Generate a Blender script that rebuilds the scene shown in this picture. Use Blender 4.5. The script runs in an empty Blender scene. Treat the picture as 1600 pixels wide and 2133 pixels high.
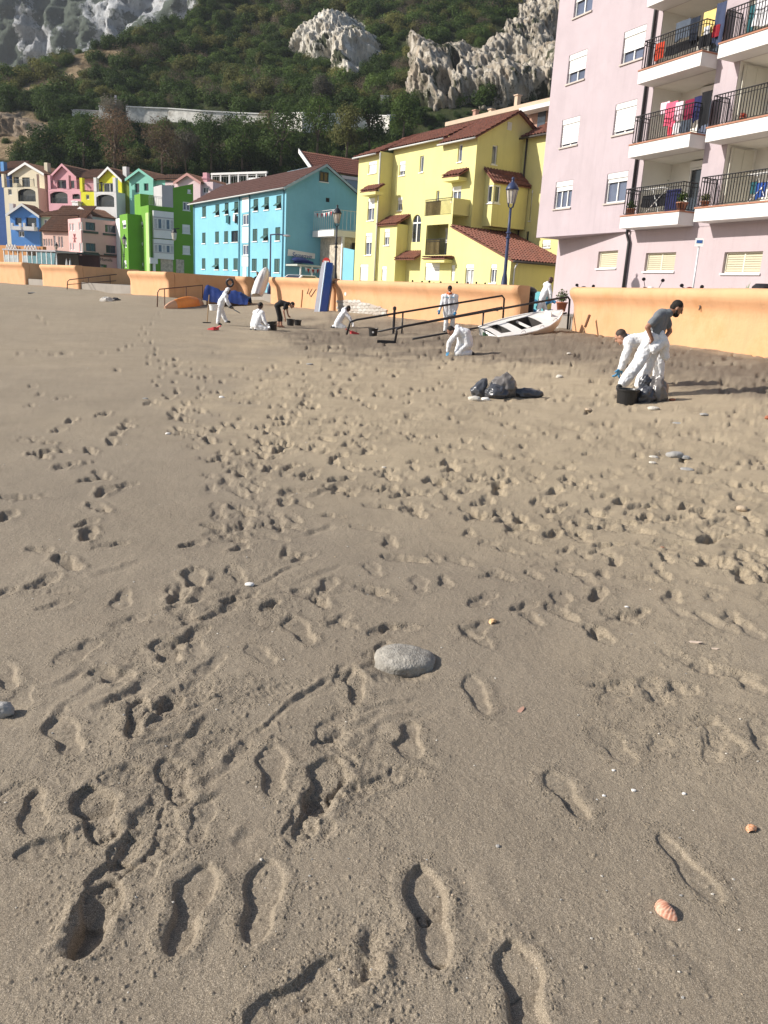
import bpy, bmesh, math, random
import numpy as np
from mathutils import Vector, Matrix

SC = bpy.context.scene
COL = SC.collection
rnd = random.Random(7)

# ------------------------------------------------------------------ camera
CAM_F = 1660.0
ROLL = math.radians(3.2)
PITCH = math.atan(454 / 1660 * math.cos(ROLL))
CAM = np.array([0.0, 0.0, 1.55])
_F = np.array([0, math.cos(PITCH), -math.sin(PITCH)])
_U0 = np.array([0, math.sin(PITCH), math.cos(PITCH)])
_R0 = np.array([1.0, 0, 0])
_R = _R0 * math.cos(ROLL) + _U0 * math.sin(ROLL)
_U = -_R0 * math.sin(ROLL) + _U0 * math.cos(ROLL)
cam_data = bpy.data.cameras.new('camera')
cam = bpy.data.objects.new('camera', cam_data)
COL.objects.link(cam)
cam_data.sensor_fit = 'VERTICAL'
cam_data.sensor_height = 36.0
cam_data.lens = 36.0 * CAM_F / 2133.0
cam_data.clip_start = 0.05
cam_data.clip_end = 3000
mw = Matrix.Identity(4)
for i in range(3):
    mw[i][0], mw[i][1], mw[i][2], mw[i][3] = _R[i], _U[i], -_F[i], CAM[i]
cam.matrix_world = mw
SC.camera = cam

# ------------------------------------------------------------------ light
SUN_EL = math.radians(31)
SUN_AZ = (-0.99, -0.12)          # horizontal direction towards the sun
world = bpy.data.worlds.new('World')
SC.world = world
world.use_nodes = True
wn = world.node_tree.nodes
sky = wn.new('ShaderNodeTexSky')
sky.sky_type = 'NISHITA'
sky.sun_disc = False
sky.sun_elevation = SUN_EL
sky.sun_rotation = math.atan2(SUN_AZ[0], SUN_AZ[1])
sky.air_density = 1.0
sky.dust_density = 1.2
world.node_tree.links.new(sky.outputs[0], wn['Background'].inputs[0])
wn['Background'].inputs[1].default_value = 0.085
sun_data = bpy.data.lights.new('sun', 'SUN')
sun = bpy.data.objects.new('sun', sun_data)
COL.objects.link(sun)
sun_data.energy = 4.7
sun_data.angle = math.radians(0.6)
sun_data.color = (1.0, 0.94, 0.86)
_h = math.hypot(*SUN_AZ)
sv = Vector((SUN_AZ[0] / _h * math.cos(SUN_EL), SUN_AZ[1] / _h * math.cos(SUN_EL), math.sin(SUN_EL)))
sun.rotation_euler = sv.to_track_quat('Z', 'Y').to_euler()
SC.view_settings.view_transform = 'Standard'
SC.view_settings.look = 'None'
SC.view_settings.exposure = 0.48
SC.view_settings.gamma = 1.0
SC.view_settings.use_curve_mapping = False
SC.cycles.max_bounces = 6
SC.cycles.transparent_max_bounces = 8
try:
    SC.cycles.use_denoising = True
except Exception:
    pass

# ------------------------------------------------------------------ survey helpers: photo pixel -> place
def ray(x, y): return _F + (x - 800) / CAM_F * _R - (y - 1066.5) / CAM_F * _U
def at(x, y, Y):
    d = ray(x, y); return CAM + d * (Y / d[1])
def gnd(x, y, z=0.0):
    d = ray(x, y); return CAM + d * ((z - CAM[2]) / d[2])
def project(P):
    v = P - CAM; w = v @ _F
    return 800 + CAM_F * (v @ _R) / w, 1066.5 - CAM_F * (v @ _U) / w

# ------------------------------------------------------------------ materials
def srgb(h):
    h = h.lstrip('#'); out = []
    for i in (0, 2, 4):
        c = int(h[i:i + 2], 16) / 255
        out.append(c / 12.92 if c <= 0.04045 else ((c + 0.055) / 1.055) ** 2.4)
    return tuple(out)
MATS = {}
def mat(name, rgb, rough=0.8, var=0.12, scale=1.5, bump=0.0, bscale=60.0, metal=0.0, spec=0.4, streak=0.0, alpha=1.0, trans=0.0, coat=0.0, stain=None, stain_amt=0.0, stain_scale=0.6):
    if name in MATS: return MATS[name]
    m = bpy.data.materials.new(name); m.use_nodes = True
    nt = m.node_tree; N = nt.nodes; L = nt.links
    b = N['Principled BSDF']
    b.inputs['Roughness'].default_value = rough
    b.inputs['Metallic'].default_value = metal
    b.inputs['Specular IOR Level'].default_value = spec
    if alpha < 1: b.inputs['Alpha'].default_value = alpha
    if trans: b.inputs['Transmission Weight'].default_value = trans
    if coat: b.inputs['Coat Weight'].default_value = coat
    tc = N.new('ShaderNodeTexCoord')
    n1 = N.new('ShaderNodeTexNoise'); n1.inputs['Scale'].default_value = scale; n1.inputs['Detail'].default_value = 6; n1.inputs['Roughness'].default_value = 0.62
    L.new(tc.outputs['Object'], n1.inputs['Vector'])
    rmp = N.new('ShaderNodeValToRGB')
    rmp.color_ramp.elements[0].position = 0.3; rmp.color_ramp.elements[1].position = 0.72
    lo = tuple(max(0, c * (1 - var)) for c in rgb) + (1,)
    hi = tuple(min(1, c * (1 + var * 0.6)) for c in rgb) + (1,)
    rmp.color_ramp.elements[0].color = lo; rmp.color_ramp.elements[1].color = hi
    L.new(n1.outputs['Fac'], rmp.inputs['Fac'])
    out = rmp.outputs['Color']
    if streak > 0:
        mp = N.new('ShaderNodeMapping'); mp.inputs['Scale'].default_value = (3.0, 3.0, 0.22)
        L.new(tc.outputs['Object'], mp.inputs['Vector'])
        n2 = N.new('ShaderNodeTexNoise'); n2.inputs['Scale'].default_value = 1.6; n2.inputs['Detail'].default_value = 7; n2.inputs['Roughness'].default_value = 0.7
        L.new(mp.outputs[0], n2.inputs['Vector'])
        r2 = N.new('ShaderNodeMapRange'); r2.inputs[1].default_value = 0.52; r2.inputs[2].default_value = 0.8; r2.inputs[3].default_value = 0; r2.inputs[4].default_value = streak
        L.new(n2.outputs['Fac'], r2.inputs[0])
        mx = N.new('ShaderNodeMix'); mx.data_type = 'RGBA'
        L.new(r2.outputs[0], mx.inputs[0]); L.new(out, mx.inputs[6])
        mx.inputs[7].default_value = tuple(c * 0.55 + 0.02 for c in rgb) + (1,)
        out = mx.outputs[2]
    if stain is not None:
        n3 = N.new('ShaderNodeTexNoise'); n3.inputs['Scale'].default_value = stain_scale; n3.inputs['Detail'].default_value = 9; n3.inputs['Roughness'].default_value = 0.7
        L.new(tc.outputs['Object'], n3.inputs['Vector'])
        r3 = N.new('ShaderNodeMapRange'); r3.inputs[1].default_value = 0.5; r3.inputs[2].default_value = 0.68; r3.inputs[3].default_value = 0; r3.inputs[4].default_value = stain_amt
        L.new(n3.outputs['Fac'], r3.inputs[0])
        mx3 = N.new('ShaderNodeMix'); mx3.data_type = 'RGBA'
        L.new(r3.outputs[0], mx3.inputs[0]); L.new(out, mx3.inputs[6]); mx3.inputs[7].default_value = tuple(stain) + (1,)
        out = mx3.outputs[2]
    L.new(out, b.inputs['Base Color'])
    if bump > 0:
        nb = N.new('ShaderNodeTexNoise'); nb.inputs['Scale'].default_value = bscale; nb.inputs['Detail'].default_value = 4
        L.new(tc.outputs['Object'], nb.inputs['Vector'])
        bp = N.new('ShaderNodeBump'); bp.inputs['Strength'].default_value = bump; bp.inputs['Distance'].default_value = 0.02
        L.new(nb.outputs['Fac'], bp.inputs['Height']); L.new(bp.outputs[0], b.inputs['Normal'])
    MATS[name] = m
    return m

# ------------------------------------------------------------------ object helpers
def tag(o, label=None, cat=None, group=None, kind=None):
    if label: o['label'] = label
    if cat: o['category'] = cat
    if group: o['group'] = group
    if kind: o['kind'] = kind
    return o
def empty(name, loc, label=None, cat=None, group=None):
    o = bpy.data.objects.new(name, None); COL.objects.link(o)
    o.location = tuple(float(v) for v in loc); o.empty_display_size = 0.2
    return tag(o, label, cat, group)
def origin_of(p):
    v = Vector((0, 0, 0))
    while p is not None:
        v += p.location; p = p.parent
    return v
def V(p): return np.array([float(p[0]), float(p[1]), float(p[2])])
def unit(v):
    v = np.array(v, float); return v / (np.linalg.norm(v) + 1e-12)

class MB:
    """collects world-space geometry and links it as one mesh object"""
    def __init__(self): self.v = []; self.f = []; self.mi = []
    def add(self, vs, fs, mi=0):
        o = len(self.v); self.v.extend([tuple(map(float, p)) for p in vs]); self.f.extend([tuple(o + i for i in f) for f in fs]); self.mi.extend([mi] * len(fs)); return self
    def quad(self, a, b, c, d, mi=0): return self.add([a, b, c, d], [(0, 1, 2, 3)], mi)
    def poly(self, pts, mi=0): return self.add(pts, [tuple(range(len(pts)))], mi)
    def hexa(self, p, mi=0):   # p: bottom 4 then top 4
        return self.add(p, [(3, 2, 1, 0), (4, 5, 6, 7), (0, 1, 5, 4), (1, 2, 6, 5), (2, 3, 7, 6), (3, 0, 4, 7)], mi)
    def box(self, c, ax, ay, az, mi=0):  # half-vectors
        c, ax, ay, az = map(np.array, (c, ax, ay, az))
        p = [c - ax - ay - az, c + ax - ay - az, c + ax + ay - az, c - ax + ay - az, c - ax - ay + az, c + ax - ay + az, c + ax + ay + az, c - ax + ay + az]
        return self.hexa(p, mi)
    def abox(self, x0, x1, y0, y1, z0, z1, mi=0):
        return self.box(((x0 + x1) / 2, (y0 + y1) / 2, (z0 + z1) / 2), ((x1 - x0) / 2, 0, 0), (0, (y1 - y0) / 2, 0), (0, 0, (z1 - z0) / 2), mi)
    def prism(self, pts, ex, mi=0):
        n = len(pts); pts = [np.array(p, float) for p in pts]; ex = np.array(ex, float)
        vs = pts + [p + ex for p in pts]
        fs = [tuple(range(n - 1, -1, -1)), tuple(range(n, 2 * n))] + [(i, (i + 1) % n, n + (i + 1) % n, n + i) for i in range(n)]
        return self.add(vs, fs, mi)
    def tube(self, pts, r, n=8, mi=0, caps=True):
        pts = [np.array(p, float) for p in pts]; k = len(pts)
        rs = r if isinstance(r, (list, tuple, np.ndarray)) else [r] * k
        vs = []; prev = None
        for i, p in enumerate(pts):
            t = unit((pts[min(i + 1, k - 1)] - pts[max(i - 1, 0)]))
            if prev is None:
                a = np.array([0, 0, 1.0]) if abs(t[2]) < 0.9 else np.array([1.0, 0, 0])
                e1 = unit(np.cross(t, a))
            else:
                e1 = unit(prev - t * (prev @ t))
            prev = e1; e2 = np.cross(t, e1)
            for j in range(n):
                an = 2 * math.pi * j / n
                vs.append(p + rs[i] * (math.cos(an) * e1 + math.sin(an) * e2))
        fs = []
        for i in range(k - 1):
            for j in range(n):
                a = i * n + j; b = i * n + (j + 1) % n
                fs.append((a, b, b + n, a + n))
        if caps:
            fs.append(tuple(range(n - 1, -1, -1))); fs.append(tuple((k - 1) * n + j for j in range(n)))
        return self.add(vs, fs, mi)
    def lathe(self, c, prof, n=16, mi=0, axis=(0, 0, 1)):
        ax = unit(axis); a = np.array([1.0, 0, 0]) if abs(ax[0]) < 0.9 else np.array([0, 1.0, 0])
        e1 = unit(np.cross(ax, a)); e2 = np.cross(ax, e1); c = np.array(c, float); vs = []
        for (r, z) in prof:
            for j in range(n):
                an = 2 * math.pi * j / n
                vs.append(c + ax * z + r * (math.cos(an) * e1 + math.sin(an) * e2))
        fs = []
        for i in range(len(prof) - 1):
            for j in range(n):
                a0 = i * n + j; b0 = i * n + (j + 1) % n
                fs.append((a0, b0, b0 + n, a0 + n))
        fs.append(tuple(range(n - 1, -1, -1))); fs.append(tuple((len(prof) - 1) * n + j for j in range(n)))
        return self.add(vs, fs, mi)
    def ellipsoid(self, c, r, n=12, m=8, mi=0, jit=0.0, rot=None, seed=0):
        rr = random.Random(seed); vs = []; c = np.array(c, float)
        R_ = np.eye(3) if rot is None else rot
        for i in range(m + 1):
            ph = math.pi * i / m
            for j in range(n):
                an = 2 * math.pi * j / n
                k = 1 + jit * (rr.random() - 0.5) * 2
                vs.append(c + R_ @ (np.array([r[0] * math.sin(ph) * math.cos(an), r[1] * math.sin(ph) * math.sin(an), r[2] * math.cos(ph)]) * k))
        fs = []
        for i in range(m):
            for j in range(n):
                a0 = i * n + j; b0 = i * n + (j + 1) % n
                fs.append((a0, a0 + n, b0 + n, b0))
        return self.add(vs, fs, mi)
    def build(self, name, material, parent=None, smooth=False, loc=None, kind=None, bevel=0.0):
        if not self.f: return None
        me = bpy.data.meshes.new(name)
        off = origin_of(parent) if parent is not None else Vector(loc if loc is not None else (0, 0, 0))
        ov = (off.x, off.y, off.z)
        me.from_pydata([(a - ov[0], b - ov[1], c - ov[2]) for a, b, c in self.v], [], self.f)
        for m in (material if isinstance(material, (list, tuple)) else [material]): me.materials.append(m)
        if any(self.mi): me.polygons.foreach_set('material_index', self.mi)
        if smooth: me.polygons.foreach_set('use_smooth', [True] * len(me.polygons))
        me.update()
        o = bpy.data.objects.new(name, me); COL.objects.link(o)
        if parent is not None: o.parent = parent
        else: o.location = off
        if kind: o['kind'] = kind
        if bevel > 0:
            bm = bmesh.new(); bm.from_mesh(me)
            bmesh.ops.remove_doubles(bm, verts=bm.verts, dist=1e-5)
            bmesh.ops.recalc_face_normals(bm, faces=bm.faces)
            ed = [e for e in bm.edges if len(e.link_faces) == 2 and e.calc_face_angle(0) > 0.5]
            bmesh.ops.bevel(bm, geom=ed, offset=bevel, segments=2, affect='EDGES', profile=0.6)
            bm.to_mesh(me); bm.free()
        return o

# ------------------------------------------------------------------ value noise (numpy)
_tab = np.random.RandomState(11).rand(1024, 1024).astype(np.float32)
def vnoise(x, y, seed=0):
    x = np.asarray(x, np.float64) + seed * 37.17; y = np.asarray(y, np.float64) + seed * 91.73
    xi = np.floor(x).astype(np.int64); yi = np.floor(y).astype(np.int64)
    fx = x - xi; fy = y - yi
    fx = fx * fx * fx * (fx * (fx * 6 - 15) + 10); fy = fy * fy * fy * (fy * (fy * 6 - 15) + 10)
    x0 = xi & 1023; x1 = (xi + 1) & 1023; y0 = yi & 1023; y1 = (yi + 1) & 1023
    a = _tab[y0, x0]; b = _tab[y0, x1]; c = _tab[y1, x0]; d = _tab[y1, x1]
    return (a * (1 - fx) + b * fx) * (1 - fy) + (c * (1 - fx) + d * fx) * fy - 0.5
def fbm(x, y, octv=4, seed=0, gain=0.5):
    s = 0; a = 1.0
    for i in range(octv):
        s = s + a * vnoise(x * 2 ** i, y * 2 ** i, seed + i * 3); a *= gain
    return s
def sstep(t):
    t = np.clip(t, 0, 1); return t * t * (3 - 2 * t)
def in_poly(px, py, poly):
    px = np.asarray(px); py = np.asarray(py); ins = np.zeros(px.shape, bool); n = len(poly)
    for i in range(n):
        x0, y0 = poly[i]; x1, y1 = poly[(i + 1) % n]
        if y0 == y1: continue
        c = ((y0 > py) != (y1 > py)) & (px < (x1 - x0) * (py - y0) / (y1 - y0) + x0)
        ins ^= c
    return ins
def poly_dist(px, py, poly, closed=True):
    px = np.asarray(px, float); py = np.asarray(py, float); d = np.full(px.shape, 1e9); n = len(poly)
    for i in range(n if closed else n - 1):
        x0, y0 = poly[i]; x1, y1 = poly[(i + 1) % n]
        ex, ey = x1 - x0, y1 - y0
        t = np.clip(((px - x0) * ex + (py - y0) * ey) / (ex * ex + ey * ey + 1e-12), 0, 1)
        d = np.minimum(d, np.hypot(px - x0 - t * ex, py - y0 - t * ey))
    return d
def grid_obj(name, P, material, smooth=True, kind=None, attrs=None, parent=None):
    nr, nc = P.shape[:2]
    me = bpy.data.meshes.new(name)
    nv = nr * nc; nf = (nr - 1) * (nc - 1)
    me.vertices.add(nv); me.vertices.foreach_set('co', P.reshape(-1).astype(np.float32))
    idx = np.arange(nv).reshape(nr, nc)
    q = np.stack([idx[:-1, :-1], idx[:-1, 1:], idx[1:, 1:], idx[1:, :-1]], -1).reshape(-1).astype(np.int32)
    me.loops.add(nf * 4); me.loops.foreach_set('vertex_index', q)
    me.polygons.add(nf); me.polygons.foreach_set('loop_start', np.arange(0, nf * 4, 4, dtype=np.int32))
    if smooth: me.polygons.foreach_set('use_smooth', np.ones(nf, bool))
    me.materials.append(material)
    for k, a in (attrs or {}).items():
        at_ = me.attributes.new(k, 'FLOAT', 'POINT'); at_.data.foreach_set('value', a.reshape(-1).astype(np.float32))
    me.update(calc_edges=True)
    o = bpy.data.objects.new(name, me); COL.objects.link(o)
    if parent: o.parent = parent
    if kind: o['kind'] = kind
    return o
# ================================================================== THE GROUND
def xy(x, y, Y):
    p = at(x, y, Y); return (float(p[0]), float(p[1]))
WALL_R = [(11.0, 10.9), (8.96, 19.5), (6.48, 30.0)]
WALL_M = [(5.0, 33.0), (-3.4, 47.0), (-8.4, 55.3)]
WALL_S = [(-10.6, 59.0), (-17.6, 66.0)]
WALL_P = [xy(352, 590, 57.0), xy(272, 590, 64.0)]
WALL_Q = [xy(163, 570, 70.0), xy(88, 570, 77.0)]
WALL_T = [xy(53, 570, 80.0), xy(-60, 570, 92.0)]
FOOT = [(WALL_R, 0.60, 9.0), (WALL_M, 0.47, 6.0), (WALL_S, 0.5, 8.0), (WALL_P, 0.56, 9.0), (WALL_Q, 0.66, 14.0), (WALL_T, 0.6, 14.0)]
def sand_base(X, Y):
    X = np.asarray(X, float); Y = np.asarray(Y, float)
    z = np.zeros(X.shape)
    for line, zf, D in FOOT:
        d = poly_dist(X, Y, line, closed=False)
        z = np.maximum(z, zf * sstep(1 - d / D))
    # ramps of sand climbing to the two openings in the wall
    for (cx, cy, r, h) in ((6.9, 31.6, 2.6, 0.85), (-9.4, 57.3, 4.0, 0.7), (-19.0, 63.0, 3.5, 0.6)):
        z = np.maximum(z, h * sstep(1 - np.hypot(X - cx, Y - cy) / r))
    return z
def sbase(x, y): return float(sand_base(np.array([x]), np.array([y]))[0])
def on_sand(px, py, dz=0.0):
    """where the photo's pixel meets the beach"""
    z = 0.0
    for _ in range(12):
        p = gnd(px, py, z); z = 0.5 * z + 0.5 * sbase(p[0], p[1])
    p = gnd(px, py, z); return np.array([p[0], p[1], sbase(p[0], p[1]) + dz])

# polar grid centred under the camera, finest at the near edge
NR, NC = 800, 1040
inv = np.linspace(1 / 1.05, 1 / 62.0, NR)
rad = 1 / inv
th = np.linspace(math.radians(-45), math.radians(45), NC)
RR, TT = np.meshgrid(rad, th, indexing='ij')
GX = RR * np.sin(TT); GY = RR * np.cos(TT)
PXx, PXy = project(np.stack([GX, GY, np.zeros_like(GX)], -1))
# NB the pixel coordinates only say which stretch of beach is which
GZ = sand_base(GX, GY)
GZ += 0.03 * fbm(GX * 0.35, GY * 0.35, 3, 1) * sstep(RR / 6)
GZ += 0.012 * fbm(GX * 1.7, GY * 1.7, 3, 5)
GZ += 0.0022 * fbm(GX * 22, GY * 22, 3, 9)

TRAMPLE = [(470, 880), (560, 760), (640, 705), (900, 700), (1190, 705), (1600, 770), (1900, 900), (1900, 1330), (1600, 1230), (1330, 1150), (1050, 1100), (760, 1050), (600, 980)]
DUG = [(560, 690), (700, 672), (900, 690), (1180, 700), (1290, 735), (1420, 770), (1640, 800), (1640, 880), (1400, 830), (1250, 800), (1050, 770), (850, 745), (640, 735)]
def soft(poly, w, wob=0.0):
    n = wob * fbm(GX * 0.9, GY * 0.9, 3, 21) if wob else 0
    d = poly_dist(PXx + n, PXy + n * 0.5, poly); ins = in_poly(PXx + n, PXy + n * 0.5, poly)
    return np.where(ins, 0.5 + 0.5 * np.clip(d / w, 0, 1), 0.5 - 0.5 * np.clip(d / w, 0, 1))
m_tr = soft(TRAMPLE, 110, 190)
m_dry = m_tr.copy()
m_tr = m_tr * (0.30 + 0.9 * sstep((fbm(GX * .55, GY * .55, 3, 31) + .35) * 1.6))
m_dug = soft(DUG, 26, 70)
GC = np.zeros_like(GZ)
CL = [(90, 1500), (330, 1180), (600, 1120), (700, 1300), (760, 1500), (780, 1800), (820, 2150), (-40, 2150), (60, 1760)]
m_cl = soft(CL, 90, 160)
RT = [(1330, 1150), (1640, 1200), (1640, 1640), (1330, 1600), (1180, 1380)]
m_rt = soft(RT, 80, 140)
patch = sstep((fbm(GX * 2.2, GY * 2.2, 3, 33) + 0.18) * 3.5)
rough = np.clip(1.0 * m_tr + 1.9 * m_dug + 0.62 * m_cl * patch + 0.42 * m_rt * patch + 0.10 * patch, 0, 1.9)
lump = np.abs(fbm(GX * 4.2, GY * 4.2, 3, 41)) * 2
bil = np.abs(fbm(GX * 7, GY * 7, 4, 47, .6)) * 2
GZ += rough * (0.010 * (0.5 - lump) * sstep(RR / 4.5) + 0.024 * fbm(GX * 3.2, GY * 3.2, 3, 45, .45) * sstep(RR / 3) + 0.005 * bil)
crumb = np.clip(fbm(GX * 42, GY * 42, 3, 49) + 0.05, 0, 1)
crumb2 = np.clip(fbm(GX * 90, GY * 90, 2, 53), 0, 1)
GZ += rough * (0.007 * crumb + 0.004 * crumb2) * np.where(RR < 7, 1, 0.8)

def window(cx, cy, R_):
    r = math.hypot(cx, cy); t = math.atan2(cx, cy)
    i0 = int(np.searchsorted(-inv, -1 / max(1.06, r - R_))); i1 = int(np.searchsorted(-inv, -1 / (r + R_))) + 1
    dt = R_ / max(r, 0.5)
    j0 = int(np.searchsorted(th, t - dt)); j1 = int(np.searchsorted(th, t + dt)) + 1
    i0 = max(0, i0 - 1); j0 = max(0, j0 - 1)
    if i1 - i0 < 2 or j1 - j0 < 2: return None
    return slice(i0, min(NR, i1)), slice(j0, min(NC, j1))
fine = fbm(GX * 30, GY * 30, 2, 61)
wob_a = fbm(GX * 11, GY * 11, 2, 63); wob_b = fbm(GX * 11, GY * 11, 2, 67)
def footprint(cx, cy, ang, L=0.29, W=0.105, dep=0.03, heel=1.0, toe=1.0, rim=0.45, crack=0.0, seed=0, tilt=0.0, tread=0.0012):
    """pressed sole: heel and ball with a narrow waist, steep edges, pushed-up rim"""
    w = window(cx, cy, L * 0.95)
    if w is None: return
    x = GX[w] - cx; y = GY[w] - cy
    x = x + 0.011 * wob_a[w] + 0.005 * fine[w]; y = y + 0.011 * wob_b[w] - 0.005 * fine[w]
    s = (x * math.cos(ang) + y * math.sin(ang)) / L            # -0.5 heel .. 0.5 toe
    t = (-x * math.sin(ang) + y * math.cos(ang)) / W           # across
    t = t - 0.12 * np.sin(s * 3.0)
    hw = 0.40 - 0.10 * np.exp(-((s + 0.08) / 0.14) ** 2) + 0.14 * np.exp(-((s - 0.22) / 0.2) ** 2)
    endd = np.clip(1 - (np.abs(s) / 0.5) ** 3.2, 0, 1) ** 0.5
    d = (hw * endd - np.abs(t)) * W                         # metres inside the outline (approx.)
    d = np.where(np.abs(s) > 0.5, np.minimum(d, -(np.abs(s) - 0.5) * L), d)
    edge = min(0.016, W * 0.16)
    press = sstep((d + edge * 0.35) / edge)
    prof = np.where(s < -0.02, heel, toe) * (0.86 + 0.3 * np.cos((s + 0.1) * 6)) + tilt * t
    floor_ = dep * np.clip(prof, 0.25, 1.8)
    rimh = rim * dep * np.exp(-((d + 0.024) / 0.020) ** 2) * (0.35 + 1.1 * np.clip(wob_b[w] + 0.35, 0, 1) + 0.5 * fine[w]) * (1 - press)
    keep = GZ[w] * (1 - 0.5 * press * 0) 
    z = keep - press * floor_ + rimh + press * 0.003 * fine[w] + press * tread * np.sin(s * 52 + 2 * t)
    GC[w] = np.maximum(GC[w], np.exp(-((d + .025) / .028) ** 2) * (1 - press))
    if crack > 0:
        cr = np.abs(wob_a[w] + 0.5 * wob_b[w])
        z = z - press * crack * np.exp(-(cr / 0.035) ** 2) * (s < 0.05)
    GZ[w] = z
def fp_px(x0, y0, x1, y1, **k):
    a = gnd(x0, y0); b = gnd(x1, y1)
    c = (a + b) / 2; v = b - a
    L = math.hypot(v[0], v[1])
    k.setdefault('L', L); k.setdefault('W', max(0.085, L * 0.37))
    footprint(c[0], c[1], math.atan2(v[1], v[0]), **k)
def smear(x0, y0, x1, y1, dep=0.02, w_m=0.03):
    """a drag mark or gouge between two pixels, steep on its sunward side"""
    a = gnd(x0, y0); b = gnd(x1, y1); c = (a + b) / 2; v = b - a; L = math.hypot(v[0], v[1]); an = math.atan2(v[1], v[0])
    w = window(c[0], c[1], L * 0.6 + w_m * 3)
    if w is None: return
    x = GX[w] - c[0] + 0.03 * wob_a[w]; y = GY[w] - c[1] + 0.03 * wob_b[w]
    s = (x * math.cos(an) + y * math.sin(an)) / L; t = (-x * math.sin(an) + y * math.cos(an)) / w_m
    k = np.clip(1 - (np.abs(s) / 0.55) ** 4, 0, 1)
    GZ[w] += k * dep * (-np.exp(-t * t) + 0.6 * np.exp(-((t - 1.7) / 0.8) ** 2) * (1 + fine[w]))

prs = random.Random(5)
# far tracks and trampled stretch first, the near prints last
def rand_print(px, py, size=1.0, dep=0.03, ang=None):
    p = gnd(px, py)
    a = prs.choice([0.9, 1.2, 2.2, 4.0, 4.4]) + prs.gauss(0, 0.5) if ang is None else ang
    footprint(p[0], p[1], a, L=prs.uniform(0.25, 0.31) * size, W=prs.uniform(0.10, 0.13) * size, dep=dep * prs.uniform(0.6, 1.35), heel=prs.uniform(0.5, 1.5), toe=prs.uniform(0.5, 1.5), rim=prs.uniform(0.05, 0.22), tilt=prs.uniform(-0.4, 0.4))
tr_pts = 0
while tr_pts < 620:
    x = prs.uniform(430, 1640); y = 690 + 520 * prs.random() ** 1.25
    if in_poly(np.array([x]), np.array([y]), TRAMPLE)[0] or prs.random() < 0.06:
        rand_print(x, y, prs.choice((.75, .9, 1.0, 1.1)), prs.uniform(.5, 1.3) * 0.040 * (1 if y < 850 else .55)); tr_pts += 1
for _ in range(70):
    x = prs.uniform(1180, 1640); y = prs.uniform(1150, 1620)
    if y > 1150 + (1600 - x) * 1.0 - 60: 
        if prs.random() < 0.5: rand_print(x, y, 0.95, 0.009)
BAND = [(300, 690), (430, 690), (540, 800), (620, 950), (650, 1120), (430, 1130), (440, 1000), (330, 850)]
nb = 0
for _ in range(2600):
    x = prs.uniform(560, 1640); y = prs.uniform(675, 880)
    if nb < 330 and in_poly(np.array([x]), np.array([y]), DUG)[0]: rand_print(x, y, prs.uniform(.6, 1.1), .05); nb += 1
nb = 0
while nb < 120:
    x = prs.uniform(290, 720); y = prs.uniform(690, 1130)
    if in_poly(np.array([x]), np.array([y]), BAND)[0]: rand_print(x, y, prs.uniform(.7, 1), .024 if y < 960 else .011, prs.choice([1.9, 2.1, 5.1]) + prs.gauss(0, .4)); nb += 1
for _ in range(130):
    x = prs.uniform(0, 1600); y = prs.uniform(800, 1330)
    if x < 420 and prs.random() < .6: continue
    rand_print(x, y, prs.uniform(.6, 1), .016)
TRACKS = [[(60, 905), (110, 880), (170, 870), (240, 850), (300, 830), (360, 815), (420, 800), (480, 775)],
          [(60, 1215), (90, 1140), (180, 1085), (170, 1030), (215, 1010), (105, 935), (50, 918)],
          [(410, 640), (330, 655), (300, 690), (310, 720), (330, 760), (380, 745), (400, 790)],
          [(80, 655), (100, 672), (150, 690), (230, 705), (300, 730), (0, 740), (120, 730)],
          [(430, 1095), (470, 1015), (500, 960), (440, 905), (380, 850), (340, 800), (370, 765)],
          [(580, 1095), (545, 1012), (520, 950), (600, 870), (640, 820), (560, 760)],
          [(330, 830), (385, 882), (420, 900), (470, 935), (490, 980)],
          [(100, 935), (160, 940), (290, 880), (285, 893), (250, 915), (180, 968), (120, 980)],
          [(560, 985), (620, 960), (690, 940), (735, 920), (790, 880)]]
for tk in TRACKS:
    for (xa, ya), (xb, yb) in zip(tk[:-1], tk[1:]):
        pa = gnd(xa, ya); pb = gnd(xb, yb); L = np.linalg.norm(pb - pa); n = max(1, int(L / 0.62)); an = math.atan2(pb[1] - pa[1], pb[0] - pa[0])
        for i in range(n):
            q = pa + (pb - pa) * ((i + 0.5) / n); side = 0.11 * (1 if i % 2 else -1)
            footprint(q[0] - side * math.sin(an) + prs.gauss(0, .05), q[1] + side * math.cos(an) + prs.gauss(0, .05), an + prs.gauss(0, 0.25), dep=prs.uniform(0.018, 0.036), rim=0.35, heel=prs.uniform(.7, 1.5), toe=prs.uniform(.7, 1.5), tilt=prs.uniform(-.4, .4))
for (x, y) in [(150, 700), (250, 728), (140, 735), (60, 805), (130, 830), (240, 770), (410, 770), (90, 945), (200, 1000), (40, 1037), (15, 1075)]: rand_print(x, y, 1, .03)
for _ in range(50):
    x = prs.uniform(-20, 1100); y = prs.uniform(1180, 1850)
    if x < 900 - (y - 1180) * .1: rand_print(x, y, prs.uniform(.7, 1), .010)
for _ in range(30):
    x = prs.uniform(60, 900); y = prs.uniform(1200, 1780); smear(x, y, x + prs.uniform(40, 130), y - prs.uniform(10, 70), .006, prs.uniform(.012, .03))
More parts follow.
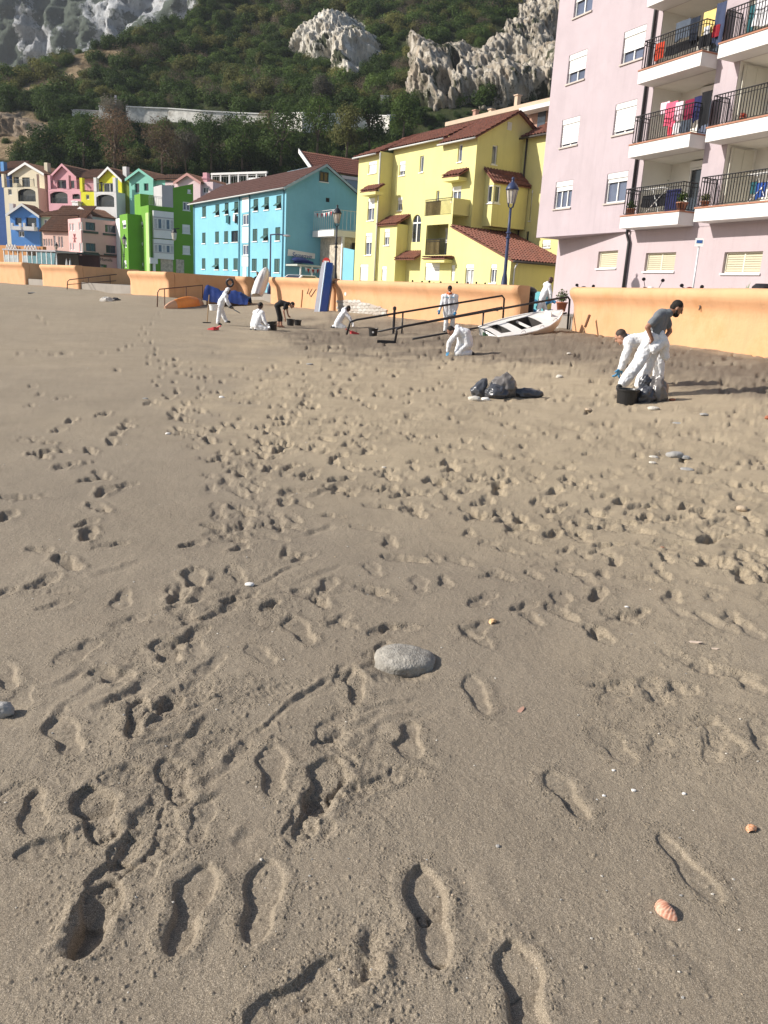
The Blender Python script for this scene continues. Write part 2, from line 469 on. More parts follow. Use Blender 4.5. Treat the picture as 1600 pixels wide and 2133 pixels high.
# prints one can pick out one by one in the photo: heel pixel -> toe pixel
for (x0, y0, x1, y1, dp, kw) in [
    (478, 1150, 520, 1135, .050, {}), (420, 1090, 460, 1100, .05, {}), (575, 1105, 585, 1080, .05, {}), (545, 1015, 540, 1005, .035, {}),
    (155, 1098, 205, 1082, .05, {}), (60, 1140, 105, 1150, .05, {}), (50, 1225, 130, 1195, .035, {}), (70, 1220, 125, 1205, .03, {}),
    (400, 1225, 412, 1185, .07, {'W': .13}), (660, 1235, 700, 1205, .04, {}), (355, 1265, 385, 1215, .035, {}),
    (870, 1235, 878, 1200, .022, {}), (905, 1170, 905, 1152, .022, {}), (1120, 1150, 1160, 1165, .02, {}), (1230, 1225, 1205, 1190, .026, {}),
    (640, 1345, 612, 1285, .042, {'W': .12}), (345, 1385, 355, 1330, .06, {'W': .14}), (960, 1303, 1020, 1350, .026, {'W': .07}),
    (1005, 1490, 985, 1408, .030, {'W': .095}), (738, 1470, 742, 1398, .045, {'W': .085}), (15, 1440, 5, 1375, .035, {'W': .1}),
    (200, 1390, 265, 1420, .045, {'W': .12}), (265, 1545, 300, 1460, .055, {'W': .085}), (300, 1490, 385, 1462, .055, {'W': .09}),
    (1225, 1425, 1345, 1432, .028, {'W': .085}), (1410, 1425, 1420, 1450, .03, {}), (1545, 1410, 1575, 1450, .035, {}), (1400, 1270, 1440, 1300, .022, {}), (1470, 1255, 1500, 1245, .022, {}),
    (1350, 1560, 1395, 1540, .02, {}), (1470, 1590, 1500, 1530, .02, {}),
    (370, 1682, 357, 1580, .042, {'W': .10}), (210, 1760, 195, 1640, .055, {'W': .125, 'heel': .7, 'toe': 1.5, 'crack': .012}),
    (560, 1660, 575, 1555, .040, {'W': .105}), (610, 1750, 690, 1650, .040, {'W': .10}), (640, 1690, 705, 1580, .060, {'W': .13}), (680, 1655, 745, 1625, .03, {}),
    (1215, 1708, 1150, 1605, .034, {'W': .095, 'heel': 1.2, 'toe': .8}), (1380, 1735, 1490, 1885, .024, {'W': .085}),
    (145, 1995, 245, 1830, .072, {'W': .105, 'heel': 1.35}), (345, 1985, 440, 1805, .052, {'W': .105}), (515, 1965, 570, 1795, .040, {'W': .11, 'tilt': .35}),
    (900, 2020, 885, 1805, .060, {'W': .115, 'heel': .6, 'toe': 1.3, 'crack': .016}), (1095, 2180, 1085, 1965, .060, {'W': .12, 'crack': .006}), (505, 2120, 775, 2010, .040, {'W': .13}),
    (700, 1720, 640, 1740, .02, {})]:
    fp_px(x0, y0, x1, y1, dep=dp * .38, rim=.28, **kw)
for (x0, y0, x1, y1, dp, w_) in [(345, 1345, 410, 1325, .02, .02), (350, 1275, 420, 1245, .03, .025), (430, 1290, 530, 1240, .025, .022), (360, 1310, 480, 1275, .022, .02), (540, 1215, 620, 1180, .022, .02), (560, 1245, 640, 1225, .015, .02), (600, 1470, 690, 1415, .026, .018), (290, 1562, 420, 1530, .018, .018),
    (120, 2000, 230, 1850, .03, .03), (350, 1260, 385, 1215, .035, .02), (790, 1930, 760, 2050, .035, .03), (470, 1590, 520, 1545, .02, .02), (30, 1045, 95, 1030, .03, .02), (35, 920, 70, 915, .03, .02), (650, 1035, 720, 1005, .03, .03), (640, 1115, 690, 1095, .03, .03), (165, 970, 205, 962, .03, .02), (590, 1165, 600, 1135, .025, .02), (200, 1480, 300, 1430, .03, .03),
    (1290, 1930, 1460, 2060, -.012, .05), (930, 1590, 800, 1500, -.010, .04), (1080, 1980, 1000, 1800, -.010, .05)]:
    smear(x0, y0, x1, y1, dp * .42, w_ * .85)
# crumbs and clods thrown up round the prints
def clods(px, py, rad_px, n, smin=0.004, smax=0.013):
    c = gnd(px, py); rm = rad_px * np.linalg.norm(c - CAM) / CAM_F
    for _ in range(n):
        x = c[0] + prs.gauss(0, rm * 0.5); y = c[1] + prs.gauss(0, rm * 0.8)
        r = prs.uniform(smin, smax)
        w = window(x, y, r * 1.3)
        if w is None: continue
        d2 = ((GX[w] - x) ** 2 + (GY[w] - y) ** 2) / (r * r) * (1 + 0.8 * fine[w])
        GZ[w] += r * 0.75 * np.sqrt(np.clip(1 - d2, 0, 1))
for (x, y, r, n) in [(200, 1560, 120, 260), (110, 1880, 80, 160), (640, 1850, 130, 260), (250, 2040, 160, 320), (560, 1500, 140, 260), (640, 1640, 70, 160), (780, 1700, 90, 120), (720, 2000, 110, 200), (1350, 1990, 110, 160), (1240, 2060, 60, 60), (960, 1880, 60, 80), (1060, 1960, 60, 90), (640, 1330, 120, 200), (380, 1330, 120, 200), (250, 1470, 100, 180), (1150, 1640, 50, 60), (1180, 1800, 120, 90), (880, 1560, 60, 90), (1320, 1480, 130, 160), (1480, 1560, 140, 160), (1440, 1370, 120, 150), (160, 1740, 60, 90), (230, 1760, 60, 60), (1110, 1250, 160, 160), (560, 1280, 160, 160), (480, 1560, 80, 120), (1500, 1850, 120, 60), (330, 1850, 120, 90), (1100, 1200, 200, 160), (820, 2060, 60, 120), (980, 2060, 60, 60)]:
    clods(x, y, r, int(n * .45), 0.002, 0.006 if y > 1500 else 0.009)
for _ in range(400):
    x = prs.uniform(430, 1640); y = 700 + 640 * prs.random()
    if in_poly(np.array([x]), np.array([y]), TRAMPLE)[0]:
        p = gnd(x, y); r = prs.uniform(0.006, 0.020)
        w = window(p[0], p[1], r * 1.3)
        if w is None: continue
        d2 = ((GX[w] - p[0]) ** 2 + (GY[w] - p[1]) ** 2) / (r * r) * (1 + 0.9 * wob_a[w])
        GZ[w] += r * 0.6 * np.sqrt(np.clip(1 - d2, 0, 1))
# scoured hollow round the half-buried stone
for (x, y, r, dp) in [(840, 1385, .13, .022), (8, 1490, .09, .01)]:
    c = gnd(x, y); w = window(c[0], c[1], r * 2.2)
    if w: GZ[w] -= dp * np.exp(-(((GX[w] - c[0]) ** 2 + (GY[w] - c[1]) ** 2) / (r * r)) ** 2)

def sand_z(x, y):
    r = math.hypot(x, y); t = math.atan2(x, y)
    if r > 60 or r < 1.06: return sbase(x, y)
    i = min(NR - 1, int(np.searchsorted(-inv, -1 / r))); j = min(NC - 1, int(np.searchsorted(th, t)))
    return float(GZ[i, j])

def sand_material():
    m = bpy.data.materials.new('sand'); m.use_nodes = True; nt = m.node_tree; N = nt.nodes; L = nt.links
    b = N['Principled BSDF']; b.inputs['Roughness'].default_value = 0.9; b.inputs['Specular IOR Level'].default_value = 0.25
    tc = N.new('ShaderNodeTexCoord')
    def noise(sc, det=4, rg=0.6):
        n = N.new('ShaderNodeTexNoise'); n.inputs['Scale'].default_value = sc; n.inputs['Detail'].default_value = det; n.inputs['Roughness'].default_value = rg
        L.new(tc.outputs['Object'], n.inputs['Vector']); return n.outputs['Fac']
    def mixc(f, a, c):
        x = N.new('ShaderNodeMix'); x.data_type = 'RGBA'
        if hasattr(f, 'is_linked'): L.new(f, x.inputs[0])
        else: x.inputs[0].default_value = f
        for i, v in ((6, a), (7, c)):
            if hasattr(v, 'is_linked'): L.new(v, x.inputs[i])
            else: x.inputs[i].default_value = tuple(v) + (1,)
        return x.outputs[2]
    def rng(f, a, c, lo=0., hi=1.):
        r = N.new('ShaderNodeMapRange'); r.inputs[1].default_value = a; r.inputs[2].default_value = c; r.inputs[3].default_value = lo; r.inputs[4].default_value = hi
        L.new(f, r.inputs[0]); return r.outputs[0]
    a_dry = N.new('ShaderNodeAttribute'); a_dry.attribute_name = 'dry'
    a_damp = N.new('ShaderNodeAttribute'); a_damp.attribute_name = 'damp'
    wet = mixc(rng(noise(0.9), .35, .65), SAND_A, SAND_B)
    dry = mixc(rng(noise(1.3), .35, .65), SAND_C, SAND_D)
    c = mixc(a_dry.outputs['Fac'], wet, dry)
    c = mixc(rng(noise(5, 6, .7), .52, .75, 0, .35), c, SAND_E)
    c = mixc(a_damp.outputs['Fac'], c, SAND_DAMP)
    # grains
    g1 = noise(420, 3, .8); g2 = noise(900, 2, .8)
    g3 = noise(130, 3, .8)
    c = mixc(rng(g1, .54, .66, 0, .9), c, (0.68, 0.58, 0.46))
    c = mixc(rng(g1, .46, .34, 0, .9), c, (0.06, 0.048, 0.036))
    c = mixc(rng(g3, .58, .72, 0, .5), c, (0.55, 0.46, 0.35))
    c = mixc(rng(g3, .42, .30, 0, .6), c, (0.09, 0.07, 0.05))
    c = mixc(rng(g2, .60, .72, 0, .45), c, (0.58, 0.42, 0.30))
    L.new(c, b.inputs['Base Color'])
    bp1 = N.new('ShaderNodeBump'); bp1.inputs['Strength'].default_value = .55; bp1.inputs['Distance'].default_value = .004
    L.new(noise(260, 3, .7), bp1.inputs['Height'])
    bp2 = N.new('ShaderNodeBump'); bp2.inputs['Strength'].default_value = .5; bp2.inputs['Distance'].default_value = .012
    L.new(noise(48, 5, .65), bp2.inputs['Height']); L.new(bp1.outputs[0], bp2.inputs['Normal'])
    a_cr = N.new('ShaderNodeAttribute'); a_cr.attribute_name = 'crumbs'
    vo = N.new('ShaderNodeTexVoronoi'); vo.inputs['Scale'].default_value = 110; vo.inputs['Randomness'].default_value = 1; L.new(tc.outputs['Object'], vo.inputs['Vector'])
    mu = N.new('ShaderNodeMath'); mu.operation = 'MULTIPLY'; L.new(rng(vo.outputs['Distance'], 0, .6, 1, 0), mu.inputs[0]); L.new(rng(noise(34, 5, .75), .46, .62), mu.inputs[1])
    bp3 = N.new('ShaderNodeBump'); bp3.inputs['Distance'].default_value = .008; L.new(a_cr.outputs['Fac'], bp3.inputs['Strength']); L.new(mu.outputs[0], bp3.inputs['Height']); L.new(bp2.outputs[0], bp3.inputs['Normal'])
    L.new(bp3.outputs[0], b.inputs['Normal'])
    return m
SAND_A = (0.210, 0.174, 0.126); SAND_B = (0.258, 0.215, 0.157)
SAND_C = (0.345, 0.278, 0.183); SAND_D = (0.42, 0.34, 0.226)
SAND_E = (0.16, 0.122, 0.085); SAND_DAMP = (0.095, 0.070, 0.048)
M_SAND = sand_material()
dry = np.clip(0.95 * m_dry * (1 - m_dug) + 0.32 * sstep((RR - 3) / 14) + 0.25 * m_rt + 0.22 * fbm(GX * .5, GY * .5, 3, 71), 0, 1)
damp = np.clip(sstep((m_dug - .3) * 1.6) * (1.05 + 1.1 * fbm(GX * 1.1, GY * 1.1, 4, 75)), 0, 1) * 0.78
grid_obj('sand_beach', np.stack([GX, GY, GZ], -1), M_SAND, kind='structure', attrs={'dry': dry, 'damp': damp, 'crumbs': np.clip(rough * 1.1 + .25 * patch + GC, 0.05, 1)})
# the beach beyond the fine grid, and the land out to the horizon
mb = MB(); xs = np.linspace(-140, 90, 47); ys = np.linspace(-40, 120, 41)
ox, oy = np.meshgrid(xs, ys, indexing='xy')
oz = sand_base(ox, oy) - 0.28
oz = np.where((np.hypot(ox, oy) > 66) | (np.abs(np.arctan2(ox, oy)) > math.radians(50)), oz + 0.26, oz)
grid_obj('beach', np.stack([ox, oy, oz], -1), M_SAND, kind='structure', attrs={'dry': np.full(ox.shape, .4), 'damp': np.zeros(ox.shape)})
mb.add([(-2500, -2500, -1.2), (2500, -2500, -1.2), (2500, 2500, -1.2), (-2500, 2500, -1.2)], [(0, 1, 2, 3)])
mb.build('ground', mat('earth', (0.22, 0.18, 0.13), .95, .2, .05), kind='structure')

# ================================================================== PROMENADE
M_PAVE = mat('paving', (0.30, 0.27, 0.235), .85, .15, 1.0, bump=.2)
PROM_Z = 1.12
back = [(30, 5.0), (60, 40), (60, 108), (-70, 108), (-70, 97)]
def shift(line, d):
    out = []
    for i, p in enumerate(line):
        a = line[max(i - 1, 0)]; b = line[min(i + 1, len(line) - 1)]
        t = unit((b[0] - a[0], b[1] - a[1], 0)); out.append((p[0] + t[1] * d, p[1] - t[0] * d))
    return out
front = shift(WALL_R, 0.2) + shift(WALL_M, 0.2) + shift(WALL_S, .2) + shift(WALL_P, .2) + shift(WALL_Q, .2) + shift(WALL_T, .2)
ring = front + back[::-1]
mb = MB()
mb.prism([(p[0], p[1], -1.0) for p in ring], (0, 0, PROM_Z + 1.0))
mb.build('promenade', M_PAVE, kind='structure')

# ================================================================== THE HILL
def hill_z(X, Y):
    X = np.asarray(X, float); Y = np.asarray(Y, float)
    t = Y + 0.10 * X
    z = np.where(t < 104, 0.4, 0.4 + 14.0 * sstep((t - 104) / 24) + 0.62 * np.maximum(t - 122, 0))
    z = z + sstep((t - 118) / 20) * sstep((X + 75) / 30 * .8 + .35) * (7.0 * fbm(X / 38, Y / 38, 3, 81) + 2.2 * fbm(X / 11, Y / 11, 2, 85))
    zc = np.interp(X, [-140, -100, -90, -74, -60, -52, -44, -30, 0], [25, 29, 32, 41, 50, 57, 67, 98, 300])
    over = np.maximum(z - zc, 0)
    return z - over * 0.96
def hill_hit(px, py, lo=95, hi=330):
    d = ray(px, py); ts = np.linspace(lo, hi, 1200) / d[1]
    P = CAM[None] + d[None] * ts[:, None]
    k = np.argmax(hill_z(P[:, 0], P[:, 1]) > P[:, 2])
    if k == 0: return None
    return P[k]
hx = np.linspace(-170, 120, 260); hy = np.linspace(98, 330, 230)
HX, HY = np.meshgrid(hx, hy, indexing='xy')
HZ = hill_z(HX, HY)
def hill_material():
    m = bpy.data.materials.new('hill_soil'); m.use_nodes = True; nt = m.node_tree; N = nt.nodes; L = nt.links
    b = N['Principled BSDF']; b.inputs['Roughness'].default_value = .95; b.inputs['Specular IOR Level'].default_value = .1
    tc = N.new('ShaderNodeTexCoord')
    a = N.new('ShaderNodeAttribute'); a.attribute_name = 'bare'
    def noise(sc, det=6, rg=.65):
        n = N.new('ShaderNodeTexNoise'); n.inputs['Scale'].default_value = sc; n.inputs['Detail'].default_value = det; n.inputs['Roughness'].default_value = rg
        L.new(tc.outputs['Object'], n.inputs['Vector']); return n.outputs['Fac']
    def ramp(f, c0, c1, p0=.35, p1=.65):
        r = N.new('ShaderNodeValToRGB'); r.color_ramp.elements[0].position = p0; r.color_ramp.elements[1].position = p1
        r.color_ramp.elements[0].color = c0 + (1,); r.color_ramp.elements[1].color = c1 + (1,); L.new(f, r.inputs[0]); return r.outputs[0]
    g = ramp(noise(.35), (.018, .028, .010), (.055, .062, .024))
    s = ramp(noise(.6), (.15, .105, .06), (.34, .26, .16))
    x = N.new('ShaderNodeMix'); x.data_type = 'RGBA'; L.new(a.outputs['Fac'], x.inputs[0]); L.new(g, x.inputs[6]); L.new(s, x.inputs[7])
    L.new(x.outputs[2], b.inputs['Base Color'])
    bp = N.new('ShaderNodeBump'); bp.inputs['Strength'].default_value = .9; bp.inputs['Distance'].default_value = .5
    L.new(noise(1.5, 8), bp.inputs['Height']); L.new(bp.outputs[0], b.inputs['Normal'])
    return m
hpx, hpy = project(np.stack([HX, HY, HZ], -1))
SOIL = [(-60, 225), (60, 235), (110, 262), (115, 290), (60, 310), (40, 335), (-60, 340)]
GRASS = [(40, 215), (20, 200), (110, 150), (185, 108), (215, 105), (200, 130), (140, 170), (90, 205)]
BALD = [(225, 100), (270, 112), (265, 130), (215, 125)]
def bareness(px, py, X, Y):
    n = 28 * fbm(X / 7, Y / 7, 3, 91)
    b = np.zeros(np.shape(px))
    for P_ in (SOIL, GRASS, BALD):
        ins = in_poly(px + n, py + n * .5, P_); b = np.maximum(b, ins * 1.0)
    return b
bare = bareness(hpx, hpy, HX, HY)
grid_obj('hillside', np.stack([HX, HY, HZ], -1), hill_material(), kind='structure', attrs={'bare': bare})

# ------------------------------------------------------------------ limestone
def rock_material(name, light, dark, tint, veg, veg_amt, sc=1.0, vstretch=.35):
    m = bpy.data.materials.new(name); m.use_nodes = True; nt = m.node_tree; N = nt.nodes; L = nt.links
    b = N['Principled BSDF']; b.inputs['Roughness'].default_value = .92; b.inputs['Specular IOR Level'].default_value = .15
    tc = N.new('ShaderNodeTexCoord'); mp = N.new('ShaderNodeMapping'); mp.inputs['Scale'].default_value = (1, 1, vstretch); L.new(tc.outputs['Object'], mp.inputs[0])
    def noise(s, det=8, rg=.65, vec=None):
        n = N.new('ShaderNodeTexNoise'); n.inputs['Scale'].default_value = s * sc; n.inputs['Detail'].default_value = det; n.inputs['Roughness'].default_value = rg
        L.new(vec or mp.outputs[0], n.inputs['Vector']); return n.outputs['Fac']
    def rng(f, a, c, lo=0., hi=1.):
        r = N.new('ShaderNodeMapRange'); r.inputs[1].default_value = a; r.inputs[2].default_value = c; r.inputs[3].default_value = lo; r.inputs[4].default_value = hi; L.new(f, r.inputs[0]); return r.outputs[0]
    def mixc(f, a, c):
        x = N.new('ShaderNodeMix'); x.data_type = 'RGBA'; L.new(f, x.inputs[0])
        for i, v in ((6, a), (7, c)):
            if hasattr(v, 'is_linked'): L.new(v, x.inputs[i])
            else: x.inputs[i].default_value = tuple(v) + (1,)
        return x.outputs[2]
    c = mixc(rng(noise(.55), .42, .60), dark, light)
    c = mixc(rng(noise(.28, 5), .50, .68, 0, .8), c, tint)
    c = mixc(rng(noise(2.2), .54, .66, 0, .8), c, tuple(v * .35 for v in dark))
    if veg_amt: c = mixc(rng(noise(.11, 7, .7, tc.outputs['Object']), .58 - veg_amt, .62 - veg_amt, 0, .95), c, veg)
    L.new(c, b.inputs['Base Color'])
    bp = N.new('ShaderNodeBump'); bp.inputs['Strength'].default_value = 1.0; bp.inputs['Distance'].default_value = .8 / sc
    L.new(noise(.9, 10, .7), bp.inputs['Height']); L.new(bp.outputs[0], b.inputs['Normal'])
    return m
def rock_sheet(name, poly, depth_of, bulge, rough_a, material, label, n=(150, 110), cave=None, seed=0, cell=3.2):
    """outcrop: a bulging, fissured crag whose foot and edges run back into the slope"""
    xs_ = [p[0] for p in poly]; ys_ = [p[1] for p in poly]
    gx, gy = np.meshgrid(np.linspace(min(xs_) - 12, max(xs_) + 12, n[0]), np.linspace(min(ys_) - 12, max(ys_) + 12, n[1]), indexing='xy')
    P = np.zeros(gx.shape + (3,))
    for i in range(gx.shape[0]):
        for j in range(gx.shape[1]):
            P[i, j] = depth_of(gx[i, j], gy[i, j])
    wx, wz = P[..., 0], P[..., 2]
    warp = 16 * fbm(wx / 4.5, wz / 4.5, 3, seed + 2)
    ins = in_poly(gx + warp, gy + warp * .6, poly); d = poly_dist(gx + warp, gy + warp * .6, poly)
    prof = np.where(ins, sstep(d / 34) ** .7, -np.clip(d / 9, 0, 1))
    ridg = 1 - np.abs(2 * fbm(wx / cell + .6 * fbm(wx / 3, wz / 3, 2, seed), wz / (cell * 1.25), 4, seed + 5))
    ridg2 = 1 - np.abs(2 * fbm(wx / (cell * .35), wz / (cell * .6), 3, seed + 9))
    blk = np.floor(6 * (fbm(wx / 5, wz / 7, 2, seed + 13) + .5)) / 6
    out = bulge * prof + np.where(ins, 1, .3) * rough_a * (.65 * (ridg - .6) + .55 * (ridg2 - .6) + 1.7 * (blk - .5))
    if cave:
        for (cx, cy, rx, ry, dp) in cave:
            out -= dp * np.exp(-(((gx - cx) / rx) ** 2 + ((gy - cy) / ry) ** 2) ** 2)
    nrm = np.array([-.25, -.93, .28]); P = P + out[..., None] * nrm
    o = grid_obj(name, P, material, kind='structure')
    return o
def on_hill(off=0.0):
    last = {}
    def f(x, y):
        p = hill_hit(x, min(y, 420))
        if p is None: return last.get('p', at(x, y, 240))
        last['p'] = p
        return p
    return f
ROCK1 = [(637, 58), (672, 38), (690, 22), (735, 28), (772, 62), (796, 92), (793, 122), (760, 150), (742, 172), (712, 172), (690, 140), (660, 150), (640, 125), (606, 112), (612, 85)]
ROCK2 = [(848, 90), (872, 66), (895, 92), (925, 88), (962, 82), (1000, 96), (1030, 62), (1062, 40), (1075, -10), (1120, -20), (1260, -20), (1260, 230), (1110, 210), (1040, 222), (1000, 228), (985, 215), (940, 225), (905, 232), (875, 225), (850, 200), (856, 150)]
M_ROCK = rock_material('limestone', (.74, .70, .62), (.42, .385, .32), (.58, .50, .39), (.03, .04, .014), 0.03)
M_ROCK2 = rock_material('tan_limestone', (.58, .53, .45), (.26, .225, .175), (.42, .34, .25), (.035, .042, .016), 0.05)
rock_sheet('limestone_crag', ROCK1, on_hill(), 5.5, 1.7, M_ROCK, '', seed=101)
rock_sheet('limestone_cliff', ROCK2, on_hill(), 5.0, 2.3, M_ROCK2, '', n=(190, 130), cave=[(958, 162, 9, 17, 7), (930, 195, 17, 16, 4), (1005, 215, 14, 9, 3)], seed=131)
# bare bank at the left edge and the great cliff far behind
rock_sheet('earth_bank', [(-60, 228), (40, 232), (95, 255), (110, 275), (70, 288), (-60, 290)], on_hill(), 3.0, 1.2, rock_material('tan_bank', (.40, .32, .24), (.20, .15, .10), (.36, .26, .17), (.03, .04, .015), 0.0), '', n=(70, 50), seed=151)
cxs = np.linspace(-420, 140, 240); czs = np.linspace(-10, 165, 130)
CX, CZ = np.meshgrid(cxs, czs, indexing='xy')
ribs = 1 - np.abs(2 * fbm(CX / 20, CZ / 30, 4, 201)); ribs2 = 1 - np.abs(2 * fbm(CX / 6, CZ / 9, 3, 207))
CY = 440 - .42 * (CX + 200) + CZ * .35 - 10 * ribs - 5 * ribs2 - 8 * np.floor(5 * fbm(CX / 30, CZ / 22, 3, 209)) / 5 + 20 * fbm(CX / 60, CZ / 60, 2, 213)
grid_obj('far_cliff', np.stack([CX, CY, CZ], -1), rock_material('far_limestone', (.58, .59, .60), (.30, .315, .33), (.42, .42, .42), (.06, .078, .055), 0.10, sc=.3, vstretch=.3), kind='structure')
# ================================================================== SCRUB AND TREES
def leaf_mat(name, rgb, var=.35):
    if name in MATS: return MATS[name]
    m = bpy.data.materials.new(name); m.use_nodes = True; nt = m.node_tree; N = nt.nodes; L = nt.links
    b = N['Principled BSDF']; b.inputs['Roughness'].default_value = .75; b.inputs['Specular IOR Level'].default_value = .2
    oi = N.new('ShaderNodeObjectInfo'); tc = N.new('ShaderNodeTexCoord')
    n = N.new('ShaderNodeTexNoise'); n.inputs['Scale'].default_value = 2.2; n.inputs['Detail'].default_value = 5; L.new(tc.outputs['Object'], n.inputs['Vector'])
    ad = N.new('ShaderNodeMath'); ad.operation = 'ADD'; L.new(oi.outputs['Random'], ad.inputs[0]); L.new(n.outputs['Fac'], ad.inputs[1])
    hf = N.new('ShaderNodeMath'); hf.operation = 'MULTIPLY'; hf.inputs[1].default_value = .5; L.new(ad.outputs[0], hf.inputs[0])
    r = N.new('ShaderNodeValToRGB'); r.color_ramp.elements[0].position = .2; r.color_ramp.elements[1].position = .85
    r.color_ramp.elements[0].color = tuple(c * (1 - var) for c in rgb) + (1,)
    r.color_ramp.elements[1].color = (rgb[0] * (1 + var * 1.5), rgb[1] * (1 + var), rgb[2] * (1 + var * .8), 1)
    L.new(hf.outputs[0], r.inputs[0]); L.new(r.outputs[0], b.inputs['Base Color'])
    tl = N.new('ShaderNodeBsdfTranslucent'); L.new(r.outputs[0], tl.inputs[0]); ms = N.new('ShaderNodeMixShader'); ms.inputs[0].default_value = .4; L.new(b.outputs[0], ms.inputs[1]); L.new(tl.outputs[0], ms.inputs[2]); L.new(ms.outputs[0], N['Material Output'].inputs[0])
    MATS[name] = m; return m
def leaf_arrays(rs, lobes, n, size, shell=.55, flat=.6):
    """many small bent leaf sprays through the outer volume of overlapping lobes"""
    vols = np.array([l[3] * l[4] * l[5] for l in lobes]); pick = rs.choice(len(lobes), n, p=vols / vols.sum())
    d = rs.normal(size=(n, 3)); d /= np.linalg.norm(d, axis=1)[:, None]
    rr = shell + (1 - shell) * rs.rand(n) ** .6
    Lb = np.array(lobes); c = Lb[pick, :3] + d * rr[:, None] * Lb[pick, 3:6] * (1 + .18 * rs.normal(size=(n, 1)))
    nr = d + .5 * rs.normal(size=(n, 3)); nr[:, 2] += .35; nr /= np.linalg.norm(nr, axis=1)[:, None]
    a = np.cross(nr, rs.normal(size=(n, 3))); a /= np.linalg.norm(a, axis=1)[:, None]; b2 = np.cross(nr, a)
    s = size * (.6 + .8 * rs.rand(n))[:, None]
    q = np.stack([c - a * s, c + b2 * s * flat, c + a * s, c - b2 * s * flat], 1)
    return q.reshape(-1, 3)
def mesh_from_quads(name, verts, material):
    n = len(verts) // 4; me = bpy.data.meshes.new(name)
    me.vertices.add(n * 4); me.vertices.foreach_set('co', verts.astype(np.float32).reshape(-1))
    me.loops.add(n * 4); me.loops.foreach_set('vertex_index', np.arange(n * 4, dtype=np.int32))
    me.polygons.add(n); me.polygons.foreach_set('loop_start', np.arange(0, n * 4, 4, dtype=np.int32))
    me.materials.append(material); me.update(calc_edges=True); return me
def lobes_dome(rs, k, r, h):
    L_ = [(0, 0, h * .42, r * .8, r * .8, h * .5)]
    for _ in range(k):
        an = rs.rand() * 6.28; d = r * (.25 + .5 * rs.rand()); q = r * (.32 + .3 * rs.rand())
        L_.append((math.cos(an) * d, math.sin(an) * d, h * (.25 + .55 * rs.rand()), q, q, q * .85))
    return L_
def scrub(name, pts, scl, rotz, templates, label):
    me = bpy.data.meshes.new(name); me.from_pydata([tuple(p) for p in pts], [], [])
    a = me.attributes.new('scl', 'FLOAT_VECTOR', 'POINT'); a.data.foreach_set('vector', np.asarray(scl, np.float32).reshape(-1))
    r = me.attributes.new('rot', 'FLOAT_VECTOR', 'POINT'); rv = np.zeros((len(pts), 3), np.float32); rv[:, 2] = rotz; r.data.foreach_set('vector', rv.reshape(-1))
    o = bpy.data.objects.new(name, me); COL.objects.link(o)
    tag(o, label, 'scrub', kind='stuff')
    ng = bpy.data.node_groups.new(name, 'GeometryNodeTree')
    ng.interface.new_socket('Geometry', in_out='INPUT', socket_type='NodeSocketGeometry'); ng.interface.new_socket('Geometry', in_out='OUTPUT', socket_type='NodeSocketGeometry')
    N = ng.nodes; L = ng.links
    gi = N.new('NodeGroupInput'); go = N.new('NodeGroupOutput'); ip = N.new('GeometryNodeInstanceOnPoints'); jg = N.new('GeometryNodeJoinGeometry')
    for t in templates:
        oi = N.new('GeometryNodeObjectInfo'); oi.inputs['Object'].default_value = t; oi.inputs['As Instance'].default_value = True
        L.new(oi.outputs['Geometry'], jg.inputs[0])
    def attr(n_):
        q = N.new('GeometryNodeInputNamedAttribute'); q.data_type = 'FLOAT_VECTOR'; q.inputs['Name'].default_value = n_; return q.outputs['Attribute']
    L.new(gi.outputs[0], ip.inputs['Points']); L.new(jg.outputs[0], ip.inputs['Instance']); ip.inputs['Pick Instance'].default_value = True
    rvn = N.new('FunctionNodeRandomValue'); rvn.data_type = 'INT'; rvn.inputs[4].default_value = 0; rvn.inputs[5].default_value = len(templates) - 1
    L.new(rvn.outputs[2], ip.inputs['Instance Index']); L.new(attr('rot'), ip.inputs['Rotation']); L.new(attr('scl'), ip.inputs['Scale'])
    L.new(ip.outputs[0], go.inputs[0])
    md = o.modifiers.new('scatter', 'NODES'); md.node_group = ng
    return o
rs = np.random.RandomState(3)
SCRUB_MATS = [leaf_mat('leaf_deep_green', (.046, .084, .020)), leaf_mat('leaf_mid_green', (.076, .130, .030)), leaf_mat('leaf_olive', (.14, .155, .05)), leaf_mat('leaf_grey_brown', (.18, .155, .115))]
TPL = []
for k, m in enumerate(SCRUB_MATS):
    row = []
    for j in range(3):
        v = leaf_arrays(rs, lobes_dome(rs, 9, 1.0, 1.25), 1500 if k < 3 else 1100, .085 if k < 3 else .06, .78, .55 if k < 3 else .25)
        row.append(bpy.data.objects.new('bush_template', mesh_from_quads('bush_template', v, m)))
    TPL.append(row)
WALLPX = [(195, 250), (300, 236), (420, 243), (560, 250), (700, 254), (820, 262)]
pts = [[], [], [], []]; scs = [[], [], [], []]; rts = [[], [], [], []]
BX, BY = [], []
yy = 112.0
while yy < 262:
    st = 1.75 if yy < 150 else 2.0
    xx = -120.0
    while xx < 62:
        BX.append(xx + rs.uniform(-1.2, 1.2)); BY.append(yy + rs.uniform(-1.2, 1.2)); xx += st * 1.1
    yy += st
BX = np.array(BX); BY = np.array(BY); BZ = hill_z(BX, BY)
bpx, bpy_ = project(np.stack([BX, BY, BZ], -1))
ok = (bpx > -90) & (bpx < 1290) & (bpy_ > -150) & (bpy_ < 420) & (BY + .1 * BX > 119)
b_ = bareness(bpx, bpy_, BX, BY)
wr = 14 * fbm(BX / 5, BY / 5, 2, 95)
inr1 = in_poly(bpx, bpy_, ROCK1); inr2 = in_poly(bpx, bpy_, ROCK2)
dr1 = poly_dist(bpx, bpy_, ROCK1); dr2 = poly_dist(bpx, bpy_, ROCK2)
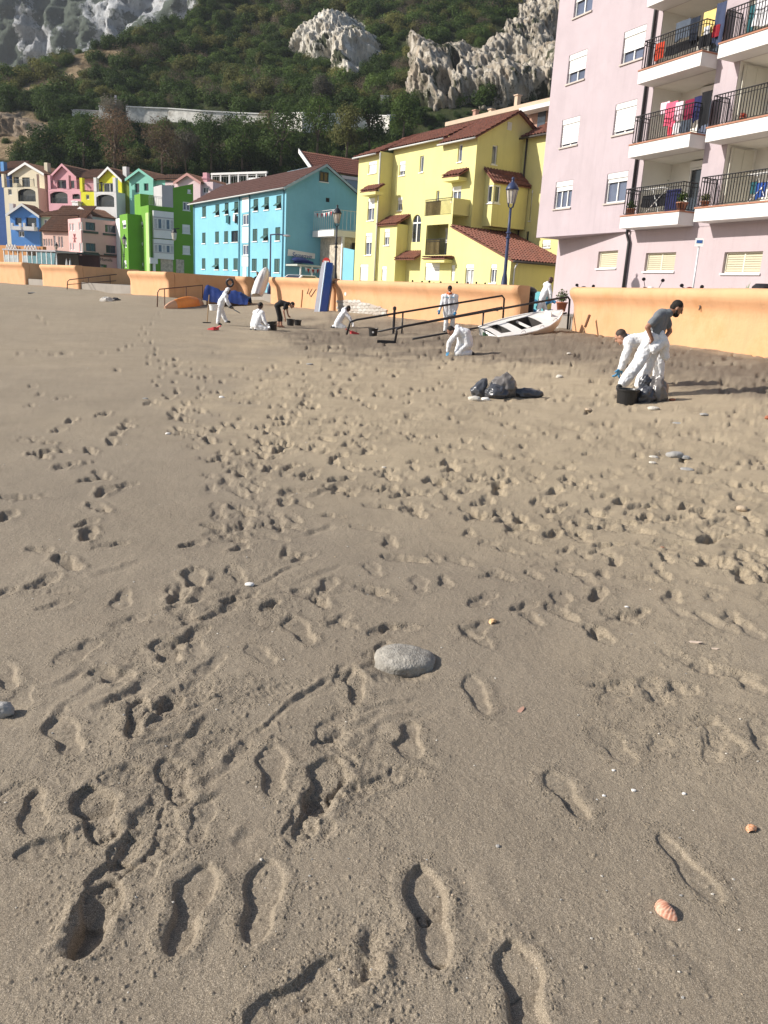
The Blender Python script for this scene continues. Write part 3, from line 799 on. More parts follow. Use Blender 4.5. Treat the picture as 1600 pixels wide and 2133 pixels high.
zone = fbm(BX / 16, BY / 16, 3, 97)
wy = np.interp(bpx, [p[0] for p in WALLPX], [p[1] for p in WALLPX])
for i in np.nonzero(ok)[0]:
    s = rs.uniform(.9, 1.9) * (1.25 if zone[i] > .1 else 1) * (1.15 if rs.rand() < .2 else .9)
    if b_[i] > .5:
        if rs.rand() > .05: continue
        s *= .45
    if inr1[i] and dr1[i] > 4:
        if rs.rand() > (.05): continue
        s *= .35
    if inr2[i] and dr2[i] > 3:
        if rs.rand() > .30 or zone[i] < -.05: continue
        s *= .5
    if 845 < bpx[i] < 1200 and 150 < bpy_[i] < 300 and not inr2[i] and dr2[i] < 60:
        if rs.rand() > .45: continue
        s *= .4
    below = bpy_[i] - wy[i]
    if 195 < bpx[i] < 822 and -8 < below < 30:
        if rs.rand() > .35: continue
        s *= .4
    # the upper left of the hill is greyer and drier
    q = rs.rand() + .55 * zone[i] + (.10 if (bpx[i] < 560 and bpy_[i] < 190) else 0)
    k = 0 if q < .42 else (1 if q < .78 else (2 if q < .95 else 3))
    z0 = BZ[i] - .25 * s
    pts[k].append((BX[i], BY[i], z0)); scs[k].append((s, s, s * rs.uniform(.8, 1.35))); rts[k].append(rs.rand() * 6.28)
for k, (nm, lb) in enumerate([('dark_green_scrub', 'dense dark green scrub covering the hillside'), ('green_scrub', 'mid green bushes mixed through the hillside scrub'), ('olive_scrub', 'pale olive bushes dotted over the hillside'), ('dry_scrub', 'leafless grey brown bushes among the green scrub')]):
    scrub(nm, pts[k], scs[k], rts[k], TPL[k], lb)

M_BARK = mat('bark', (.14, .11, .08), .95, .3, 6)
def tree(px, py, Y, h, r, lm, label, shape='round', n=2600, leaf=.16, seed=0, flat=.55):
    base = hill_hit(px, py) if Y is None else at(px, py, Y)
    if base is None: return
    rs_ = np.random.RandomState(seed + 400)
    t = empty('tree', base, label, 'tree', 'trees and large bushes on the slope behind the houses')
    mb = MB(); top = base + np.array([rs_.uniform(-.3, .3), 0, h * .62])
    mid = (base + top) / 2 + np.array([rs_.uniform(-.2, .2), rs_.uniform(-.2, .2), 0])
    mb.tube([base - [0, 0, .5], mid, top], [.025 * h, .02 * h, .01 * h], 7)
    lobes = []
    for i in range(9):
        an = i * 2.4 + rs_.rand(); dd = r * rs_.uniform(.25, .72); hz = h * rs_.uniform(.16, .86)
        c = base + np.array([math.cos(an) * dd, math.sin(an) * dd, hz]); q = r * rs_.uniform(.3, .48)
        mb.tube([mid, (mid + c) / 2 + [0, 0, .1 * h], c], [.018 * h, .012 * h, .005 * h], 5)
        lobes.append((c[0], c[1], c[2], q, q, q * (.9 if shape == 'round' else 1.3)))
    lobes.append((base[0], base[1], base[2] + h * .72, r * .5, r * .5, h * .26))
    mb.build('trunk', M_BARK, t, smooth=True)
    v = leaf_arrays(rs_, lobes, n, leaf, .72, flat); v = v - base[None]
    o = bpy.data.objects.new('crown', mesh_from_quads('crown', v, lm)); COL.objects.link(o); o.parent = t
GB = leaf_mat('leaf_rust_brown', (.17, .125, .078)); GG = SCRUB_MATS[1]; GD = SCRUB_MATS[0]; GO = SCRUB_MATS[2]; GR = leaf_mat('leaf_grey_green', (.12, .12, .092))
TR = [(240, 352, 124, 8.6, 3.6, GB, 'tall rust brown tree behind the teal gabled house'), (338, 356, 122, 7.4, 3.9, GB, 'broad brown tree behind the roof between teal and pink houses'),
      (388, 352, 126, 5.6, 2.6, GR, 'small grey brown tree right of the broad brown tree'), (668, 222, None, 5.2, 2.6, GR, 'grey green round tree below the left limestone crag'),
      (440, 352, 128, 7.2, 3.4, GD, 'dark green bushy tree left above the blue building roof'), (505, 345, 128, 7.5, 3.6, GG, 'mid green tree behind the middle of the blue building roof'),
      (585, 338, 128, 8.4, 4.0, GD, 'large dark tree behind the blue building ridge'), (660, 325, 128, 7.8, 3.6, GG, 'green tree behind the red roofed terrace right of the blue ridge'),
      (722, 320, 124, 6.6, 3.0, GO, 'olive green tree beside the yellow building left roof edge'), (175, 340, 126, 6.8, 3.6, GG, 'green spreading tree behind the pink gabled house'),
      (95, 338, 128, 5.2, 3.4, GD, 'dark green bush at the foot of the tan earth bank'), (112, 252, None, 4.6, 3.8, GD, 'dark dense bush above the tan earth bank'),
      (18, 222, None, 3.6, 3.4, GD, 'dark low bush on the skyline at the far left edge'), (238, 262, None, 4.2, 2.8, GR, 'grey bush in front of the small stone tower'),
      (872, 262, None, 2.6, 2.0, GD, 'dark green tree at the foot of the tan cliff'), (1008, 222, None, 3.0, 2.8, GD, 'dark bush growing on the tan cliff above the flat roof'),
      (770, 300, 126, 6.2, 3.0, GD, 'dark tree just above the left end of the yellow building roof'), (840, 285, 130, 6.4, 3.2, GG, 'green tree above the middle of the yellow building roof'),
      (505, 262, None, 4.6, 3.0, GG, 'green bush under the white road wall left of the palm'), (640, 262, None, 4.4, 3.0, GD, 'dark bush under the white road wall right of the palm')]
for i, (px, py, Y, h, r, lm, lb) in enumerate(TR):
    tree(px, py, Y, h, r, lm, lb, seed=i, n=3000, leaf=.15 if lm in (GB, GR) else .17, flat=.4 if lm in (GB, GR) else .55)
# the palm
pb = hill_hit(560, 275)
pt_ = empty('palm_tree', pb, 'palm tree with drooping fronds below the white road wall', 'palm tree')
mb = MB(); mb.tube([pb - [0, 0, .5], pb + [.1, 0, 1.6], pb + [0, 0, 3.0]], [.32, .28, .3], 8); mb.build('trunk', M_BARK, pt_, smooth=True)
for i in range(22):
    an = i * 2.399; el = .2 + 1.0 * ((i * .618) % 1); ln = 2.3
    mb = MB(); prev = None
    d = np.array([math.cos(an), math.sin(an), 0]); side = np.array([-d[1], d[0], 0])
    c0 = pb + [0, 0, 3.0]
    P_ = [c0 + d * ln * t * math.cos(el) * 1.0 + np.array([0, 0, ln * (math.sin(el) * t - .85 * t * t)]) for t in np.linspace(0, 1, 8)]
    for a, b2 in zip(P_[:-1], P_[1:]):
        for sgn in (-1, 1):
            for f in (0, .5):
                p = a + (b2 - a) * f
                mb.add([p, p + (b2 - a) * .4, p + side * sgn * .38 + (b2 - a) * .8 + np.array([0, 0, -.2])], [(0, 1, 2)])
    mb.build('frond', leaf_mat('palm_leaf', (.13, .115, .06)), pt_)
# ================================================================== BUILDINGS: helpers
class Face:
    """local street frame: s along the front (towards the near end), d back into the block, z up"""
    def __init__(self, O, ang):
        self.O = np.array([O[0], O[1], 0.0]); a = math.radians(ang)
        self.u = np.array([math.sin(a), -math.cos(a), 0.0]); self.b = np.array([math.cos(a), math.sin(a), 0.0])
    def L(self, s, d, z): return self.O + self.u * s + self.b * d + np.array([0, 0, z])
    def q(self, p, d=0.0):
        r = ray(*p); o = self.O + self.b * d; t = ((o - CAM) @ self.b) / (r @ self.b); P = CAM + r * t
        return (P - o) @ self.u, P[2]
    def qr(self, p, s=0.0):
        r = ray(*p); o = self.O + self.u * s; t = ((o - CAM) @ self.u) / (r @ self.u); P = CAM + r * t
        return (P - o) @ self.b, P[2]
    def front(self, d): return lambda a, i, z: self.L(a, d + i, z)          # i = inwards
    def right(self, s): return lambda a, i, z: self.L(s - i, a, z)
    def left(self, s): return lambda a, i, z: self.L(s + i, a, z)
    def box(self, mb, s0, s1, d0, d1, z0, z1, mi=0):
        return mb.hexa([self.L(s0, d0, z0), self.L(s1, d0, z0), self.L(s1, d1, z0), self.L(s0, d1, z0), self.L(s0, d0, z1), self.L(s1, d0, z1), self.L(s1, d1, z1), self.L(s0, d1, z1)], mi)
def mk(sx, sy, ox, oy): return lambda x, y: (ox + x / sx, oy + y / sy)
z1 = mk(3.81, 3.81, 0, 300); z2 = mk(4, 4, 380, 300); z3 = mk(3.636, 3.636, 720, 200); z4 = mk(3.2, 3.2, 1100, 0); z5 = mk(3.2, 3.2, 1100, 280)
g3 = mk(8, 8, 230, 350); l2 = mk(6.154, 6.154, 0, 400); b1 = mk(10, 10, 590, 440)

def wall_grid(mb, P, a0, a1, zb, zt, holes=(), rev=0.16, mi=0):
    """a wall with true openings and reveals"""
    hs = [(max(a0, h[0]), max(zb, h[1]), min(a1, h[2]), min(zt, h[3])) for h in holes]
    hs = [h for h in hs if h[2] - h[0] > .02 and h[3] - h[1] > .02]
    A = sorted(set([a0, a1] + [h[0] for h in hs] + [h[2] for h in hs])); Zs = sorted(set([zb, zt] + [h[1] for h in hs] + [h[3] for h in hs]))
    for i in range(len(A) - 1):
        for j in range(len(Zs) - 1):
            ca, cz = (A[i] + A[i + 1]) / 2, (Zs[j] + Zs[j + 1]) / 2
            if any(h[0] < ca < h[2] and h[1] < cz < h[3] for h in hs): continue
            mb.quad(P(A[i], 0, Zs[j]), P(A[i + 1], 0, Zs[j]), P(A[i + 1], 0, Zs[j + 1]), P(A[i], 0, Zs[j + 1]), mi)
    for h in hs:
        r = h[4] if len(h) > 4 else rev
        c = [(h[0], h[1]), (h[2], h[1]), (h[2], h[3]), (h[0], h[3])]
        for k in range(4):
            (x0, y0), (x1, y1) = c[k], c[(k + 1) % 4]
            mb.quad(P(x0, 0, y0), P(x1, 0, y1), P(x1, r, y1), P(x0, r, y0), mi)
def bars(mb, P, a0, a1, zb, zt, i0, i1):
    mb.hexa([P(a0, i0, zb), P(a1, i0, zb), P(a1, i1, zb), P(a0, i1, zb), P(a0, i0, zt), P(a1, i0, zt), P(a1, i1, zt), P(a0, i1, zt)])
M_FRAME = mat('white_frame', (.78, .78, .76), .5, .06); M_SHUT = mat('white_shutter', (.80, .80, .78), .6, .05)
M_GLASS = mat('window_glass', (.035, .045, .06), .08, .3, .8, spec=.8); M_GLASS_BLUE = mat('blue_window_glass', (.11, .13, .19), .1, .3, .8, spec=.8)
M_SILL = mat('stone_sill', (.50, .44, .40), .8, .12); M_DKFRAME = mat('dark_frame', (.05, .06, .055), .5, .1)
M_LOUVRE = mat('green_louvre', (.045, .115, .10), .6, .15, 3); M_DARK = mat('dark_interior', (.02, .02, .02), .9, .1); M_CURT = mat('net_curtain', (.50, .50, .50), .9, .25, 5)
M_BLIND = mat('cream_blind', (.56, .52, .38), .8, .06)
def window(parent, P, box, kind='white', shut=0.0, mull=2, frame=.055, depth=.13, sill=True, glass=None, fm=None, flap=False, label=None, rnd_=None):
    a0, zb, a1, zt = box
    if a1 < a0: a0, a1 = a1, a0
    if zt < zb: zb, zt = zt, zb
    fm = fm or M_FRAME; glass = glass or M_GLASS_BLUE
    mb = MB(); f = min(frame, (a1 - a0) * .16, (zt - zb) * .2); e = .012
    i0, i1 = depth - .04, depth + .03
    bars(mb, P, a0 + .002, a1 - .002, zb + .002, zb + f, i0, i1); bars(mb, P, a0 + .002, a1 - .002, zt - f, zt - .002, i0, i1)
    bars(mb, P, a0 + .002, a0 + f, zb + f, zt - f, i0, i1); bars(mb, P, a1 - f, a1 - .002, zb + f, zt - f, i0, i1)
    if kind == 'louvre':
        w = mb.build('window', M_DKFRAME, parent)
        n = 2; st = (a1 - a0 - 2 * f) / n
        for k in range(n):
            sb = MB(); x0 = a0 + f + k * st + .01; x1 = x0 + st - .02
            bars(sb, P, x0, x0 + .05, zb + f, zt - f, .0, .05); bars(sb, P, x1 - .05, x1, zb + f, zt - f, .0, .05)
            zsplit = zb + f + (zt - zb) * (.42 if flap else 0)
            z = zsplit + .02
            while z < zt - f - .04:
                sb.hexa([P(x0 + .05, .005, z), P(x1 - .05, .005, z), P(x1 - .05, .04, z + .05), P(x0 + .05, .04, z + .05), P(x0 + .05, .0, z + .012), P(x1 - .05, .0, z + .012), P(x1 - .05, .035, z + .062), P(x0 + .05, .035, z + .062)]); z += .085
            sb.build('shutter', M_LOUVRE, w)
        if flap:
            pb = MB(); pb.quad(P(a0 + f, depth, zb + f), P(a1 - f, depth, zb + f), P(a1 - f, depth, zt - f), P(a0 + f, depth, zt - f)); pb.build('pane', M_GLASS, w)
            fb = MB(); zs = zb + (zt - zb) * .44; out = -(zt - zb) * .30
            fb.hexa([P(a0 + f, out, zb + .18 * (zt - zb)), P(a1 - f, out, zb + .18 * (zt - zb)), P(a1 - f, -.02, zs - .02), P(a0 + f, -.02, zs - .02), P(a0 + f, out - .03, zb + .18 * (zt - zb) + .03), P(a1 - f, out - .03, zb + .18 * (zt - zb) + .03), P(a1 - f, -.05, zs), P(a0 + f, -.05, zs)])
            fb.build('shutter_flap', M_LOUVRE, w)
        if sill:
            sb = MB(); bars(sb, P, a0 - .06, a1 + .06, zb - .09, zb - .004, -.07, .06); sb.build('sill', M_FRAME, w)
        return w
    zg = zt - f - (zt - zb) * shut
    if mull > 1 and shut < .95:
        for k in range(1, mull):
            x = a0 + (a1 - a0) * k / mull; bars(mb, P, x - f * .5, x + f * .5, zb + f, zg, i0 + .005, i1 - .005)
    w = mb.build('window', fm, parent)
    if label: w['label'] = label
    pb = MB(); pb.quad(P(a0 + f * .5, depth + .02, zb + f * .5), P(a1 - f * .5, depth + .02, zb + f * .5), P(a1 - f * .5, depth + .02, zt - f * .5), P(a0 + f * .5, depth + .02, zt - f * .5)); pb.build('pane', glass, w)
    if shut > 0:
        sb = MB(); z = zg; n = max(3, int((zt - zg) / .11)); h = (zt - f - zg) / n
        for k in range(n):
            bars(sb, P, a0 + f * .7, a1 - f * .7, zg + k * h, zg + k * h + h * .86, depth - .075, depth - .045)
        bars(sb, P, a0 + f * .6, a1 - f * .6, zt - f - .16, zt - .004, depth - .12, depth - .041)
        sb.build('shutter', M_SHUT, w)
    if sill:
        sb = MB(); bars(sb, P, a0 - .05, a1 + .05, zb - .07, zb - .004, -.06, depth); sb.build('sill', M_SILL if kind == 'stone' else M_FRAME, w)
    return w
def roof_slope(mb, P0, P1, Q1, Q0, pitch=.28, course=.42, amp=.045, th=.12):
    """corrugated clay-tile slope from eave P0-P1 up to ridge Q0-Q1, stepped in courses"""
    P0, P1, Q0, Q1 = map(lambda p: np.array(p, float), (P0, P1, Q0, Q1))
    W = np.linalg.norm(P1 - P0); H = (np.linalg.norm(Q0 - P0) + np.linalg.norm(Q1 - P1)) / 2
    nrm = unit(np.cross(P1 - P0, Q0 - P0)); nrm = nrm if nrm[2] > 0 else -nrm
    nc = max(2, min(90, int(W / pitch))) * 4; nr = max(1, min(40, int(H / course)))
    vs = []; rows = []
    for r in range(nr):
        for (t, lift) in ((r / nr, .05), ((r + 1) / nr, .0)):
            rows.append((t, lift))
    for t, lift in rows:
        a = P0 + (Q0 - P0) * t; b = P1 + (Q1 - P1) * t
        for k in range(nc + 1):
            x = k / nc; vs.append(a + (b - a) * x + nrm * (lift + amp * math.sin(k * math.pi / 2)))
    fs = []
    for i in range(len(rows) - 1):
        for k in range(nc):
            o = i * (nc + 1) + k; fs.append((o, o + 1, o + nc + 2, o + nc + 1))
    mb.add(vs, fs)
    lo = [P0 - nrm * th, P1 - nrm * th, Q1 - nrm * th, Q0 - nrm * th]; hi = [P0 - nrm * .05, P1 - nrm * .05, Q1 - nrm * .05, Q0 - nrm * .05]
    mb.hexa(lo + hi)
M_TILE = mat('clay_tile', (.215, .085, .058), .85, .38, 3.5, bump=.3, bscale=30, stain=(.11, .07, .055), stain_amt=.5, stain_scale=1.5); M_TILE_BR = mat('brown_tile', (.22, .115, .07), .88, .35, 3, bump=.3, bscale=30, stain=(.13, .09, .07), stain_amt=.5)
M_TILE_DK = mat('dark_red_roofing', (.105, .050, .040), .85, .25, 2, bump=.2)
M_GUT = mat('dark_gutter', (.07, .06, .055), .6, .2); M_WPIPE = mat('pale_pipe', (.55, .55, .53), .5, .1)
def building(name, F, s, d, label, cat='building', group=None, z=PROM_Z):
    return empty(name, F.L(s, d, z), label, cat, group)
def block(root, F, s0, s1, d0, d1, z0, z1_, m, fh=(), rh=(), lh=(), name='wall', gable=None, zr=None, top=True):
    mb = MB()
    wall_grid(mb, F.front(d0), s0, s1, z0, z1_, fh); wall_grid(mb, F.right(s1), d0, d1, z0, z1_, rh)
    wall_grid(mb, F.left(s0), d0, d1, z0, z1_, lh); mb.quad(F.L(s0, d1, z0), F.L(s1, d1, z0), F.L(s1, d1, z1_), F.L(s0, d1, z1_))
    if gable == 's':     # ridge runs along s: triangles on left and right faces
        dm = (d0 + d1) / 2
        for s in (s0, s1): mb.poly([F.L(s, d0, z1_), F.L(s, d1, z1_), F.L(s, dm, zr)])
    elif gable == 'd':
        sm = (s0 + s1) / 2
        for d in (d0, d1): mb.poly([F.L(s0, d, z1_), F.L(s1, d, z1_), F.L(sm, d, zr)])
    elif top: mb.quad(F.L(s0, d0, z1_), F.L(s1, d0, z1_), F.L(s1, d1, z1_), F.L(s0, d1, z1_))
    return mb.build(name, m, root)
def pipe(root, pts, r, m, name='downpipe'):
    return MB().tube(pts, r, 8).build(name, m, root, smooth=True)
def rail(root, pts, h, m, step=.12, name='railing', r=.012, double=True):
    """picket railing along a polyline of foot points"""
    mb = MB(); up = np.array([0, 0, 1.0]); pts = [np.array(p) for p in pts]
    mb.tube([p + up * h for p in pts], .022, 6); mb.tube([p + up * .06 for p in pts], .014, 5)
    if double: mb.tube([p + up * (h - .14) for p in pts], .014, 5)
    for a, b in zip(pts[:-1], pts[1:]):
        n = max(1, int(np.linalg.norm(b - a) / step))
        for k in range(n + 1):
            p = a + (b - a) * k / n
            e1 = np.array([r, 0, 0]); e2 = np.array([0, r, 0]); c = p + up * (h / 2 + .03)
            mb.box(c, e1, e2, up * (h / 2 - .03))
    return mb.build(name, m, root)
M_IRON = mat('black_iron', (.022, .022, .024), .5, .2)

# ================================================================== THE PINK APARTMENT BLOCK
FP = Face(at(1117, 495, 42)[:2], 25.0)
M_PINK = mat('pink_render', (.455, .385, .41), .88, .10, .5, bump=.25, bscale=25, streak=.3, stain=(.38, .32, .34), stain_amt=.5, stain_scale=.35); M_WHITE = mat('white_render', (.72, .71, .69), .85, .07, .8, bump=.15, streak=.15)
M_COPING = mat('terracotta_coping', (.40, .19, .12), .8, .2, 6); M_PINK2 = mat('pink_render_lower', (.47, .39, .405), .88, .09, .5, bump=.25, bscale=25, streak=.28)
q = FP.q
pk = building('apartment_building', FP, 3, 1, 'tall pale pink apartment block with white balconies and iron railings', 'apartment building')
zb = q((1117, 495))[1]; s_end = 30.0; z_top = 27.0
sP0 = q(z5(745, 300))[0]; sP1 = q(z5(1147, 300))[0]; sP2 = q(z5(1292, 300))[0]      # loggia edges: pipe strip, pier, second loggia
sP3 = sP2 + 7.0
W1 = [((1150, 436), (1191, 375)), ((1166, 306), (1209, 239)), ((1183, 175), (1228, 98)), ((1200, 34), (1246, -44))]
W2 = [((1254, 425), (1305, 354)), ((1277, 281), (1329, 205)), ((1296, 134), (1352, 48)), ((1320, -18), (1376, -110))]
def bx(p, F_=None, d=0.0, side=None, s=0.0):
    a, b = ((F_ or FP).q(p[0], d), (F_ or FP).q(p[1], d)) if side is None else ((F_ or FP).qr(p[0], s), (F_ or FP).qr(p[1], s))
    return (min(a[0], b[0]), min(a[1], b[1]), max(a[0], b[0]), max(a[1], b[1]))
def avg_col(W):  # regular storeys: average size and constant rise
    B = [bx(w) for w in W[:3]]
    a0 = np.mean([b[0] for b in B]); a1 = np.mean([b[2] for b in B]); h = np.mean([b[3] - b[1] for b in B]); rise = (B[2][1] - B[0][1]) / 2
    return [(a0, B[0][1] + rise * k, a1, B[0][1] + rise * k + h) for k in range(8)], rise
C1, rise = avg_col(W1); C2, _ = avg_col(W2)
zsl = [q((1306, 323), -.75)[1], 0, 0]   # slab undersides by storey
PROJ = .80
s1L, zA = q((1290, 476), -PROJ); s1R, _ = q((1413, 455), -PROJ)
SL = [zA + rise * k for k in range(7)]; ST = .50      # underside heights and slab depth
s2L, zB = q((1444, 462), -PROJ)
SB = [zB + rise * k for k in range(7)]
lz = lambda k, S: (S[k] + ST, S[k + 1])
holes = C1 + C2 + [(sP0 + .12, lz(k, SL)[0], sP1, lz(k, SL)[1], 1.5) for k in range(6)] + [(sP2, lz(k, SB)[0], sP3, lz(k, SB)[1], 1.5) for k in range(6)]
mbw = MB(); Pf = FP.front(0)
wall_grid(mbw, Pf, 0, s_end, zb, z_top, holes, .16)
wall_grid(mbw, FP.left(0), 0, 12, zb, z_top); mbw.quad(FP.L(0, 0, z_top), FP.L(s_end, 0, z_top), FP.L(s_end, 12, z_top), FP.L(0, 12, z_top))
mbw.quad(FP.L(0, 0, zb), FP.L(sP0, 0, zb), FP.L(sP0, 12, zb), FP.L(0, 12, zb)); mbw.build('wall', M_PINK, pk)
# lower storey: set back at its far end, meeting the front above where the pipe comes down
sQ, _ = q((1310, 484)); loS, _ = q((1147, 505), 1.0); back_d = 1.35
pQ = FP.L(sQ + .2, .02, 0); pE = FP.L(loS + .15, back_d, 0); dirL = unit(pE - pQ)
FL = Face(pE[:2], math.degrees(math.atan2(-dirL[0], dirL[1]))); FL.u = -dirL; FL.b = np.array([-FL.u[1], FL.u[0], 0.0]); FL.b = FL.b if FL.b[0] > 0 else -FL.b
lenL = float(np.linalg.norm(pQ - pE))
G1 = bx(((1243, 559), (1288, 521)), FL); G2 = bx(((1341, 565), (1409, 525)), d=.02); G3 = bx(((1503, 569), (1590, 523)), d=.02)
mbl = MB(); wall_grid(mbl, FL.front(0), 0, lenL, .6, zb, [G1]); wall_grid(mbl, FP.front(.02), sQ + .2, s_end, .6, zb + .4, [G2, G3])
wall_grid(mbl, FL.left(0), 0, 9, .6, zb); mbl.build('lower_wall', M_PINK2, pk)
for g, P_ in ((G1, FL.front(0)), (G2, FP.front(.02)), (G3, FP.front(.02))):
    w = window(pk, P_, g, 'white', 0, 1 if g is G1 else 2, .06, .15, True, glass=M_BLIND, fm=mat('cream_frame', (.70, .66, .52), .6, .05))
    sb = MB(); n = 7; h = (g[3] - g[1] - .16) / n
    for k in range(n): bars(sb, P_, g[0] + .08, g[2] - .08, g[1] + .08 + k * h, g[1] + .08 + k * h + h * .8, .125, .145)
    sb.build('blind', M_BLIND, w)
shs = {0: (.30, .26), 1: (.84, .84), 2: (.58, .60), 3: (.42, .5), 4: (.5, .3)}
for k in range(4):
    window(pk, Pf, C1[k], 'stone', shs[k][0], 3 if k == 0 else 2, .06, .14, True); window(pk, Pf, C2[k], 'stone', shs[k][1], 2, .06, .14, True)
M_LOG = mat('loggia_white', (.74, .72, .66), .88, .06)
for (a0, a1, S, nm) in ((sP0 + .12, sP1, SL, 0), (sP2, sP3, SB, 1)):
    for k in range(4):
        z0, z1v = lz(k, S); mb = MB(); D = 1.5; e = .006
        mb.quad(FP.L(a0 + e, D, z0), FP.L(a1 - e, D, z0), FP.L(a1 - e, D, z1v), FP.L(a0 + e, D, z1v))
        for s_ in (a0 + e, a1 - e): mb.quad(FP.L(s_, .02, z0), FP.L(s_, D, z0), FP.L(s_, D, z1v), FP.L(s_, .02, z1v))
        mb.quad(FP.L(a0, .02, z1v - e), FP.L(a1, .02, z1v - e), FP.L(a1, D, z1v - e), FP.L(a0, D, z1v - e)); mb.quad(FP.L(a0, .02, z0 + e), FP.L(a1, .02, z0 + e), FP.L(a1, D, z0 + e), FP.L(a0, D, z0 + e))
        mb.build('loggia', M_LOG, pk)
        dw = 1.7; c0 = a1 - .35 - dw if nm == 0 else a0 + 1.5
        P_ = lambda a, i, z, D=D: FP.L(a, D - .10 + i, z)
        window(pk, P_, (c0, z0 + .05, c0 + dw, z0 + 2.15), 'white', .12 if k != 1 else .2, 2, .07, .02, False, glass=M_GLASS if k != 1 else M_GLASS_BLUE)
        if nm == 1:   # panelled cream door leaf folded on the side wall
            db = MB(); bars(db, lambda a, i, z: FP.L(a0 + .05 + i, a, z), .18, 1.3, z0 + .05, min(z1v - .1, z0 + 2.3), 0, .04)
            for (u0, u1, v0, v1) in ((.28, .70, .2, .95), (.78, 1.2, .2, .95), (.28, .70, 1.15, 2.1), (.78, 1.2, 1.15, 2.1)): bars(db, lambda a, i, z: FP.L(a0 + .09 + i, a, z), u0, u1, z0 + v0, z0 + v1, 0, .015)
            db.build('door', mat('cream_door', (.60, .58, .50), .7, .06), pk)
for (sl, sr, S, se) in ((s1L, s1R, SL, None), (s2L, s2L + 8.6, SB, None)):
    for k in range(4 + (S is SL)):
        z0 = S[k]; mb = MB()
        mb.prism([FP.L(sl, -PROJ, z0), FP.L(sr, -PROJ, z0), FP.L(sr + .0, 0.02, z0), FP.L(sl, 0.02, z0)], (0, 0, ST - .05)); b_o = mb.build('balcony', M_WHITE, pk)
        cb = MB(); cb.prism([FP.L(sl - .03, -PROJ - .03, z0 + ST - .047), FP.L(sr + .03, -PROJ - .03, z0 + ST - .047), FP.L(sr + .03, .0, z0 + ST - .047), FP.L(sl - .03, .0, z0 + ST - .047)], (0, 0, .05)); cb.build('coping', M_COPING, b_o)
        zt = z0 + ST + .003
        rail(b_o, [FP.L(sl + .06, -.02, zt), FP.L(sl + .06, -PROJ + .08, zt), FP.L(sr - .06, -PROJ + .08, zt), FP.L(sr - .06, -.02, zt)], 1.02, M_IRON, .125)
# rainwater pipe
p1 = [FP.L(q(z5(735, 170))[0], -.09, z_top - .2), FP.L(q(z5(735, 170))[0], -.09, zb - .02), FP.L(q(z5(665, 640))[0] + .05, -.09, zb - .05), FP.L(q(z5(690, 665))[0], -.08, zb - .45), FP.L(q(z5(690, 665))[0], -.08, 1.0)]
pipe(pk, p1, .065, M_IRON)
# things kept on the balconies
def cloth_piece(root_label, F_, s0, s1, d, ztop, drop, m, cat, name, seed=0, group=None):
    rr = random.Random(seed); n = 9; mth = 6; mb = MB(); vs = []
    for j in range(mth + 1):
        for i in range(n + 1):
            t = i / n; v = j / mth
            s = s0 + (s1 - s0) * (t + .04 * math.sin(7 * v + seed) * v); dd = d + .03 * math.sin(t * 9 + seed) * (.3 + v) + .015 * rr.random()
            vs.append(F_.L(s, dd, ztop - drop * v * (1 + .06 * math.sin(5 * t + seed))))
    fs = [(j * (n + 1) + i, j * (n + 1) + i + 1, (j + 1) * (n + 1) + i + 1, (j + 1) * (n + 1) + i) for j in range(mth) for i in range(n)]
    off = [tuple(np.array(v) + F_.b * .012) for v in vs]; k = len(vs)
    mb.add(vs, fs); mb.add(off, [f[::-1] for f in fs])
    o = mb.build(name, m, None, smooth=True, loc=F_.L((s0 + s1) / 2, d, ztop - drop)); tag(o, root_label, cat, group); return o
def cm(n, h, v=.2): return mat('cloth_' + n, srgb(h), .95, v, 5, bump=.2)
LZ = [SL[k] + ST for k in range(5)]
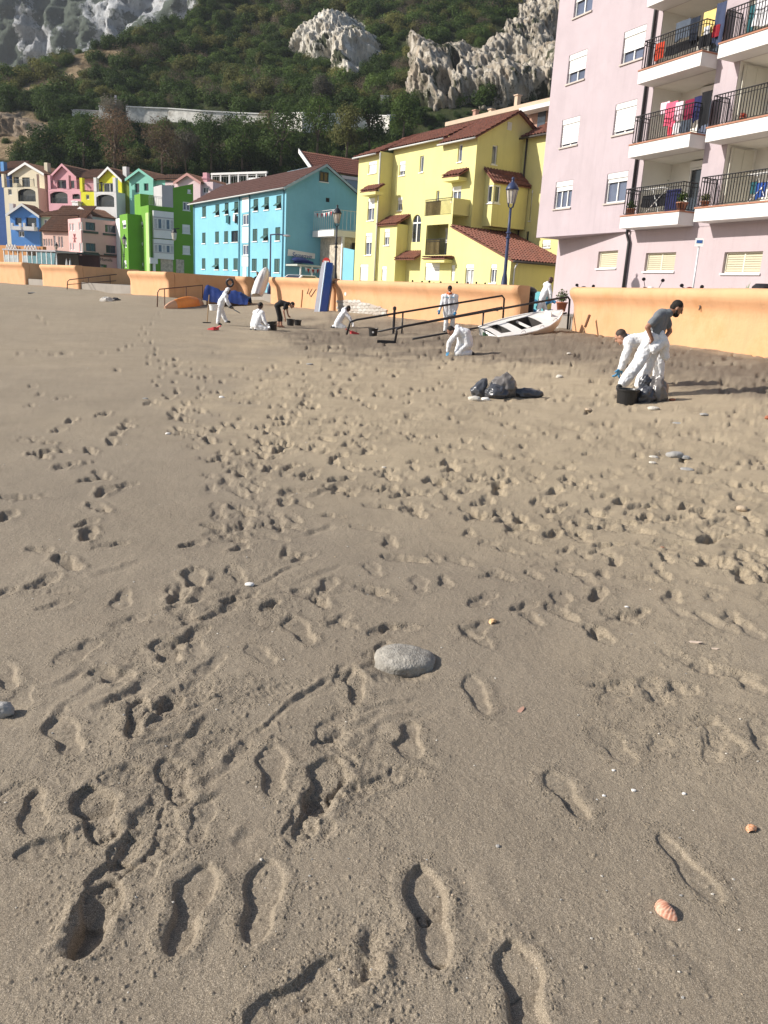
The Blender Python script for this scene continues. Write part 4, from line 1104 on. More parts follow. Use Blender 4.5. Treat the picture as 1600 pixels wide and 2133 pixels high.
laundry = [  # label, storey, photo pixel left/right at rail depth, top and bottom pixel rows, colour
    ('orange red towel over the left end of the third floor rail', 2, 1362, 1381, 88, 122, cm('orange', 'c0452c')),
    ('grey trousers drying on the third floor balcony', 2, 1408, 1438, 42, 80, cm('grey', '4d5663')), ('dark navy trousers beside the grey ones on the third floor', 2, 1440, 1460, 36, 84, cm('navy', '1c2433')),
    ('yellow shirt hung out on the third floor balcony', 2, 1464, 1492, 20, 70, cm('yellow', 'dcc27a')), ('dark blue jeans hung at the near end of the third floor line', 2, 1494, 1513, 4, 88, cm('denim', '3c4560')),
    ('red cloth hanging low below the jeans on third floor', 2, 1487, 1500, 52, 76, cm('red', '8c1d2b')), ('row of black clothes low behind the third floor rail', 2, 1385, 1450, 86, 106, cm('black', '17181c')),
    ('white shirt low under the yellow shirt', 2, 1466, 1478, 54, 84, cm('white', 'd9d9dd')), ('black top hanging under the yellow shirt on third floor', 2, 1458, 1484, 72, 98, cm('black', '17181c')),
    ('pale pink sheet hung at the left of the second floor line', 1, 1374, 1392, 212, 238, cm('palepink', 'eccdd8')), ('bright pink dress on the second floor balcony', 1, 1388, 1411, 212, 262, cm('pink', 'e4607c')),
    ('white and pink cloth right of the pink dress', 1, 1410, 1424, 212, 250, cm('palepink', 'eccdd8')), ('maroon towel on the second floor line', 1, 1425, 1446, 206, 246, cm('maroon', '7c1f3d')), ('navy blue towel beside the maroon towel', 1, 1446, 1462, 200, 250, cm('darkblue', '23264f')),
    ('long black coat hung at the near end of second floor', 1, 1464, 1485, 190, 262, cm('black', '17181c')), ('coral cloth hanging low behind the second floor rail', 1, 1388, 1404, 262, 285, cm('coral', 'd8485c')),
    ('white cloth low at the middle of the second floor rail', 1, 1402, 1420, 255, 280, cm('white', 'd9d9dd')), ('grey cloth low beside the white cloth on second floor', 1, 1420, 1440, 250, 276, cm('grey', '4d5663')),
    ('dark clothes on the folding rack of the first floor balcony', 0, 1336, 1388, 405, 430, cm('black', '17181c')), ('large navy sheet beside the rack on first floor', 0, 1388, 1418, 394, 440, cm('darkblue', '23264f')),
    ('blue cloth on the rack of the near first floor balcony', 0, 1576, 1600, 380, 412, cm('blue', '2b4f9c')), ('teal cloth left of the blue cloth on near first floor', 0, 1560, 1574, 378, 404, cm('teal', '2c5f66')),
    ('dark teal parasol cover standing on the near third floor balcony', 2, 1562, 1576, 8, 66, cm('teal', '2c5f66')), ('white sheet hanging on the near third floor balcony', 2, 1578, 1612, -8, 50, cm('white', 'd9d9dd'))]
for i, (lb, k, xa, xb, ya, yb, m) in enumerate(laundry):
    near = xa > 1520
    sa, za = q((xa, ya), -.38); sb_, zb2 = q((xb, ya), -.38); _, zc = q(((xa + xb) / 2, yb), -.38)
    zt = (za + zb2) / 2
    cloth_piece(lb, FP, sa, sb_, -.30 - .05 * (i % 3), zt, max(.15, zt - zc), m, 'laundry', 'laundry', i, 'washing on the pink block balconies')
def rack(x, y, label):
    s, z = q((x, y), -.4); z = (SL if x < 1440 else SB)[0] + ST + .01; o = empty('clothes_rack', FP.L(s, -.4, z), label, 'clothes rack', 'folding clothes racks')
    for sg in (-1, 1): MB().tube([FP.L(s + sg * .4, -.55, z), FP.L(s - sg * .4, -.25, z + .95)], .014, 6).build('leg', M_FRAME, o); 
    for kk in range(4): MB().tube([FP.L(s - .55, -.55 + kk * .1, z + .95), FP.L(s + .55, -.55 + kk * .1, z + .95)], .009, 5).build('rung', M_FRAME, o)
rack(1363, 440, 'white folding clothes rack under dark clothes'); rack(1580, 430, 'white folding clothes rack on the near first floor balcony')
def potted(loc, h, r, label, pot=M_COPING, leafm=None, n=260, spiky=False):
    o = empty('potted_plant', loc, label, 'potted plant'); c = V(loc)
    MB().lathe(c, [(r * .7, 0), (r * .95, h * .38), (r * 1.08, h * .38), (r * 1.08, h * .44), (r * .9, h * .44), (r * .85, h * .4)], 14).build('pot', pot, o, smooth=True)
    rs_ = np.random.RandomState(int(abs(c[0] * 100)) % 1000)
    v = leaf_arrays(rs_, [(0, 0, h * .7, r * 1.1, r * 1.1, h * .32)], n, r * .22, .2, .45); me = mesh_from_quads('foliage', v, leafm or SCRUB_MATS[1]); f = bpy.data.objects.new('foliage', me); COL.objects.link(f); f.parent = o
    return o
z1f = SL[0] + ST + .01
potted(FP.L(q((1313, 446), -.5)[0], -.5, z1f), .62, .19, 'green pot plant at the far corner of the first floor balcony'); potted(FP.L(q((1420, 430), -.5)[0], -.5, z1f), .7, .22, 'dark leafy pot plant at the near end of first floor balcony')
potted(FP.L(q((1467, 436), -.5)[0], -.5, SB[0] + ST + .01), .5, .17, 'pot plant in a clay pot on the near first floor balcony', leafm=SCRUB_MATS[2]); potted(FP.L(q((1548, 245), -.5)[0], -.5, SB[1] + ST + .01), .3, .12, 'small pot with orange flowers on the near second floor balcony', leafm=cm('orange', 'c0452c'))
for j, (x, y, lb) in enumerate([(1349, 375, 'white wall pot with plant on the loggia left wall'), (1364, 348, 'black wall lamp high on the first floor loggia wall'), (1388, 377, 'green hanging pot on the loggia back wall')]):
    s, z = q((x, y), .9 if j < 2 else 1.4); dd = .9 if j < 2 else 1.4
    if j == 1:
        o = empty('wall_lamp', FP.L(s, dd, z), lb, 'wall lamp'); MB().lathe(FP.L(s, dd, z - .15), [(.03, 0), (.09, .05), (.11, .25), (.02, .36)], 10).build('lantern', M_IRON, o, smooth=True); MB().tube([FP.L(s, dd, z + .2), FP.L(s - .2, dd, z + .25)], .015, 6).build('bracket', M_IRON, o)
    else: potted(FP.L(s, dd, z - .15), .4, .11, lb, M_FRAME if j == 0 else mat('green_pot', (.06, .14, .08), .6), n=120)

# ================================================================== THE YELLOW APARTMENT HOUSE
FY = Face(at(748, 325, 66)[:2], 33.5); q = FY.q; qr = FY.qr
M_YEL = mat('yellow_render', (.68, .63, .275), .9, .08, .5, bump=.2, bscale=25, streak=.3)
ye = building('apartment_building', FY, 5, 3, 'bright yellow apartment house with stepped fronts and red tiled roofs', 'apartment building')
sA = q(z3(258, 640))[0]; dB = qr(z3(352, 640), sA)[0]; zE = q((748, 325))[1]
dC = dB - .45; sC0 = q(z3(735, 420), dC)[0]; sC1 = q(z3(992, 420), dC)[0]; zEC = q(z3(990, 300), dC)[1]
dRg, zR = qr(z3(1310, 118), sC1); dE = qr(z3(1340, 480), sC1)[0]
def wbox(a, b, d): return bx((z3(*a), z3(*b)), FY, d)
def wboxr(a, b, s): return bx((z3(*a), z3(*b)), FY, 0, 'r', s)
G0 = .6
A_h = [wbox((172, 590), (237, 488), 0), wbox((163, 945), (222, 770), 0), wbox((145, 1205), (202, 1035), 0), wbox((105, 1400), (172, 1275), 0)]
block(ye, FY, 0, sA, 0, dB + 6, G0, zE, M_YEL, A_h, name='wall')
B_h = [wbox((405, 605), (455, 490), dB), wbox((558, 580), (595, 450), dB), wbox((390, 868), (432, 765), dB), wbox((683, 800), (712, 715), dB)]
arch = wbox((497, 1108), (577, 895), dB); B_h.append(arch)
zEB = q(z3(350, 395), dB)[1]
block(ye, FY, sA + .003, sC0, dB, dB + 6, G0, zEB, M_YEL, B_h, name='wall')
C_h = [wbox((845, 502), (888, 360), dC), wbox((800, 800), (880, 680), dC)]
D_w = wboxr((1103, 515), (1155, 375), sC1)
d_back = 2 * dRg - dC
mb = MB(); wall_grid(mb, FY.front(dC), sC0, sC1, G0, zEC, C_h); wall_grid(mb, FY.right(sC1), dC, d_back, G0, zEC, [D_w]); wall_grid(mb, FY.left(sC0), dC, d_back, G0, zEC)
mb.poly([FY.L(sC1, dC, zEC), FY.L(sC1, d_back, zEC), FY.L(sC1, dRg, zR - .1)]); mb.build('wall', M_YEL, ye)
for k, h in enumerate(A_h): window(ye, FY.front(0), h, 'white', (.88, .42, .40, .9)[k], 2, .06, .14, k < 3)
for k, h in enumerate(B_h[:4]): window(ye, FY.front(dB), h, 'white', (.62, 0, .45, 0)[k], 2 if k in (0, 2) else 1, .09 if k in (1, 3) else .06, .13)
for k, h in enumerate(C_h): window(ye, FY.front(dC), h, 'white', (0, .25)[k], 1 + k, .09, .13)
window(ye, FY.right(sC1), D_w, 'white', 0, 1, .10, .13)
vb = wboxr((1222, 255), (1258, 200), sC1); mb = MB(); P_ = FY.right(sC1)
for k in range(6): bars(mb, P_, vb[0], vb[2], vb[1] + (vb[3] - vb[1]) * k / 6, vb[1] + (vb[3] - vb[1]) * (k + .7) / 6, -.05, .01)
mb.build('vent', M_FRAME, ye)
# arched window: dark panes with white bars
a0, zb_, a1, zt_ = arch; P_ = FY.front(dB); mb = MB(); cxa = (a0 + a1) / 2; rA = (a1 - a0) / 2
mb.quad(P_(a0, .10, zb_), P_(a1, .10, zb_), P_(a1, .10, zt_), P_(a0, .10, zt_)); aw = MB(); 
for k in (.0, .5, 1.0):
    xk = a0 + (a1 - a0) * k; bars(aw, P_, max(a0, xk - .05), min(a1, xk + .05), zb_, zt_ - (rA * .5 if k != .5 else .1), .05, .09)
bars(aw, P_, a0, a1, zt_ - rA - .05, zt_ - rA + .05, .05, .09); w_ = aw.build('arched_window', M_FRAME, ye); mb.build('pane', M_GLASS, w_)
cb = MB()
for sg in (-1, 1):
    pts = [P_(cxa + sg * rA, -.004, zt_ + .003)] + [P_(cxa + sg * rA * math.cos(t), -.004, zt_ - rA + rA * math.sin(t)) for t in np.linspace(0, math.pi / 2, 9)]
    cb.prism(pts, FY.b * .1)
cb.build('arch_spandrel', M_YEL, w_)
# block F (loggia + terrace) and G (single storey with the sloping roof)
s_p = q(z3(945, 778), dC)[0]; dF = qr(z3(820, 770), s_p)[0]; sF0 = q(z3(577, 1100), dF)[0]
zT = q(z3(700, 905), dF)[1]; zT0 = q(z3(700, 960), dF)[1]; zPar = qr(z3(820, 770), s_p)[1]
lo1, hi1 = q(z3(600, 1205), dF), q(z3(780, 968), dF)
G_h = [wbox((597, 1395), (715, 1265), dF), wbox((795, 1398), (830, 1280), dF), wbox((900, 1430), (976, 1275), dF), wbox((1090, 1415), (1150, 1275), dF)]
sG = q(z3(1250, 1300), dF)[0]; zG = q(z3(1250, 1235), dF)[1]; zH = q(z3(808, 985), dF)[1]
mb = MB(); wall_grid(mb, FY.front(dF), sF0, s_p, G0, zT, [(lo1[0], lo1[1], hi1[0], hi1[1], 1.4), G_h[0]] ); wall_grid(mb, FY.left(sF0), dF, dB, G0, zT); mb.quad(FY.L(sF0, dF, zT), FY.L(s_p, dF, zT), FY.L(s_p, dB, zT), FY.L(sF0, dB, zT))
wall_grid(mb, FY.front(dF), s_p, sG, G0, zG, G_h[1:]); mb.poly([FY.L(s_p, dF, zG), FY.L(sG, dF, zG), FY.L(s_p, dF, zH)])
dGb = qr(z3(1530, 1280), sG)[0] + 2; wall_grid(mb, FY.right(sG), dF, dGb, G0, zG); mb.build('wall', M_YEL, ye)
mb = MB(); D1 = 1.4; mb.quad(FY.L(lo1[0], dF + D1, lo1[1]), FY.L(hi1[0], dF + D1, lo1[1]), FY.L(hi1[0], dF + D1, hi1[1]), FY.L(lo1[0], dF + D1, hi1[1])); mb.build('loggia_wall', M_YEL, ye)
window(ye, FY.front(dF + D1 - .16), (hi1[0] - 1.9, lo1[1] + .05, hi1[0] - .35, hi1[1] - .1), 'white', .5, 2, .07, .05, False)
for k, h in enumerate(G_h): window(ye, FY.front(dF), h, 'white', (.9, .92, .2, .22)[k], 2, .07, .13, k > 1, glass=M_CURT if k == 2 else None)
mb = MB(); FY.box(mb, s_p - .18, s_p, dF + .003, dC - .003, zT + .003, zPar); mb.build('parapet', M_YEL, ye)
M_BAMBOO = mat('bamboo_screen', (.38, .30, .13), .9, .35, 12)
rail(ye, [FY.L(sF0 + .06, dF + .06, zT), FY.L(s_p - .2, dF + .06, zT)], 1.05, M_IRON, .12); rail(ye, [FY.L(lo1[0], dF + .06, lo1[1]), FY.L(hi1[0], dF + .06, lo1[1])], 1.0, M_IRON, .12)
for (a, b, z) in ((sF0 + .1, sF0 + 1.8, zT), (lo1[0] + .05, lo1[0] + 1.5, lo1[1])):
    mb = MB(); n = 26
    for k in range(n): mb.tube([FY.L(a + (b - a) * k / n, dF + .11, z + .05), FY.L(a + (b - a) * k / n, dF + .11, z + .93 + .04 * rnd.random())], .03, 5)
    mb.build('bamboo_screen', M_BAMBOO, ye)
# stair block H
sH = q(z3(475, 1000), dB)[0]; dH = max(-.1, qr(z3(388, 1050), sH)[0]); zHt = q(z3(390, 968), dH)[1]; zHb = qr(z3(475, 905), sH)[1]
H_h = [wbox((290, 1132), (336, 1005), dH), wbox((270, 1398), (313, 1290), dH)]
block(ye, FY, sA + .004, sH, dH, dB - .003, G0, zHt, M_YEL, H_h, name='stair_block')
for k, h in enumerate(H_h): window(ye, FY.front(dH), h, 'white', (.45, .9)[k], 2, .06, .13, k == 0)
# roofs
def roof(root, quads, m=M_TILE, name='roof', **k):
    mb = MB()
    for Q in quads: roof_slope(mb, *Q, **k)
    return mb.build(name, m, root)
L = FY.L; ov = .35
def slope_z(z_e, d_e, d): return z_e + (zR - zEC) / (dRg - dC) * (d - d_e)
zrA = slope_z(zE, 0, dRg)
roof(ye, [(L(sC0 - .1, dC - ov, zEC - .12), L(sC1 + .25, dC - ov, zEC - .12), L(sC1 + .25, dRg, zR + .05), L(sC0 - .1, dRg, zR + .05))])
roof(ye, [(L(sA - .1, dB - ov, zEB - .1), L(sC0 - .1, dB - ov, zEB - .1), L(sC0 - .1, dRg, zR + .03), L(sA - .1, dRg, zR + .03)), (L(-.3, -ov, zE - .12), L(sA - .1, -ov, zE - .12), L(sA - .1, dRg, zR + .03), L(2.0, dRg, zR + .03))])
roof(ye, [(L(sC1 + .25, d_back + .3, zEC - .12), L(0, d_back + .3, zEC - .12), L(0, dRg, zR + .05), L(sC1 + .25, dRg, zR + .05))])
roof(ye, [(L(sA, dH - .25, zHt), L(sH + .2, dH - .25, zHt), L(sH + .2, dB, zHb + .1), L(sA, dB, zHb + .1))], name='porch_roof')
zc0 = q(z3(365, 1232), dH)[1]; sc1 = q(z3(553, 1240), dH + .3)[0]; zc1 = q(z3(460, 1172), dB)[1]
roof(ye, [(L(sH - .1, dH - .1, zc0), L(sc1, dH - .1, zc0), L(sc1, dB, zc1), L(sH - .1, dB, zc1))], name='entrance_roof')
# canopies over the upper windows
for (p0, p1, pt, dd) in (((105, 722), (208, 700), (215, 672), 0), ((725, 610), (835, 590), (868, 552), dC), ((575, 1222), (725, 1232), (700, 1215), dF)):
    a, za = q(z3(*p0), dd - .8); b_, zb3 = q(z3(*p1), dd - .8); _, zt3 = q(z3(*pt), dd)
    if zt3 < za + .1: zt3 = za + .3
    roof(ye, [(L(a, dd - .8, za), L(b_ + .3, dd - .8, za), L(b_ + .3, dd, zt3), L(a, dd, zt3))], name='canopy_roof')
    mb = MB(); FY.box(mb, a + .08, b_ + .2, dd - .7, dd - .003, za - .32, za - .12); mb.build('canopy', M_YEL, ye)
# sloping roof of block G and its gutter
zG1 = zG + .06; zH1 = zH + .06
roof(ye, [(L(sG + .3, dF - .12, zG1 - .12), L(sG + .3, dGb, zG1 - .12), L(s_p, dGb, zH1), L(s_p, dF - .12, zH1))], pitch=.25, amp=.06)
pipe(ye, [L(sG + .34, dF - .1, zG1 - .2), L(sG + .34, dGb, zG1 - .2)], .07, M_GUT, 'gutter'); pipe(ye, [L(sG + .3, dF + .25, zG1 - .25), L(sG + .08, dF + .25, zG1 - .6), L(sG + .08, dF + .25, 1)], .05, M_WPIPE)
pipe(ye, [L(sA + .05, -.08, zE - .1), L(sA + .05, -.08, 1)], .06, M_WPIPE); pipe(ye, [L(-.3, -ov - .05, zE - .2), L(sA - .1, -ov - .05, zE - .2)], .06, M_WPIPE, 'gutter')
pipe(ye, [L(sA, dB - ov - .05, zEB - .2), L(sC0 - .1, dB - ov - .05, zEB - .2)], .06, M_WPIPE, 'gutter'); pipe(ye, [L(sC0 - .1, dC - ov - .05, zEC - .22), L(sC1 + .25, dC - ov - .05, zEC - .22)], .06, M_WPIPE, 'gutter')
# bay on the gable with the corner window
da = qr(z3(1045, 800), sC1)[0]; s_bay = q(z3(1113, 800), da)[0]; db_ = qr(z3(1372, 830), s_bay)[0]; zb0 = qr(z3(1105, 985), s_bay)[1]; zbt = qr(z3(1140, 640), s_bay)[1]; zbr = qr(z3(1065, 540), sC1)[1]
bw1 = bx((z3(1070, 812), z3(1114, 672)), FY, da); bw2 = bx((z3(1120, 812), z3(1176, 680)), FY, 0, 'r', s_bay)
bw1 = (bw1[0], bw1[1], s_bay - .02, bw1[3]); bw2 = (da + .02, bw1[1], bw2[2], bw1[3])
block(ye, FY, sC1 + .003, s_bay, da, db_, zb0, zbt, M_YEL, [bw1], [bw2], name='bay')
mb = MB(); mb.quad(L(sC1 + .003, da, zb0), L(s_bay, da, zb0), L(s_bay, db_, zb0), L(sC1 + .003, db_, zb0)); mb.poly([L(sC1 + .003, da, zbt), L(s_bay, da, zbt), L(sC1 + .003, da, zbr)]); mb.build('bay_soffit', M_YEL, ye)
window(ye, FY.front(da), bw1, 'white', 0, 1, .10, .06, True, glass=M_GLASS); window(ye, FY.right(s_bay), bw2, 'white', 0, 1, .12, .06, True, glass=M_GLASS)
roof(ye, [(L(s_bay + .25, da - .2, zbt - .1), L(s_bay + .25, db_ + .2, zbt - .1), L(sC1, db_ + .2, zbr), L(sC1, da - .2, zbr))], name='bay_roof', pitch=.25, amp=.05)
# wing E towards the pink block
zEE = q(z3(1335, 310), dE)[1]; E_h = [bx((z3(1388, 945), z3(1420, 712)), FY, dE), bx((z3(1364, 1092), z3(1390, 1025)), FY, dE), bx((z3(1486, 1148), z3(1556, 1090)), FY, dE)]
block(ye, FY, sC1 + .004, sC1 + 11, dE, dE + 7, G0, zEE, M_YEL, E_h, name='wall')
window(ye, FY.front(dE), E_h[0], 'white', .5, 2, .06, .13); window(ye, FY.front(dE), E_h[1], 'white', 0, 1, .03, .13, False, glass=M_DARK, fm=M_DKFRAME); window(ye, FY.front(dE), E_h[2], 'white', .6, 2, .06, .13)
sR1 = q(z3(1450, 195), dE + 2)[0]
roof(ye, [(L(sC1 - .4, dE - ov, zEE - .1), L(sC1 + 11, dE - ov, zEE - .1), L(sC1 + 11, dE + 4, zEE + 2.3), L(sC1 + 1.2, dE + 4, zEE + 2.3))])
pipe(ye, [L(sC1 - .4, dE - ov - .06, zEE - .2), L(sC1 + 11, dE - ov - .06, zEE - .2)], .07, M_GUT, 'gutter'); pipe(ye, [L(sC1 + .35, dE - .08, zEE), L(sC1 + .35, dE - .08, zG + 1)], .06, M_GUT)
for (z_, sd) in ((zEB - .9, dB),):
    pass

# ================================================================== THE BLUE BUILDING
FB = Face(at(593, 580, 70)[:2], 33.7); q = FB.q; qr = FB.qr; L = FB.L
M_BLUE = mat('sky_blue_render', (.205, .485, .60), .9, .08, .5, bump=.2, bscale=25, streak=.3, stain=(.14, .36, .45), stain_amt=.5, stain_scale=.3)
bl = building('apartment_building', FB, -8, 3, 'long sky blue building with green louvred shutters and dark red roof', 'apartment building')
sL = q((403, 470))[0]; zEv = q((592, 391))[1]; dRd, zRd = qr((677, 345), 0); dEnd = 2 * dRd
rows = [[(165, 518, 197, 610), (275, 500, 308, 598), (353, 488, 385, 588), (432, 478, 467, 578), (592, 455, 632, 560), (682, 438, 722, 550), (782, 425, 826, 540)],
        [(165, 737, 193, 828), (273, 728, 305, 824), (348, 724, 382, 820), (407, 720, 464, 818), (585, 705, 625, 810), (672, 700, 716, 808), (773, 692, 816, 805)],
        [(163, 952, 192, 1040), (268, 952, 304, 1045), (345, 952, 381, 1045), (425, 952, 463, 1048), (578, 955, 620, 1058), (668, 955, 712, 1060), (764, 955, 812, 1068)]]
bw = []
flaps = {(0, 1), (0, 2), (0, 3), (0, 4), (0, 5), (0, 6), (1, 5), (2, 1)}
for r, row in enumerate(rows):
    for c, (xa, ya, xb, yb) in enumerate(row):
        bw.append((bx((z2(xa, yb), z2(xb, ya)), FB), (r, c)))
strip = [bx((z2(500, 680), z2(552, 580)), FB), bx((z2(500, 930), z2(550, 835)), FB)]
gw = [bx((z2(1140, 310), z2(1215, 238)), FB, 0, 'r', 0), bx((z2(1195, 482), z2(1228, 450)), FB, 0, 'r', 0)]
mb = MB(); wall_grid(mb, FB.front(0), sL, 0, .6, zEv, [b for b, _ in bw] + strip); wall_grid(mb, FB.right(0), 0, dEnd, .6, zEv, [gw[1]]); wall_grid(mb, FB.left(sL), 0, dEnd, .6, zEv)
hw = gw[0]; dm = dRd
def zg_at(d): return zEv + (zRd - zEv) * (1 - abs(d - dRd) / dRd)
mb.poly([L(0, 0, zEv), L(0, dEnd, zEv), L(0, dRd, zRd)]); mb.poly([L(sL, 0, zEv), L(sL, dEnd, zEv), L(sL, dRd, zRd)])
mb.build('wall', M_BLUE, bl)
for b, rc in bw:
    if rc == (1, 3): window(bl, FB.front(0), b, 'white', 0, 2, .06, .13, True, glass=M_GLASS, fm=M_DKFRAME)
    else: window(bl, FB.front(0), b, 'louvre', flap=rc in flaps)
for b in strip: window(bl, FB.front(0), b, 'white', 0, 2, .1, .10, True)
gP = FB.right(.03); window(bl, gP, gw[0], 'white', 0, 2, .08, -.02, True, glass=mat('amber_glass', (.16, .12, .05), .2, .3), fm=M_DKFRAME); window(bl, FB.right(0), gw[1], 'white', 0, 1, .03, .1, False, glass=M_DARK, fm=M_DKFRAME)
for (a, b, c_, d_) in ((497, 440, 555, 572), (497, 690, 552, 825), (495, 940, 550, 1020)):
    B_ = bx((z2(a, d_), z2(c_, b)), FB, -.02); mb = MB(); bars(mb, FB.front(0), B_[0], B_[2], B_[1], B_[3], -.03, -.003); mb.build('panel', M_WHITE, bl)
B_ = bx((z2(505, 1110), z2(535, 1025)), FB); mb = MB(); bars(mb, FB.front(0), B_[0], B_[2], 1.0, B_[3], -.03, -.003); mb.build('door', M_FRAME, bl)
ovb = .35; zd = (zRd - zEv) / dRd
roof(bl, [(L(sL - .5, -ovb, zEv - .05), L(.35, -ovb, zEv - .05), L(.35, dRd, zRd + .12), L(sL - .5, dRd, zRd + .12)), (L(.35, dEnd + ovb, zEv - .05), L(sL - .5, dEnd + ovb, zEv - .05), L(sL - .5, dRd, zRd + .12), L(.35, dRd, zRd + .12))], M_TILE_DK, amp=.02, course=.5)
for (x, y) in ((480, 430), (565, 405), (850, 370), (100, 490)):
    s_, z_ = q(z2(x, y)); pipe(bl, [L(s_, -.08, zEv - .1), L(s_, -.08, 1)], .055, mat('blue_pipe', (.10, .26, .33), .6))
pipe(bl, [L(sL - .5, -ovb - .06, zEv - .12), L(.3, -ovb - .06, zEv - .12)], .07, M_WPIPE, 'gutter')
mb = MB(); mb.prism([L(.36, -ovb - .03, zEv - .26), L(.36, dRd, zRd - .1), L(.36, dRd, zRd + .1), L(.36, -ovb - .03, zEv - .04)], -FB.u * .05); mb.prism([L(.36, dEnd + ovb, zEv - .26), L(.36, dRd, zRd - .1), L(.36, dRd, zRd + .1), L(.36, dEnd + ovb, zEv - .04)], -FB.u * .05); mb.build('bargeboard', mat('pale_blue_board', (.35, .47, .52), .7, .1), bl)
# clothes hanging under two upper windows
for i, (x0, x1, ya, yb, m, lb) in enumerate([(362, 386, 592, 662, cm('teal', '2c5f66'), 'teal cloth hung under a top window of the blue building'), (422, 436, 590, 645, cm('white', 'd9d9dd'), 'white cloth hung under a top window of the blue building'), (437, 450, 590, 660, cm('black', '17181c'), 'black cloth hung beside the white one on blue building')]):
    sa, za = q(z2(x0, ya), -.15); sb_, _ = q(z2(x1, ya), -.15); _, zc = q(z2(x0, yb), -.15); cloth_piece(lb, FB, sa, sb_, -.15, za, za - zc, m, 'laundry', 'laundry', 60 + i, 'washing on the blue building')
# bar terrace at the gable end
dT = qr(b1(770, 800), 0)[0]; sT = q(b1(1240, 420), dT)[0]; zt0 = q(b1(1100, 540), dT)[1]; zt1 = q(b1(1100, 380), dT - .9)[1]
te = building('terrace', FB, sT / 2, dT, 'white slabbed roof terrace on a stone wall beside the blue gable', 'terrace')
M_STONEW = mat('rubble_stone', (.52, .46, .37), .95, .45, 3.5, bump=1.0, bscale=8); 
mb = MB(); FB.box(mb, .02, sT, dT, dT + 4, .6, zt0 - .003); mb.build('wall', M_STONEW, te); sS0 = q(b1(612, 480), dT - .9)[0]
mb = MB(); FB.box(mb, max(.03, sS0), sT + .15, dT - .9, dT + 4.1, zt0, zt1); mb.build('slab', M_WHITE, te); mb = MB(); FB.box(mb, sT + .002, sT + .2, dT - .1, dT + .1, .6, zt0 - .003); mb.build('corner_post', M_WHITE, te)
rail(te, [L(max(.1, sS0), dT - .8, zt1), L(sT + .1, dT - .8, zt1), L(sT + .1, dT + 3.9, zt1)], 1.55, M_WPIPE, .35, double=False)
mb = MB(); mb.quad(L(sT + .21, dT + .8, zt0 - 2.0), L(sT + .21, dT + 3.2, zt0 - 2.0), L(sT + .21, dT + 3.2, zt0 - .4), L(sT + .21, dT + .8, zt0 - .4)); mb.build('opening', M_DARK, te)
mb = MB(); sb0, zb0_ = q(b1(1255, 760), dT - .5); sb1, zb1_ = q(b1(1478, 812), dT - .5); mb.prism([L(sb0, dT - .5, .6), L(sb1, dT - .5, .6), L(sb1, dT - .5, zb1_), L(sb0, dT - .5, zb0_)], FB.b * .25)
o = mb.build('boundary_wall', M_BLUE, None, loc=L(sb0, dT - .5, .6)); tag(o, 'sky blue boundary wall with a sloping top left of the yellow house', 'wall')
def bunting(F_, a, b, m, n, lb, sag=.12):
    o = empty('bunting', (a + b) / 2, lb, 'bunting'); mb = MB(); P_ = [a + (b - a) * k / 20 - np.array([0, 0, sag * 4 * (k / 20) * (1 - k / 20)]) for k in range(21)]; mb.tube(P_, .012, 5); mb.build('cord', M_FRAME, o)
    for k in range(n):
        t = (k + .5) / n; p = a + (b - a) * t - np.array([0, 0, sag * 4 * t * (1 - t)]); h = unit(b - a) * .13
        fl = MB(); fl.add([p - h, p + h, p + np.array([0, 0, -.36])], [(0, 1, 2)]); fl.add([p - h + F_.b * .01, p + h + F_.b * .01, p + np.array([0, 0, -.36]) + F_.b * .01], [(2, 1, 0)]); fl.build('pennant', (cm('white', 'd9d9dd'), cm('bunting_red', 'b54a45'))[k % 2], o)
bunting(FB, L(max(.1, sS0) + .1, dT - .86, zt1 + 1.45), L(sT + .1, dT - .86, zt1 + 1.5), None, 9, 'bunting of white and red pennants along the roof terrace rail')
# bar front on the gable: sign, domed awning, flat canopy on posts
S4 = [qr(b1(*p), .06) for p in ((92, 925), (655, 990), (660, 885), (105, 790))]
sg = building('shop_sign', FB, .1, S4[0][0], 'white board with blue lettering on the shaded blue gable', 'sign', z=S4[0][1])
mb = MB(); mb.prism([L(.02, d_, z_) for d_, z_ in S4], FB.u * .08); mb.build('board', mat('sign_white', (.78, .78, .74), .6, .06), sg)
def text_on(txt, size, org, ex, ez, m, parent, name='lettering', shear=0.0, ext=.006):
    cu = bpy.data.curves.new(name, 'FONT'); cu.body = txt; cu.size = size; cu.extrude = ext; cu.shear = shear; cu.align_x = 'CENTER'; cu.align_y = 'CENTER'
    tmp = bpy.data.objects.new(name, cu); COL.objects.link(tmp); bpy.context.view_layer.update()
    me = bpy.data.meshes.new_from_object(tmp.evaluated_get(bpy.context.evaluated_depsgraph_get())); bpy.data.objects.remove(tmp)
    me.materials.clear(); me.materials.append(m); o = bpy.data.objects.new(name, me); COL.objects.link(o)
    ex = unit(ex); ez = np.array(ez, float); ez = unit(ez - ex * (ez @ ex)); en = np.cross(ex, ez); M_ = Matrix.Identity(4)
    for i in range(3): M_[i][0], M_[i][1], M_[i][2], M_[i][3] = ex[i], ez[i], en[i], org[i]
    if parent is not None:
        off = origin_of(parent); M_[0][3] -= off.x; M_[1][3] -= off.y; M_[2][3] -= off.z; o.parent = parent
    o.matrix_local = M_; return o
cA = L(.115, np.mean([p[0] for p in S4]), np.mean([p[1] for p in S4]) - .12)
text_on('Seawave', .55, cA, L(0, S4[1][0], S4[1][1]) - L(0, S4[0][0], S4[0][1]), (0, 0, 1), mat('sign_blue', (.03, .10, .30), .5), sg, shear=.25)
